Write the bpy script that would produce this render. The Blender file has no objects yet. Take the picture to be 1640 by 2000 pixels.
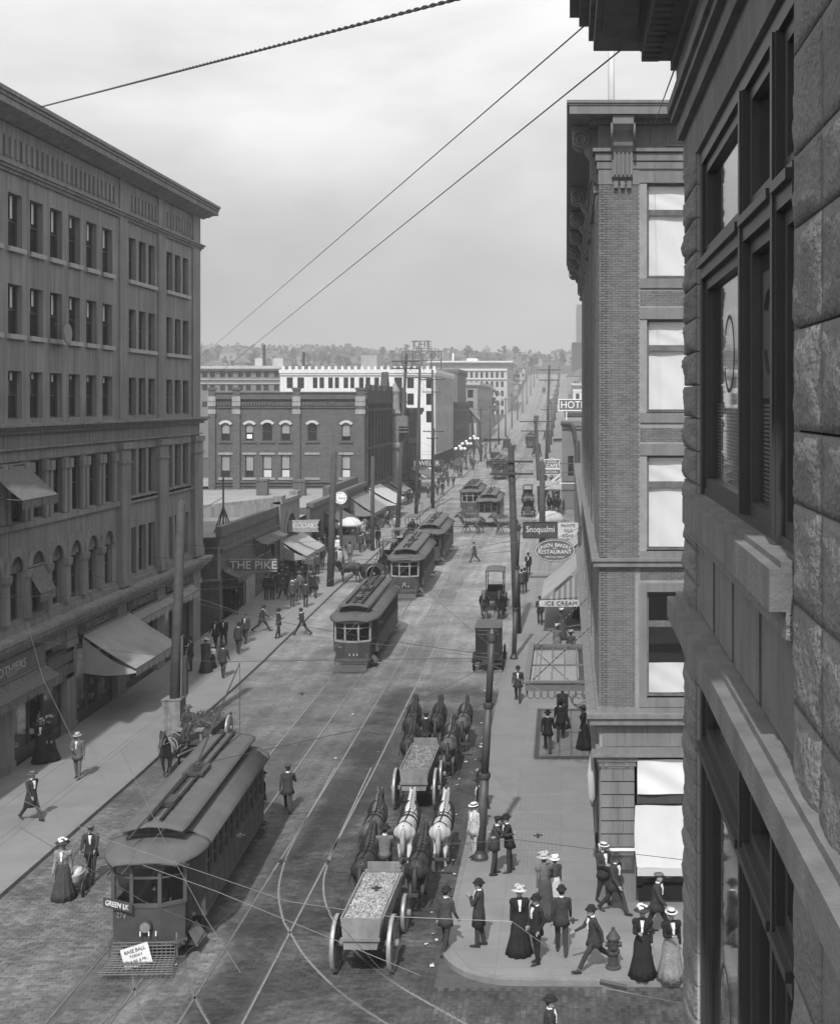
import bpy, math, random
import numpy as np
from mathutils import Vector, Matrix
RD = math.radians
rnd = random.Random(7)
S = bpy.context.scene
COL = S.collection
# ------------------------------------------------------------------ camera, sky, sun, exposure
H, FPX, VX, VY = 14.6, 2500.0, 1105.0, 785.0     # eye height, focal length and vanishing point in photo pixels
cam = bpy.data.cameras.new('camera'); co = bpy.data.objects.new('camera', cam); COL.objects.link(co)
co.location = (0, 0, H); co.rotation_euler = (RD(90), 0, 0)
cam.sensor_fit = 'VERTICAL'; cam.sensor_height = 36; cam.sensor_width = 29.5
cam.lens = FPX / 2000 * 36; cam.shift_x = -0.1425; cam.shift_y = -0.1075
cam.clip_start = 0.1; cam.clip_end = 20000
S.camera = co
S.view_settings.view_transform = 'Standard'; S.view_settings.look = 'None'
S.view_settings.exposure = 0.0; S.view_settings.gamma = 1
W = bpy.data.worlds.new('World'); S.world = W; W.use_nodes = True
nt = W.node_tree; N = nt.nodes; L = nt.links; N.clear()
def nd(nt, t, **k):
    n = nt.nodes.new(t)
    for a, b in k.items(): setattr(n, a, b)
    return n
SUN_DIR = Vector((0.09, 1.0, -1.15)).normalized()
sky = nd(nt, 'ShaderNodeTexSky', sky_type='NISHITA', sun_disc=False)
sky.sun_elevation = math.asin(-SUN_DIR.z); sky.sun_rotation = math.atan2(-SUN_DIR.x, -SUN_DIR.y)
sky.air_density = 1.0; sky.dust_density = 3.0
bw = nd(nt, 'ShaderNodeRGBToBW'); L.new(sky.outputs[0], bw.inputs[0])
tc = nd(nt, 'ShaderNodeTexCoord')
mp = nd(nt, 'ShaderNodeMapping'); mp.inputs['Scale'].default_value = (1.0, 1.0, 3.0); mp.inputs['Location'].default_value = (6.1, 0.4, 5.0); L.new(tc.outputs['Generated'], mp.inputs[0])
nz = nd(nt, 'ShaderNodeTexNoise'); nz.inputs['Scale'].default_value = 2.2; nz.inputs['Detail'].default_value = 7; nz.inputs['Roughness'].default_value = 0.52; nz.inputs['Distortion'].default_value = 0.35
L.new(mp.outputs[0], nz.inputs['Vector'])
sp = nd(nt, 'ShaderNodeSeparateXYZ'); L.new(tc.outputs['Generated'], sp.inputs[0])
el = nd(nt, 'ShaderNodeMapRange', interpolation_type='SMOOTHSTEP'); L.new(sp.outputs['Z'], el.inputs[0])
for i, v in zip((1, 2, 3, 4), (-0.02, 0.40, 4.4, 13.0)): el.inputs[i].default_value = v      # the high overcast is brighter than the air over the hills
cr = nd(nt, 'ShaderNodeMapRange'); L.new(nz.outputs['Fac'], cr.inputs[0])
for i, v in zip((1, 2, 3, 4), (0.36, 0.64, 0.76, 1.26)): cr.inputs[i].default_value = v
cl = nd(nt, 'ShaderNodeMath', operation='MULTIPLY'); L.new(el.outputs[0], cl.inputs[0]); L.new(cr.outputs[0], cl.inputs[1])
mx = nd(nt, 'ShaderNodeMix', data_type='FLOAT'); mx.inputs[0].default_value = 0.88      # thin cloud over nearly all of the sky
L.new(bw.outputs[0], mx.inputs[2]); L.new(cl.outputs[0], mx.inputs[3])
bg = nd(nt, 'ShaderNodeBackground'); bg.inputs[1].default_value = 0.1; L.new(mx.outputs[0], bg.inputs[0])
wo = nd(nt, 'ShaderNodeOutputWorld'); L.new(bg.outputs[0], wo.inputs[0])
sl = bpy.data.lights.new('sun', 'SUN'); sl.energy = 4.4; sl.angle = RD(1.2); sl.color = (1, 1, 1)
so = bpy.data.objects.new('sun', sl); COL.objects.link(so); so.rotation_euler = SUN_DIR.to_track_quat('-Z', 'Y').to_euler(); so.location = (-10, -20, 60)

# ------------------------------------------------------------------ ground profile and placing
_gy = [0, 50, 70, 92, 120, 160, 200, 235, 321, 466, 600, 720, 850, 1000, 1300, 1700, 2600]
_gz = [0, 0, .28, .9, 1.35, 1.75, 2.2, 3.0, 4.4, 9.7, 18.0, 27.6, 38, 46, 55, 62, 66]
def g(y): return float(np.interp(y, _gy, _gz))
def at(px, py, dz=0.0):
    """The point of the ground (raised by dz) seen at a photo pixel."""
    a, b = 15.0, 1300.0
    for _ in range(60):
        m = (a + b) / 2
        if VY + FPX * (H - g(m) - dz) / m > py: a = m
        else: b = m
    return Vector(((px - VX) * a / FPX, a, g(a) + dz))
def atz(px, py, z):
    y = FPX * (H - z) / (py - VY)
    return Vector(((px - VX) * y / FPX, y, z))
def aty(px, py, y): return Vector(((px - VX) * y / FPX, y, H - (py - VY) * y / FPX))
KERB = 0.14

# ------------------------------------------------------------------ materials (greys: the photograph is black and white)
MATS = {}
def mat(name, c=.2, rough=.85, var=.2, sc=1.5, bump=0., bsc=20., metal=0., local=False, streak=0., spec=.25, island=0., brick=None, objcol=False):
    if name in MATS: return MATS[name]
    m = bpy.data.materials.new(name); m.use_nodes = True; MATS[name] = m
    t = m.node_tree; b = t.nodes['Principled BSDF']; l = t.links
    b.inputs['Roughness'].default_value = rough; b.inputs['Metallic'].default_value = metal
    b.inputs['Specular IOR Level'].default_value = spec
    if local: pos = nd(t, 'ShaderNodeTexCoord').outputs['Object']
    else: pos = nd(t, 'ShaderNodeNewGeometry').outputs['Position']
    n1 = nd(t, 'ShaderNodeTexNoise'); n1.inputs['Scale'].default_value = sc; n1.inputs['Detail'].default_value = 8; n1.inputs['Roughness'].default_value = .65
    l.new(pos, n1.inputs['Vector'])
    r1 = nd(t, 'ShaderNodeMapRange'); l.new(n1.outputs['Fac'], r1.inputs[0])
    for i, v in zip((1, 2, 3, 4), (.25, .75, 1 - var, 1 + var)): r1.inputs[i].default_value = v
    val = r1.outputs[0]
    def mul(a, o):
        q = nd(t, 'ShaderNodeMath', operation='MULTIPLY'); l.new(a, q.inputs[0])
        if isinstance(o, float): q.inputs[1].default_value = o
        else: l.new(o, q.inputs[1])
        return q.outputs[0]
    if streak:
        mm = nd(t, 'ShaderNodeMapping'); mm.inputs['Scale'].default_value = (3.2, 3.2, .16); l.new(pos, mm.inputs[0])
        n2 = nd(t, 'ShaderNodeTexNoise'); n2.inputs['Scale'].default_value = 1.4; n2.inputs['Detail'].default_value = 5; l.new(mm.outputs[0], n2.inputs['Vector'])
        r2 = nd(t, 'ShaderNodeMapRange'); l.new(n2.outputs['Fac'], r2.inputs[0])
        for i, v in zip((1, 2, 3, 4), (.35, .7, 1 + streak * .4, 1 - streak)): r2.inputs[i].default_value = v
        val = mul(val, r2.outputs[0])
    if island:
        ge = nd(t, 'ShaderNodeNewGeometry'); r3 = nd(t, 'ShaderNodeMapRange'); l.new(ge.outputs['Random Per Island'], r3.inputs[0])
        r3.inputs[3].default_value = 1 - island; r3.inputs[4].default_value = 1 + island
        val = mul(val, r3.outputs[0])
        oi = nd(t, 'ShaderNodeObjectInfo'); r4 = nd(t, 'ShaderNodeMapRange'); l.new(oi.outputs['Random'], r4.inputs[0])
        r4.inputs[3].default_value = 1 - island * .7; r4.inputs[4].default_value = 1 + island * .7
        val = mul(val, r4.outputs[0])
    h = None
    if brick:
        bw_, bh_, mort, mc = brick
        s3 = nd(t, 'ShaderNodeSeparateXYZ'); l.new(pos, s3.inputs[0])
        ad = nd(t, 'ShaderNodeMath', operation='ADD'); l.new(s3.outputs[0], ad.inputs[0]); l.new(s3.outputs[1], ad.inputs[1])
        cb = nd(t, 'ShaderNodeCombineXYZ'); l.new(ad.outputs[0], cb.inputs[0]); l.new(s3.outputs[2], cb.inputs[1])
        bt = nd(t, 'ShaderNodeTexBrick'); l.new(cb.outputs[0], bt.inputs['Vector'])
        bt.inputs['Scale'].default_value = 1; bt.inputs['Brick Width'].default_value = bw_; bt.inputs['Row Height'].default_value = bh_; bt.inputs['Mortar Size'].default_value = mort
        bt.inputs['Color1'].default_value = (.82,) * 3 + (1,); bt.inputs['Color2'].default_value = (1.18,) * 3 + (1,); bt.inputs['Mortar'].default_value = (mc,) * 3 + (1,)
        val = mul(val, bt.outputs['Color']); h = bt.outputs['Fac']
    if objcol:
        oi = nd(t, 'ShaderNodeObjectInfo'); val = mul(val, oi.outputs['Color'])
    val = mul(val, float(c)); l.new(val, b.inputs['Base Color'])
    if bump:
        n4 = nd(t, 'ShaderNodeTexNoise'); n4.inputs['Scale'].default_value = bsc; n4.inputs['Detail'].default_value = 6; l.new(pos, n4.inputs['Vector'])
        bp = nd(t, 'ShaderNodeBump'); bp.inputs['Strength'].default_value = bump; bp.inputs['Distance'].default_value = .05
        l.new(n4.outputs['Fac'], bp.inputs['Height']); l.new(bp.outputs[0], b.inputs['Normal'])
    return m
def glass_mat(name, tint=.9, dark=None):
    if name in MATS: return MATS[name]
    m = bpy.data.materials.new(name); m.use_nodes = True; MATS[name] = m
    t = m.node_tree; l = t.links
    b = t.nodes['Principled BSDF']
    if dark is not None:
        b.inputs['Base Color'].default_value = (dark,) * 3 + (1,); b.inputs['Roughness'].default_value = .06; b.inputs['Specular IOR Level'].default_value = .6
        ge = nd(t, 'ShaderNodeNewGeometry'); n = nd(t, 'ShaderNodeTexNoise'); n.inputs['Scale'].default_value = 1.3; n.inputs['Detail'].default_value = 2; l.new(ge.outputs['Position'], n.inputs['Vector'])
        bp = nd(t, 'ShaderNodeBump'); bp.inputs['Strength'].default_value = .12; bp.inputs['Distance'].default_value = .05; l.new(n.outputs['Fac'], bp.inputs['Height']); l.new(bp.outputs[0], b.inputs['Normal'])
        return m
    tr = nd(t, 'ShaderNodeBsdfTransparent'); tr.inputs[0].default_value = (tint,) * 3 + (1,)
    gl = nd(t, 'ShaderNodeBsdfGlossy'); gl.inputs['Roughness'].default_value = .03
    lw = nd(t, 'ShaderNodeLayerWeight'); p5 = nd(t, 'ShaderNodeMath', operation='POWER'); l.new(lw.outputs['Facing'], p5.inputs[0]); p5.inputs[1].default_value = 4.5; fr = nd(t, 'ShaderNodeMapRange'); l.new(p5.outputs[0], fr.inputs[0]); fr.inputs[3].default_value = .045; fr.inputs[4].default_value = 1
    mi = nd(t, 'ShaderNodeMixShader'); l.new(fr.outputs[0], mi.inputs[0]); l.new(tr.outputs[0], mi.inputs[1]); l.new(gl.outputs[0], mi.inputs[2])
    l.new(mi.outputs[0], t.nodes['Material Output'].inputs[0])
    return m
GLASS = glass_mat('dark_glass', dark=.012); CLEAR = glass_mat('clear_glass', .985)

# ------------------------------------------------------------------ mesh builder
class MB:
    def __init__(s, T=None, flip=False): s.v = []; s.f = []; s.m = []; s.T = T; s.flip = flip
    def add(s, vs, fs, m=0):
        o = len(s.v)
        s.v.extend([tuple(s.T(p)) if s.T else tuple(p) for p in vs])
        for f in fs:
            f = [i + o for i in f]
            s.f.append(f[::-1] if s.flip else f); s.m.append(m)
        return s
    def box(s, a, b, m=0):
        x0, y0, z0 = a; x1, y1, z1 = b
        if x0 > x1: x0, x1 = x1, x0
        if y0 > y1: y0, y1 = y1, y0
        if z0 > z1: z0, z1 = z1, z0
        return s.add([(x0, y0, z0), (x1, y0, z0), (x1, y1, z0), (x0, y1, z0), (x0, y0, z1), (x1, y0, z1), (x1, y1, z1), (x0, y1, z1)],
                     [(0, 3, 2, 1), (4, 5, 6, 7), (0, 1, 5, 4), (1, 2, 6, 5), (2, 3, 7, 6), (3, 0, 4, 7)], m)
    def bar(s, p, q, w, h, m=0, up=(0, 0, 1)):
        p = Vector(p); q = Vector(q); d = (q - p).normalized(); up = Vector(up)
        if abs(d.dot(up)) > .98: up = Vector((0, 1, 0))
        sx = d.cross(up).normalized() * (w / 2); sz = sx.normalized().cross(d) * (h / 2)
        vs = [e + a * sx + b * sz for e in (p, q) for a, b in ((-1, -1), (1, -1), (1, 1), (-1, 1))]
        return s.add(vs, [(0, 1, 2, 3), (7, 6, 5, 4), (0, 4, 5, 1), (1, 5, 6, 2), (2, 6, 7, 3), (3, 7, 4, 0)], m)
    def tube(s, path, r, n=8, m=0, caps=True, closed=False):
        P = [Vector(p) for p in path]; k = len(P)
        rr = r if isinstance(r, (list, tuple)) else [r] * k
        vs = []; prev = None
        for i, p in enumerate(P):
            if closed: d = P[(i + 1) % k] - P[i - 1]
            else: d = P[min(i + 1, k - 1)] - P[max(i - 1, 0)]
            d.normalize()
            if prev is None:
                u = d.cross(Vector((0, 0, 1)))
                if u.length < .05: u = d.cross(Vector((0, 1, 0)))
                if u.dot(Vector((1, 0, 0))) < 0: u = -u
            else: u = prev - d * prev.dot(d)
            u.normalize(); w = d.cross(u); prev = u
            for j in range(n):
                a = 2 * math.pi * j / n
                vs.append(p + (u * math.cos(a) + w * math.sin(a)) * rr[i])
        fs = []
        for i in range(k if closed else k - 1):
            for j in range(n):
                a = i * n + j; b = i * n + (j + 1) % n; c = ((i + 1) % k) * n + (j + 1) % n; d = ((i + 1) % k) * n + j
                fs.append((a, b, c, d))
        if caps and not closed: fs.append(tuple(range(n - 1, -1, -1))); fs.append(tuple(range((k - 1) * n, k * n)))
        return s.add(vs, fs, m)
    def lathe(s, prof, n=16, m=0, c=(0, 0, 0), ax='z', sx=1., sy=1., wob=None):
        vs = []; fs = []; k = len(prof)
        for i, (r, z) in enumerate(prof):
            for j in range(n):
                a = 2 * math.pi * j / n; q = r * (1 + (wob(a, i) if wob else 0))
                x, y = q * math.cos(a) * sx, q * math.sin(a) * sy
                if ax == 'z': p = (c[0] + x, c[1] + y, c[2] + z)
                elif ax == 'y': p = (c[0] + x, c[1] + z, c[2] - y)
                else: p = (c[0] + z, c[1] + x, c[2] + y)
                vs.append(p)
        for i in range(k - 1):
            for j in range(n): fs.append((i * n + j, i * n + (j + 1) % n, (i + 1) * n + (j + 1) % n, (i + 1) * n + j))
        if prof[0][0] > 1e-4: fs.append(tuple(range(n - 1, -1, -1)))
        if prof[-1][0] > 1e-4: fs.append(tuple(range((k - 1) * n, k * n)))
        return s.add(vs, fs, m)
    def prism(s, poly, ax, a, b, m=0):
        n = len(poly)
        def P(q, t): return {'x': (t, q[0], q[1]), 'y': (q[0], t, q[1]), 'z': (q[0], q[1], t)}[ax]
        return s.add([P(q, a) for q in poly] + [P(q, b) for q in poly],
                     [tuple(range(n)), tuple(range(2 * n - 1, n - 1, -1))] + [(i + n, (i + 1) % n + n, (i + 1) % n, i) for i in range(n)], m)
    def loft(s, rings, m=0):
        n = len(rings[0]); vs = [p for r in rings for p in r]; fs = []
        for i in range(len(rings) - 1):
            for j in range(n): fs.append((i * n + j, i * n + (j + 1) % n, (i + 1) * n + (j + 1) % n, (i + 1) * n + j))
        fs.append(tuple(range(n - 1, -1, -1))); fs.append(tuple(range((len(rings) - 1) * n, len(rings) * n)))
        return s.add(vs, fs, m)
    def mesh(s, name, mats, smooth=False, off=None):
        me = bpy.data.meshes.new(name)
        v = s.v if off is None else [(p[0] - off[0], p[1] - off[1], p[2] - off[2]) for p in s.v]
        me.from_pydata(v, [], s.f)
        for m in (mats if isinstance(mats, (list, tuple)) else [mats]): me.materials.append(m)
        if len(me.polygons): me.polygons.foreach_set('material_index', s.m)
        if smooth: me.polygons.foreach_set('use_smooth', [True] * len(me.polygons))
        me.update()
        return me
    def build(s, name, mats, parent=None, smooth=False, loc=None, rz=0):
        off = None
        if parent is not None and loc is None: off = root_off(parent)
        o = ob(name, s.mesh(name, mats, smooth, off), parent, loc or (0, 0, 0), rz)
        return o
def root_off(p):
    v = Vector((0, 0, 0))
    while p is not None: v += p.location; p = p.parent
    return v
def ob(name, me, parent=None, loc=(0, 0, 0), rz=0):
    o = bpy.data.objects.new(name, me); COL.objects.link(o); o.parent = parent; o.location = loc; o.rotation_euler = (0, 0, rz)
    return o
def tag(o, label=None, cat=None, group=None, kind=None):
    for k, v in (('label', label), ('category', cat), ('group', group), ('kind', kind)):
        if v: o[k] = v
    return o
def thing(name, label, cat, loc=(0, 0, 0), rz=0, group=None):
    return tag(ob(name, None, None, loc, rz), label, cat, group)
KIDS = {}
def kids(o):
    return [c for c in bpy.data.objects if c.parent is o]
def tree(o):
    return (o, [tree(c) for c in o.children])
def dup_tree(t, parent=None, edit=None):
    o, ch = t
    c = o.copy(); COL.objects.link(c); c.parent = parent
    if parent is not None: c.matrix_parent_inverse = o.matrix_parent_inverse
    if edit: edit(c)
    for k in ch: dup_tree(k, c, edit)
    return c
def frame(o, rz):
    c, s_ = math.cos(rz), math.sin(rz); ox, oy = o[0], o[1]; oz = o[2] if len(o) > 2 else 0
    return lambda p: (ox + p[0] * c + p[1] * s_, oy + p[0] * s_ - p[1] * c, oz + p[2])     # (along, outward, up)
def wall(mb, u0, u1, z0, z1, ops=(), d=0., rev=.3, m=0, mr=None):
    """A wall face with real openings: front quads round them, reveals into them."""
    us = sorted({u0, u1, *[min(max(q, u0), u1) for o in ops for q in o[:2]]}); zs = sorted({z0, z1, *[min(max(q, z0), z1) for o in ops for q in o[2:4]]})
    for i in range(len(us) - 1):
        for j in range(len(zs) - 1):
            uc, zc = (us[i] + us[i + 1]) / 2, (zs[j] + zs[j + 1]) / 2
            if any(o[0] < uc < o[1] and o[2] < zc < o[3] for o in ops): continue
            mb.add([(us[i], d, zs[j]), (us[i], d, zs[j + 1]), (us[i + 1], d, zs[j + 1]), (us[i + 1], d, zs[j])], [(0, 1, 2, 3)], m)
    for (a, b, c, e) in [o[:4] for o in ops]:
        q = d - rev; k = m if mr is None else mr
        mb.add([(a, d, c), (a, d, e), (b, d, e), (b, d, c), (a, q, c), (a, q, e), (b, q, e), (b, q, c)], [(0, 4, 5, 1), (1, 5, 6, 2), (2, 6, 7, 3), (3, 7, 4, 0)], k)
_win = {}
def window(parent, T, rz, u, z, w, h, d, style='sash', fm=None, pm=None, name='window'):
    """A sash window as part (frame) with panes as sub-parts; u, z = lower left corner, d = depth behind the wall plane."""
    fm = fm or WOODD; pm = pm or GLASS
    key = (round(w, 3), round(h, 3), style, fm.name, pm.name)
    if key not in _win:
        b = MB(); t = .06 if w > .6 else .04
        b.box((0, -.04, 0), (t, .05, h)); b.box((w - t, -.04, 0), (w, .05, h)); b.box((t, -.04, 0), (w - t, .05, t)); b.box((t, -.04, h - t), (w - t, .05, h))
        ps = []
        if style == 'sash':
            b.box((t, -.03, h * .5 - .03), (w - t, .05, h * .5 + .03)); ps = [(t, w - t, t, h * .5 - .03, .02), (t, w - t, h * .5 + .03, h - t, -.005)]
        elif style == 'two':
            b.box((w / 2 - .04, -.04, t), (w / 2 + .04, .05, h - t)); ps = [(t, w / 2 - .04, t, h - t, 0), (w / 2 + .04, w - t, t, h - t, 0)]
        elif style == 'cross':
            b.box((w / 2 - .03, -.03, t), (w / 2 + .03, .05, h - t)); b.box((t, -.03, h * .5 - .03), (w / 2 - .03, .05, h * .5 + .03)); b.box((w / 2 + .03, -.03, h * .5 - .03), (w - t, .05, h * .5 + .03))
            ps = [(t, w / 2 - .03, t, h * .5 - .03, 0), (w / 2 + .03, w - t, t, h * .5 - .03, 0), (t, w / 2 - .03, h * .5 + .03, h - t, 0), (w / 2 + .03, w - t, h * .5 + .03, h - t, 0)]
        else: ps = [(t, w - t, t, h - t, 0)]
        fme = b.mesh('window_frame', fm); pme = []
        for a, c, e, f_, y in ps:
            q = MB(); q.box((a, y, e), (c, y + .008, f_)); pme.append(q.mesh('pane', pm))
        _win[key] = (fme, pme)
    fme, pme = _win[key]
    p = Vector(T((u, -d, z))) - root_off(parent)
    o = ob(name, fme, parent, p, rz)
    for q in pme: ob('pane', q, o)
    return o
_txt = {}
def text_me(s, size, mt, ext=.012, xs=1.0, name='lettering'):
    key = (s, size, mt.name, ext, xs)
    if key not in _txt:
        c = bpy.data.curves.new('t', 'FONT'); c.body = s; c.size = size; c.align_x = 'CENTER'; c.align_y = 'CENTER'; c.extrude = ext; c.resolution_u = 3
        o = bpy.data.objects.new('t', c); COL.objects.link(o); bpy.context.view_layer.update()
        me = bpy.data.meshes.new_from_object(o.evaluated_get(bpy.context.evaluated_depsgraph_get()))
        bpy.data.objects.remove(o); bpy.data.curves.remove(c)
        me.transform(Matrix.Rotation(RD(90), 4, 'X') @ Matrix.Scale(xs, 4, (1, 0, 0))); me.name = name; me.materials.clear(); me.materials.append(mt)
        _txt[key] = me
    return _txt[key]
def text(s, size, mt, parent, loc, rz=0, xs=1.0, ext=.012, rx=0, name='lettering'):
    o = ob(name, text_me(s, size, mt, ext, xs), parent, loc, rz); o.rotation_euler = (rx, 0, rz)
    return o
WOODD = mat('dark_wood', .05, .6, .25, 4, local=True, spec=.4)
WOODM = mat('weathered_wood', .13, .85, .35, 3, .2, 14, streak=.3)
IRON = mat('dark_iron', .045, .5, .3, 5, spec=.5)
IRONL = mat('grey_iron', .13, .55, .25, 3, spec=.4)
WHITE = mat('white_paint', .78, .6, .08, 3, local=True)
BLACK = mat('black_paint', .02, .5, .2, 4, local=True)
RAILM = mat('rail_steel', .3, .42, .35, 8, metal=.7)
STEEL = mat('worn_steel', .3, .4, .3, 6, metal=.6)
# ------------------------------------------------------------------ ground: road, pavements, rails
def road_mat():
    m = bpy.data.materials.new('brick_paving'); m.use_nodes = True; t = m.node_tree; l = t.links; b = t.nodes['Principled BSDF']; b.inputs['Roughness'].default_value = .8; b.inputs['Specular IOR Level'].default_value = .25
    ge = nd(t, 'ShaderNodeNewGeometry'); P = ge.outputs['Position']
    def noise(sc, det=6, scale=(1, 1, 1), rough=.6):
        mp = nd(t, 'ShaderNodeMapping'); mp.inputs['Scale'].default_value = scale; l.new(P, mp.inputs[0])
        n = nd(t, 'ShaderNodeTexNoise'); n.inputs['Scale'].default_value = sc; n.inputs['Detail'].default_value = det; n.inputs['Roughness'].default_value = rough; l.new(mp.outputs[0], n.inputs['Vector']); return n.outputs['Fac']
    def mr(v, a, b_, c, d, smooth=True):
        r = nd(t, 'ShaderNodeMapRange'); r.interpolation_type = 'SMOOTHSTEP' if smooth else 'LINEAR'; l.new(v, r.inputs[0])
        for i, q in zip((1, 2, 3, 4), (a, b_, c, d)): r.inputs[i].default_value = q
        return r.outputs[0]
    def mth(op, a, b_):
        q = nd(t, 'ShaderNodeMath', operation=op)
        for i, v in ((0, a), (1, b_)):
            if isinstance(v, (int, float)): q.inputs[i].default_value = v
            else: l.new(v, q.inputs[i])
        return q.outputs[0]
    s3 = nd(t, 'ShaderNodeSeparateXYZ'); l.new(P, s3.inputs[0]); X, Y = s3.outputs[0], s3.outputs[1]
    bt = nd(t, 'ShaderNodeTexBrick'); l.new(P, bt.inputs['Vector']); bt.inputs['Scale'].default_value = 1; bt.inputs['Brick Width'].default_value = .3; bt.inputs['Row Height'].default_value = .14; bt.inputs['Mortar Size'].default_value = .012
    bt.inputs['Color1'].default_value = (.86,) * 3 + (1,); bt.inputs['Color2'].default_value = (1.12,) * 3 + (1,); bt.inputs['Mortar'].default_value = (.48,) * 3 + (1,)
    near = mr(Y, 46.0, 46.02, 1, 0, False)               # nearer than this every brick is a solid of its own, with a tone of its own
    isl = mr(ge.outputs['Random Per Island'], 0, 1, .74, 1.26, False)
    v = mth('ADD', mth('MULTIPLY', isl, near), mth('MULTIPLY', bt.outputs['Color'], mth('SUBTRACT', 1, near)))
    v = mth('MULTIPLY', v, mr(noise(.4, 9, rough=.72), .3, .7, .66, 1.34))
    v = mth('MULTIPLY', v, mr(noise(5.5, 5), .3, .7, .82, 1.18))
    v = mth('MULTIPLY', v, mr(noise(1.1, 5, (1.6, .09, 1)), .36, .66, .86, 1.1))          # wheel wear drawn out along the street
    # the sprinkling cart has wetted the near right half of the street
    yy = mth('ADD', Y, mth('MULTIPLY', mth('SUBTRACT', noise(.35, 5), .5), 14))
    xx = mth('ADD', X, mth('MULTIPLY', mth('SUBTRACT', noise(.5, 5), .5), 1.8))
    wet = mth('MULTIPLY', mr(yy, 62.5, 65.5, 1, 0), mr(xx, -9.6, -8.6, 0, 1))
    wet = mth('MULTIPLY', wet, mr(noise(.42, 6, rough=.65), .35, .52, .35, 1))
    v = mth('MULTIPLY', v, mr(wet, 0, 1, 1, .46, False))
    # dung and oil between the rails
    for c in (-11.45, -8.33):
        dx = mth('ABSOLUTE', mth('SUBTRACT', xx, c), 0)
        v = mth('MULTIPLY', v, mr(dx, .25, 1.0, .78, 1.0))
    v = mth('MULTIPLY', v, mr(Y, 40, 88, .115, .245))       # the paving grows paler beyond the first block
    l.new(v, b.inputs['Base Color'])
    bp = nd(t, 'ShaderNodeBump'); bp.inputs['Strength'].default_value = .5; bp.inputs['Distance'].default_value = .02
    l.new(mth('SUBTRACT', noise(9, 4), mth('MULTIPLY', bt.outputs['Fac'], mth('SUBTRACT', 1, near))), bp.inputs['Height']); l.new(bp.outputs[0], b.inputs['Normal'])
    MATS[m.name] = m
    return m
ROAD = road_mat()
WALK = mat('cement_walk', .2, .85, .13, .7, .12, 22, island=.05)
KERBM = mat('kerb_stone', .19, .85, .25, 2.5, .15, 12)
EARTH = mat('hill_earth', .06, .95, .45, .02, 0)
ys = sorted(set(list(range(-60, 130, 5)) + list(range(130, 900, 15)) + list(range(900, 2700, 60)) + [50, 70, 92, 120, 160, 200, 235, 321, 466]))
def strip(x0, x1, y0, y1, dz, name, m, kind='structure'):
    b = MB(); yy = [y0] + [y for y in ys if y0 < y < y1] + [y1]
    vs = []; fs = []
    for i, y in enumerate(yy): vs += [(x0, y, g(y) + dz), (x1, y, g(y) + dz)]
    for i in range(len(yy) - 1): fs.append((2 * i, 2 * i + 1, 2 * i + 3, 2 * i + 2))
    b.add(vs, fs); o = b.build(name, m); o['kind'] = kind
    return o
# one big sheet to the hills
b = MB(); xs = [-1600, -700, -300, -120, -60, -30, -16, -3, 30, 60, 120, 300, 700, 1600]; yy = [-60, 0, 30] + [y for y in ys if y > 30]
for j, y in enumerate(yy):
    for x in xs:
        side = 0
        if y > 600 and x < -20: side = (min(1, (y - 600) / 700)) * 3 * min(1, (-x - 20) / 200) + (2 * math.sin(x * .013) + 1.5 * math.sin(x * .031 + 1)) * min(1, (y - 600) / 600)
        if y > 600 and x > 0: side = (min(1, (y - 600) / 700)) * 8 * min(1, x / 60)
        b.v.append((x, y, g(y) - .16 - (0.3 if y < 900 else 0) + side))
n = len(xs)
for j in range(len(yy) - 1):
    for i in range(n - 1): b.f.append((j * n + i, j * n + i + 1, (j + 1) * n + i + 1, (j + 1) * n + i)); b.m.append(0)
b.build('hill_ground', EARTH, smooth=True)['kind'] = 'structure'
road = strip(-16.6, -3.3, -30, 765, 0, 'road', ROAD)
b = MB(); b.add([(-16.6, 8, -.004), (-3.3, 8, -.004), (60, 8, -.004), (60, 33.5, -.004), (-3.3, 37.5, -.004), (-60, 8, -.004), (-60, 30, -.004), (-16.6, 30, -.004)], [(1, 2, 3, 4), (5, 0, 7, 6)])
b.build('cross_road', mat('sandy_mortar', .075, .95, .3, 3))['kind'] = 'structure'
b = MB(); b.add([(-120, 190, 2.06), (-16.6, 190, 2.06), (-16.6, 206, 2.36), (-120, 206, 2.36), (-3.3, 190, 2.06), (80, 190, 2.06), (80, 206, 2.36), (-3.3, 206, 2.36)], [(0, 1, 2, 3), (4, 5, 6, 7)])
b.build('second_cross_road', ROAD)['kind'] = 'structure'
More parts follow.
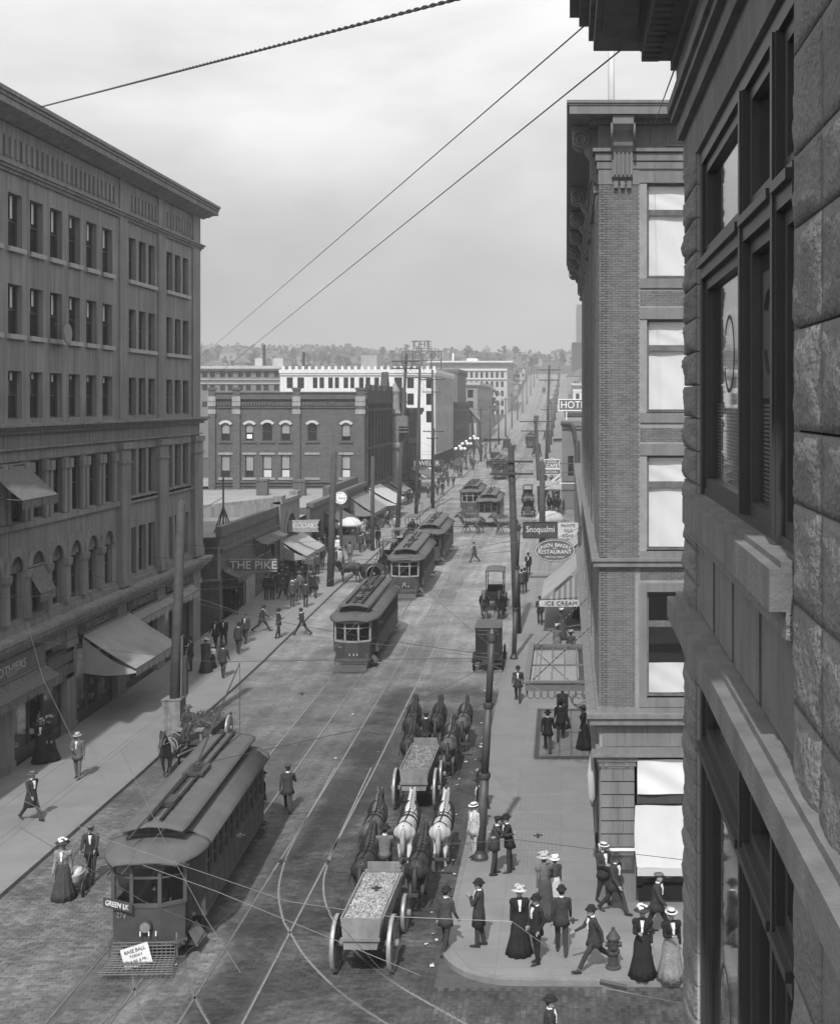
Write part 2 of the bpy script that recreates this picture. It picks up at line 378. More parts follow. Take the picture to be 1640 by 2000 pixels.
# pavements: a bed with slabs as parts; kerb stones as parts
def pavement(name, x0, x1, y0, y1, pitch, cols, kx, kside, lim):
    bed = MB(); yq = [y0] + [y for y in ys if y0 < y < y1] + [y1]
    vs = []; fs = []
    for y in yq: vs += [(x0, y, g(y) + KERB - .012), (x1, y, g(y) + KERB - .012)]
    for i in range(len(yq) - 1): fs.append((2 * i, 2 * i + 1, 2 * i + 3, 2 * i + 2))
    bed.add(vs, fs); root = bed.build(name, WALK); root['kind'] = 'structure'
    w = (x1 - x0) / cols; y = y0; cnt = 0; rest = MB()
    gap = .012
    while y < y1 - .01:
        ye = min(y + pitch, y1)
        for c in range(cols):
            a, e = x0 + c * w + gap / 2, x0 + (c + 1) * w - gap / 2
            za, ze = g(y) + KERB, g(ye) + KERB
            def slab(q):
                q.add([(a, y + gap / 2, za), (e, y + gap / 2, za), (e, ye - gap / 2, ze), (a, ye - gap / 2, ze), (a, y + gap / 2, za - .03), (e, y + gap / 2, za - .03), (e, ye - gap / 2, ze - .03), (a, ye - gap / 2, ze - .03)],
                      [(0, 1, 2, 3), (0, 4, 5, 1), (1, 5, 6, 2), (2, 6, 7, 3), (3, 7, 4, 0)])
            if cnt < lim: q = MB(); slab(q); q.build('slab', WALK, root)
            else: slab(rest)
            cnt += 1
        y = ye
    if rest.v: rest.build('far_slabs', WALK, root)['kind'] = 'stuff'
    # kerb
    y = y0; cnt = 0; rest = MB()
    while y < y1 - .01:
        ye = min(y + 1.8, y1)
        def stone(q):
            a, e = (kx - .001, kx + .15) if kside > 0 else (kx - .15, kx + .001)
            za, ze = g(y) + KERB + .003, g(ye) + KERB + .003; s_ = .006
            q.add([(a, y + s_, za), (e, y + s_, za), (e, ye - s_, ze), (a, ye - s_, ze), (a, y + s_, za - .2), (e, y + s_, za - .2), (e, ye - s_, ze - .2), (a, ye - s_, ze - .2)],
                  [(0, 1, 2, 3), (0, 4, 5, 1), (1, 5, 6, 2), (2, 6, 7, 3), (3, 7, 4, 0)])
        if cnt < 60: q = MB(); stone(q); q.build('kerb_stone', KERBM, root)
        else: stone(rest)
        cnt += 1; y = ye
    if rest.v: rest.build('far_kerb_stones', KERBM, root)['kind'] = 'stuff'
    return root
pavement('left_pavement', -21.75, -16.75, 29, 190, 2.4, 3, -16.75, 1, 110)
rp = pavement('right_pavement', -3.15, .95, 37.2, 190, 1.5, 3, -3.15, -1, 120)
pavement('far_left_pavement', -21.75, -16.75, 206, 320, 4, 2, -16.75, 1, 0)
pavement('far_right_pavement', -3.15, .95, 206, 320, 4, 2, -3.15, -1, 0)
strip(-21.75, -16.6, 335, 765, .1, 'hill_pavement_left', WALK); strip(-3.3, .95, 335, 765, .1, 'hill_pavement_right', WALK)
# corner pavement with a rounded kerb
cx, cy, cr_ = -1.2, 34.1, 2.1
arc = [(cx + cr_ * math.cos(a), cy + cr_ * math.sin(a)) for a in np.linspace(math.pi, 1.5 * math.pi, 14)]
outer = [(-3.3, 37.2)] + arc + [(2, 31.95), (14, 31.7), (60, 31.0)]
b = MB(); poly = outer + [(60, 37.2)]
b.add([(x, y, KERB - .012) for x, y in poly], [tuple(range(len(poly)))])
cor = b.build('corner_pavement', WALK); cor['kind'] = 'structure'
def inside(x, y):
    if y > 37.19: return False
    if x < cx and y < cy: return (x - cx) ** 2 + (y - cy) ** 2 < (cr_ - .17) ** 2
    lim = 32.0 - (x + 1.2) * .012
    return x > -3.13 and y > lim + .17
import itertools
for i, j in itertools.product(range(-3, 12), range(0, 5)):
    x0_, y0_ = i * 1.37 + .95, 31.6 + j * 1.12
    pts = [(x0_ + .006, y0_ + .006), (x0_ + 1.364, y0_ + .006), (x0_ + 1.364, y0_ + 1.114), (x0_ + .006, y0_ + 1.114)]
    # clip to the kerb by sampling the slab outline
    fine = []
    for k in range(4):
        for t_ in np.linspace(0, 1, 9)[:-1]:
            fine.append((pts[k][0] + (pts[(k + 1) % 4][0] - pts[k][0]) * t_, pts[k][1] + (pts[(k + 1) % 4][1] - pts[k][1]) * t_))
    cxm, cym = x0_ + .68, y0_ + .56
    keep = [p for p in fine if inside(*p)]
    if len(keep) < 6: continue
    if len(keep) == len(fine): keep = pts
    n_ = len(keep); q = MB(); q.add([(x, y, KERB) for x, y in keep] + [(x, y, KERB - .03) for x, y in keep], [tuple(range(n_))] + [(k, k + n_, (k + 1) % n_ + n_, (k + 1) % n_) for k in range(n_)])
    q.build('slab', WALK, cor)
inn = [(-3.14, 37.2)] + [(cx + (cr_ - .16) * math.cos(a), cy + (cr_ - .16) * math.sin(a)) for a in np.linspace(math.pi, 1.5 * math.pi, 14)] + [(2, 32.11), (14, 31.86), (60, 31.16)]
for k in range(len(outer) - 1):
    a, e, f_, h_ = outer[k], outer[k + 1], inn[k + 1], inn[k]; z = KERB + .004
    q = MB(); q.add([(*a, z), (*e, z), (*f_, z), (*h_, z), (*a, z - .2), (*e, z - .2), (*f_, z - .2), (*h_, z - .2)], [(0, 1, 2, 3), (0, 4, 5, 1), (1, 5, 6, 2), (2, 6, 7, 3), (3, 7, 4, 0)])
    q.build('kerb_stone', KERBM, cor)
# vault-light panels let into the right pavement
VL = mat('vault_light', .185, .8, .2, 9); VLF = mat('vault_glass', .2, .6, .15, 30)
for k in range(9):
    y = 39.2 + k * 2.05
    q = MB(); q.box((-1.75, y, KERB + .002), (-.15, y + 1.75, KERB + .006)); p = q.build('vault_light_panel', VL, rp)
    q = MB()
    for i in range(12):
        for j in range(7): q.box((-1.7 + i * .127, y + .06 + j * .24, KERB + .005), (-1.7 + i * .127 + .08, y + .06 + j * .24 + .19, KERB + .011))
    q.build('glass_lenses', VLF, p)
# real bricks where the paving is near enough to tell them apart
def brick_field():
    PB = mat('paving_brick', .11, .8, .25, .8, island=.28, spec=.3)
    BED = []
    rails_x = (-12.2, -10.7, -9.05, -7.6)
    near = []
    def emit(x, y, sx, sy):
        near.append((x, y, sx, sy))
    y = 28.98; row = 1
    while y < 46:
        x = -16.5 + (row % 2) * .15
        while x < -3.6:
            if not any(abs(x + .14 - r) < .24 for r in rails_x) and not (y > 36.9 and x > -3.8) and not (x > cx - 2.5 and (x + .14 - cx) ** 2 + (y - cy) ** 2 < (cr_ + .25) ** 2): emit(x, y, .28, .125)
            x += .3
        y += .14; row += 1
    x = -3.6; row = 0
    while x < 6:                                    # the cross street: courses turned the other way
        y = 28.0 + (row % 2) * .15
        while y < 32.0 - (x + 1.2) * .012 - .32:
            if not (x < cx + .3 and (x - cx) ** 2 + (y + .14 - cy) ** 2 < (cr_ + .2) ** 2): emit(x, y, .125, .28)
            y += .3
        x += .14; row += 1
    near.sort(key=lambda q: q[1] if q[0] > -9 else q[1] + 3)
    a = np.array(near); nb = len(a)
    protos = {}
    for (x, y, sx, sy) in near[:300]:
        k = (sx, sy)
        if k not in protos:
            q = MB(); q.box((0, 0, -.02), (sx, sy, .012)); q.box((.008, .008, .012), (sx - .008, sy - .008, .017)); protos[k] = q.mesh('paving_brick', ROAD)
        ob('paving_brick', protos[k], road, (x, y, rnd.uniform(-.003, .003)))
    a = a[300:]; nb = len(a); z = np.random.RandomState(3).uniform(.008, .017, nb)
    v = np.zeros((nb, 8, 3), np.float32)
    for k, (dx, dy, top) in enumerate([(0, 0, 0), (1, 0, 0), (1, 1, 0), (0, 1, 0), (.04, .06, 1), (.96, .06, 1), (.96, .94, 1), (.04, .94, 1)]):
        v[:, k, 0] = a[:, 0] + dx * a[:, 2]; v[:, k, 1] = a[:, 1] + dy * a[:, 3]; v[:, k, 2] = z if top else -.01
    f = np.array([(4, 5, 6, 7), (0, 1, 5, 4), (1, 2, 6, 5), (2, 3, 7, 6), (3, 0, 4, 7)])
    F = (np.arange(nb)[:, None, None] * 8 + f[None]).reshape(-1, 4)
    me = bpy.data.meshes.new('paving_bricks'); me.from_pydata(v.reshape(-1, 3), [], F); me.materials.append(ROAD)
    o = ob('near_paving_bricks', me, road); o['kind'] = 'stuff'
brick_field()
# rails
def rail(pts, name='rail'):
    q = MB(); w = .028
    P = [Vector(p) for p in pts]; vs = []; fs = []
    for i, p in enumerate(P):
        d = (P[min(i + 1, len(P) - 1)] - P[max(i - 1, 0)]); d.z = 0; d.normalize(); s_ = Vector((-d.y, d.x, 0)) * w
        vs += [p - s_ + Vector((0, 0, -.02)), p - s_ + Vector((0, 0, .022)), p + s_ + Vector((0, 0, .022)), p + s_ + Vector((0, 0, -.02)), p + s_ * 2.3 + Vector((0, 0, -.02)), p + s_ * 2.3 + Vector((0, 0, .013))]
    for i in range(len(P) - 1):
        a, c = i * 6, i * 6 + 6
        fs += [(a, a + 1, c + 1, c), (a + 1, a + 2, c + 2, c + 1), (a + 2, a + 3, c + 3, c + 2), (a + 5, c + 5, c + 4, a + 4), (a + 3, a + 5, c + 5, c + 3)]
    q.add(vs, fs); return q
def curve_pts(px):
    P = [at(*p) for p in px]; out = []
    for i in range(len(P) - 1):
        p0, p1, p2, p3 = P[max(i - 1, 0)], P[i], P[i + 1], P[min(i + 2, len(P) - 1)]
        for t in np.linspace(0, 1, 9)[:-1]:
            out.append(.5 * ((2 * p1) + (p2 - p0) * t + (2 * p0 - 5 * p1 + 4 * p2 - p3) * t * t + (3 * p1 - p0 - 3 * p2 + p3) * t ** 3))
    out.append(P[-1]); return out
yr = [22] + [y for y in ys if 22 < y < 700]
for c, lab in ((-11.45, 'straight steel tram track along the left lane'), (-8.33, 'straight steel tram track along the middle of the street')):
    t_ = thing('tram_track', lab, 'track', (c, 22, 0), 0, 'tram tracks')
    for s_ in (-.75, .75): rail([(c + s_, y, g(y)) for y in yr]).build('rail', RAILM, t_)
t_ = thing('curved_tram_track', 'curved steel track swinging out of the middle track to the right', 'track', (-8, 40, 0), 0, 'tram tracks')
rail(curve_pts([(655, 1500), (628, 1548), (600, 1598), (572, 1648), (555, 1688), (544, 1741), (552, 1794), (566, 1822), (600, 1875), (665, 1940), (740, 1992), (820, 2040)])).build('rail', RAILM, t_)
rail(curve_pts([(725, 1500), (690, 1575), (661, 1638), (640, 1690), (632, 1722), (635, 1762), (655, 1805), (700, 1866), (765, 1918), (850, 1969), (960, 2030)])).build('rail', RAILM, t_)
t_ = thing('curved_tram_track', 'curved steel track under the front of the nearest streetcar', 'track', (-10, 31, 0), 0, 'tram tracks')
rail(curve_pts([(420, 1700), (372, 1800), (362, 1860), (366, 1910), (385, 1960), (420, 2020)])).build('rail', RAILM, t_)
rail(curve_pts([(330, 1720), (280, 1815), (262, 1880), (262, 1930), (280, 1990), (310, 2040)])).build('rail', RAILM, t_)
# a drain grating in the gutter
q = MB(); p = at(896, 1743)
for k in range(4): q.box((p.x - .22 + k * .13, p.y - .35, .015), (p.x - .16 + k * .13, p.y + .35, .03))
for k in range(3): q.box((p.x - .22, p.y - .35 + k * .32, .015), (p.x + .23, p.y - .29 + k * .32, .031))
o = q.build('drain_grating', IRON); tag(o, 'iron drain grating in the gutter before the rounded kerb', 'drain')
b = MB()
for k in range(70):
    y = rnd.uniform(33, 75); x = -3.45 - abs(rnd.gauss(0, .35)) if k % 3 else rnd.uniform(-16, -4)
    if x < -16.4: continue
    a = rnd.uniform(0, 6); s_ = rnd.uniform(.03, .09); z = g(y) + .024
    b.add([(x + s_ * math.cos(a + q) * (1 if q % 3 else .6), y + s_ * math.sin(a + q), z + rnd.uniform(0, .03)) for q in (0, 1.57, 3.14, 4.71)], [(0, 1, 2, 3)])
b.build('street_litter', mat('scrap_paper', .5, .9, .3, 5))['kind'] = 'stuff'
# ------------------------------------------------------------------ left: stone office block
STONE = mat('brown_sandstone', .205, .85, .22, .5, .2, 14, streak=.32)
STONEL = mat('light_sill_stone', .34, .8, .15, 2, .1, 14, streak=.15)
ROOFT = mat('tar_roof', .16, .9, .3, .5, .1, 8)
CANVAS = mat('awning_canvas', .3, .85, .15, 1.1, .1, 5)
CANVASW = mat('white_canvas', .43, .8, .08, 1.3, .12, 4)
AWG = mat('awning_grey', .27, .85, .22, 1.1, .15, 5)
CANVASD = mat('dark_canvas', .1, .9, .2, 2, .1, 5)
BLIND = mat('window_blind', .64, .8, .05, .7, .15, 2.2)
CURT = mat('lace_curtain', .5, .9, .15, 20)
SIGND = mat('sign_board_dark', .06, .7, .25, 3)
LETW = mat('sign_letters', .62, .6, .12, 6)
LETD = mat('dark_letters', .03, .7, .1, 6)
CREAMB = mat('drawn_blind', .5, .8, .1, 3)
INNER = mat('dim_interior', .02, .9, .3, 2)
GOODS = mat('shop_goods', .35, .7, .9, 5)
def left_block():
    X0, Y0, Y1 = -21.7, 40.0, 75.9
    root = thing('office_block', 'dark stone office block with arched second floor windows and deep bracketless cornice on the left', 'building', (X0, Y1, 0))
    T = frame((X0, 0, 0), RD(90))      # u = Y, outward = +X
    b = MB(T, True)
    single = [51.86 - 2.03 * 2 + 2.03 * k for k in range(7)]          # five (and more out of frame) deep single windows
    bays = [63.6, 65.1, 66.6, 69.6, 71.1, 72.6]
    fl = [(20.68, 22.8), (17.26, 19.23), (13.93, 15.82)]
    ops = []
    for z0, z1 in fl:
        ops += [(u, u + 1.3, z0, z1) for u in single] + [(u, u + 1.05, z0, z1) for u in bays]
    ops += [(u, u + 1.45, 9.84, 12.2) for u in single] + [(u, u + 1.08, 9.9, 12.25) for u in bays]
    ops += [(u, u + 1.3, 5.94, 7.85) for u in single] + [(u, u + 1.08, 5.95, 8.3) for u in bays]
    wall(b, Y0, Y1, 5.0, 25.6, [o for o in ops], 0, .35)
    # end wall, back, roof
    b.T = None; b.flip = False
    b.add([(X0, Y1, 0), (X0 - 16, Y1, 0), (X0 - 16, Y1, 25.6), (X0, Y1, 25.6), (X0 - 16, Y0, 0), (X0 - 16, Y0, 25.6)], [(0, 1, 2, 3), (1, 4, 5, 2)])
    b.box((X0 - 16, Y0, 25.2), (X0 - .3, Y1 - .01, 25.4))
    b.box((X0 - .9, Y0, .1), (X0 - .6, Y1 - .3, 25)) if False else None
    b.build('wall', STONE, root)
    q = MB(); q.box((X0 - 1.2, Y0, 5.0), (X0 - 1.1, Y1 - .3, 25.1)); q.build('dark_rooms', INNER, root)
    # arches: half-round heads over the second-floor windows
    b = MB(T, True); vs = []
    for u in single:
        c = u + .65; r0, r1 = .65, .98
        pts = [(c + r0 * math.cos(a), 7.85 + r0 * math.sin(a)) for a in np.linspace(0, math.pi, 17)]
        pt2 = [(c + r1 * math.cos(a), 7.85 + r1 * math.sin(a)) for a in np.linspace(0, math.pi, 17)]
        for i in range(16):
            A, B, C, D = pts[i], pts[i + 1], pt2[i + 1], pt2[i]
            b.add([(A[0], .1, A[1]), (B[0], .1, B[1]), (C[0], .1, C[1]), (D[0], .1, D[1]), (A[0], -.45, A[1]), (B[0], -.45, B[1]), (C[0], .0, C[1]), (D[0], .0, D[1])], [(0, 1, 2, 3), (0, 4, 5, 1), (2, 6, 7, 3)])
    b.build('arch_mouldings', STONE, root)
    # dark half-round glazing set over the arch opening, as a panel proud of the wall behind the moulding
    for u in single:
        q = MB(T, True); c = u + .65
        pts = [(c + .65 * math.cos(a), .012, 7.85 + .65 * math.sin(a)) for a in np.linspace(0, math.pi, 17)]
        q.add(pts, [tuple(range(17))[::-1]]); q.build('arched_pane', GLASS, root)
    # pilasters, capitals, bases
    for u0, u1 in ((62.05, 63.3), (67.9, 69.3), (74.2, 75.85)):
        b = MB(T, True); b.box((u0, 0, 5.95), (u1, .22, 12.3)); b.box((u0 - .08, 0, 12.3), (u1 + .06, .32, 12.6)); b.box((u0 - .05, 0, 11.6), (u1 + .04, .28, 11.68)); b.box((u0 - .08, 0, 5.6), (u1 + .06, .3, 5.95)); b.box((u0 - .04, 0, 5.95), (u1 + .03, .26, 6.2)); b.build('pilaster', STONE, root)
        b = MB(T, True); b.box((u0 + .1, 0, 13.75), (u1 - .1, .09, 25.5)); b.build('upper_pilaster', STONE, root)
    for u in single:
        for uu in (u - .18, u + 1.36): b = MB(T, True); b.box((uu - .1, 0, 9.84), (uu + .2, .14, 11.75)); b.box((uu - .16, 0, 11.75), (uu + .26, .2, 12.15)); b.build('window_pilaster', STONE, root)
        b = MB(T, True); b.lathe([(.22, 5.95), (.2, 7.45), (.28, 7.6), (.3, 7.85)], 10, c=(u - .36, .02, 0)); b.build('arch_column', STONE, root)
    # string courses and belts
    b = MB(T, True)
    def prof(pts, e=0.0):
        for (z0, z1, d) in pts: b.box((Y0, 0, z0), (Y1 + min(d, .35) + e, d, z1))
    prof([(13.35, 13.5, .22), (13.5, 13.62, .38), (13.62, 13.74, .55)]); prof([(12.7, 12.78, .14), (12.25, 12.3, .05)]) ; prof([(23.55, 23.68, .1), (23.68, 23.8, .2), (23.8, 23.9, .28)])
    prof([(4.75, 4.95, .2), (4.95, 5.15, .42), (5.15, 5.35, .62), (5.35, 5.5, .72)]); prof([(9.55, 9.8, .12)]); prof([(5.5, 5.75, .12)])
    b.build('belt_course', STONE, root)
    b = MB(T, True)
    prof([(25.5, 25.6, .12), (25.62, 25.72, .4), (25.74, 25.98, .88), (26.0, 26.14, .94), (26.14, 26.28, 1.02)], .5)
    b.box((Y0, -.25, 26.28), (62.4, .96, 26.33)); b.build('cornice', STONE, root)
    b = MB(T, True)                                     # soffit slope
    b.add([(Y0, .1, 25.45), (Y0, .88, 25.75), (Y1 + .5, .88, 25.75), (Y1 + .3, .1, 25.45)], [(3, 2, 1, 0)]); b.build('soffit', STONE, root)
    # slit corbel table in the frieze
    me = None
    for k in range(60):
        u = 44.3 + k * .52
        if 61.6 < u < 63.7 or 67.9 < u < 69.3 or u > 74.1: continue
        if me is None: q = MB(); q.box((-.11, -.09, 24.15), (.11, 0.02, 24.95)); me = q.mesh('corbel_slat', STONE)
        ob('corbel_slat', me, root, Vector((X0, u, 0)) - root.location, RD(90))
    # sills
    q = MB()
    for z0, z1 in fl[:2]:
        for u in single: s_ = MB(T, True); s_.box((u - .12, -.2, z0 - .19), (u + 1.42, .14, z0)); s_.build('sill', STONEL, root)
        for u in (63.6, 69.6): s_ = MB(T, True); s_.box((u - .1, -.2, z0 - .19), (u + 4.15, .14, z0)); s_.build('sill', STONEL, root)
    for u in (63.6, 69.6):
        s_ = MB(T, True); s_.box((u - .1, -.2, 9.68), (u + 4.15, .12, 9.86)); s_.build('sill', STONE, root)
    for (a, e, c, f_) in ops: window(root, T, RD(90), a, c, e - a, f_ - c, .26)
    # half-drawn blinds in some of the upper windows
    bm_ = None
    for i, (z0, z1) in enumerate(fl):
        for j, u in enumerate(single):
            hgt = (.95, .95, .9, .95, .5, .8, .9)[j] if i == 0 else (.6, .9, .7, .9, .55, .75, .8)[j] * (1 if i == 1 else .4)
            s_ = MB(T, True); s_.box((u + .66, -.225, z1 - hgt), (u + .86, -.215, z1 - .07)); s_.build('window_shade', CREAMB if i < 2 else CURT, root)
    # shop fronts
    b = MB(T, True)
    piers = [(40, 40.6), (44.2, 45), (49.5, 50.3), (55.6, 56.7), (61.9, 63.1), (67.9, 69.2), (74.4, 75.9)]
    for u0, u1 in piers: b.box((u0, -.6, .1), (u1, .05, 4.76)); b.box((u0 - .05, -.6, .1), (u1 + .05, .1, .5)); b.box((u0 - .05, -.6, 3.9), (u1 + .05, .12, 4.2))
    b.box((Y0, -.6, 4.2), (Y1, -.02, 4.76)); b.build('shop_piers', STONE, root)
    for i in range(6):
        u0, u1 = piers[i][1], piers[i + 1][0]
        fr = MB(T, True); fr.box((u0, -.35, .14), (u1, -.2, .62)); fr.box((u0, -.32, 3.5), (u1, -.2, 3.62))
        m_ = (u0 + u1) / 2
        for uu in (u0 + .03, m_ - .7, m_ + .7, u1 - .07): fr.box((uu, -.32, .62), (uu + .06, -.2, 3.5))
        f_ = fr.build('shop_window', WOODD, root)
        for a, e in ((u0 + .09, m_ - .7), (m_ + .76, u1 - .07)):
            q = MB(T, True); q.box((a, -.28, .62), (e, -.27, 3.5)); q.build('pane', CLEAR, f_)
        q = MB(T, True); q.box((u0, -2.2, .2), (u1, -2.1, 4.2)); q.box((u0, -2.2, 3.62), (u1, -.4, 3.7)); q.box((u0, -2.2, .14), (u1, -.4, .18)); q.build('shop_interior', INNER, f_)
        q = MB(T, True)
        for k in range(46):
            a = rnd.uniform(u0 + .2, u1 - .3)
            if abs(a - m_) < .75: continue
            z_ = rnd.choice((.66, .66, 1.2, 1.9, 2.5)); d_ = rnd.uniform(-1.3, -.5); s_ = rnd.uniform(.05, .16)
            q.box((a, d_, z_), (a + s_, d_ + s_, z_ + s_ * rnd.uniform(.7, 2.2)))
        q.build('goods_on_display', GOODS, f_)['kind'] = 'stuff'
    # name boards over the shops
    for (u0, u1, tx) in ((57, 61.7, "PETERSON'S"), (63.4, 67.7, "PETERSON'S"), (69.5, 74.2, "PETERSON'S")):
        q = MB(T, True); q.box((u0, -.03, 4.22), (u1, .06, 4.72)); s_ = q.build('name_board', SIGND, root)
        text(tx, .42, mat('gilt_letters', .22, .5, .2, 4), s_, Vector((X0 + .07, (u0 + u1) / 2, 4.46)) - root.location, RD(90), 1.35)
    q = MB(T, True); q.box((46.5, .02, 3.75), (53.2, .09, 4.6)); s_ = q.build('name_board', mat('sign_board_grey', .13, .7, .2, 2), root)
    text("CLOTHIERS", .5, mat('pale_letters', .42, .6, .2, 5), s_, Vector((X0 + .1, 49.6, 4.18)) - root.location, RD(90), 1.3)
    q = MB(T, True); q.box((53.5, -.3, 2.55), (56.4, .05, 3.85))
    s_ = q.build('lattice_transom', IRON, root)
    for k in range(14):
        for (za, zb) in ((2.75, 3.2), (3.3, 3.7)):
            q = MB(T, True); q.box((53.6 + k * .2, .05, za), (53.7 + k * .2, .075, zb)); q.build('lattice_bar', IRONL, s_)
    # sign disc hanging from the fourth-floor sill
    q = MB(T, True); q.lathe([(.0, -.03), (.42, -.03), (.42, .03), (0, .03)], 20, ax='x', c=(0, 0, 0)); 
    d = MB(); d.lathe([(.0, -.03), (.42, -.03), (.44, 0), (.42, .03), (0, .03)], 22, ax='x', c=(X0 + .55, 54.4, 17.5)); d.box((X0, 54.38, 17.9), (X0 + .55, 54.42, 17.94))
    o = d.build('hanging_disc_sign', mat('painted_tin', .22, .6, .2, 5)); tag(o, 'round tin sign seen edge on outside a fourth floor window', 'sign')
left_block()
def awning(label, u0, u1, ztop, zbot, out, X0=-21.7, sgn=1, m=None, group='shop awnings', val=.3, cheek=True, strp=None, rz=None, scal=True):
    """A fabric awning: sagging sheet, two cheeks, scalloped valance, iron arms; along Y on a wall at X0."""
    m = m or CANVAS
    root = thing('awning', label, 'awning', (X0, (u0 + u1) / 2, zbot), 0, group)
    vs = []; fs = []; nu, nv = 14, 8
    for th in (0, .03):
        for i in range(nu + 1):
            for j in range(nv + 1):
                a, t = i / nu, j / nv
                sag = -.07 * math.sin(math.pi * t) * (1 + .4 * math.sin(a * 17)) + .015 * math.sin(a * 40 + t * 3)
                vs.append((X0 + sgn * (.08 + out * t), u0 + (u1 - u0) * a, ztop + (zbot - ztop) * t + sag - th))
    k = (nu + 1) * (nv + 1)
    for i in range(nu):
        for j in range(nv):
            q = i * (nv + 1) + j; fs += [(q, q + 1, q + nv + 2, q + nv + 1), (k + q, k + q + nv + 1, k + q + nv + 2, k + q + 1)]
    b = MB(); b.add(vs, fs); b.build('canvas', m, root, smooth=True)
    b = MB(); n = int((u1 - u0) / .22); x = X0 + sgn * (.08 + out)
    for i in range(n):
        a, e = u0 + (u1 - u0) * i / n, u0 + (u1 - u0) * (i + 1) / n; mm = (a + e) / 2; w = .02 * math.sin(i * 1.7)
        b.add([(x, a, zbot), (x, e, zbot), (x + w, e, zbot - val), (x + w, mm, zbot - val - (.08 if scal else 0)), (x + w, a, zbot - val)], [(0, 1, 2, 3, 4)])
    b.build('valance', m, root)
    b = MB(); b.tube([(x, u0, zbot), (x, u1, zbot)], .025, 6)
    for u in (u0 + .05, u1 - .05): b.tube([(X0, u, zbot + .1), (x, u, zbot)], .02, 5)
    b.tube([(X0 + sgn * .08, u0, ztop + .03), (X0 + sgn * .08, u1, ztop + .03)], .06, 6); b.build('iron_arms', IRON, root)
    if cheek:
        for u in (u0, u1):
            b = MB(); pts = []; bot = []
            for j in range(9):
                t = j / 8; z = ztop + (zbot - ztop) * t - .1 - .18 * math.sin(math.pi * t); pts.append((X0 + sgn * (.08 + out * t), u + .02 * math.sin(j), z))
                bot.append((X0 + sgn * (.08 + out * t), u - .05 * math.sin(t * 3), zbot - val * .6 - .12 * math.sin(math.pi * t)))
            b.add(pts + bot, [(j, j + 1, j + 10, j + 9) for j in range(8)]); b.build('side_curtain', m, root, smooth=True)
    return root
awning('broad grey awning let down over the shop front beside the tall pole', 57.3, 63.5, 4.15, 2.65, 2.4, m=AWG, group='awnings on the stone block')
a_ = awning('narrow rolled awning with scalloped fringe under the clothier board', 46.5, 53.2, 3.7, 3.3, .7, m=mat('striped_canvas', .13, .9, .4, 6), cheek=False, group='awnings on the stone block')
awning('rolled pale awning above the shop windows beyond the open one', 63.8, 74.2, 4.05, 3.72, .4, m=AWG, cheek=False, group='awnings on the stone block')
awning('small ragged fringed awning outside a third floor window at the left edge', 47.9, 51.3, 12.1, 10.9, 1.3, m=mat('striped_canvas'), cheek=False, group='awnings on the stone block')
awning('tattered folded awning in an arched window of the stone block', 51.4, 53.0, 7.9, 6.9, .55, m=mat('striped_canvas'), cheek=False, group='awnings on the stone block')

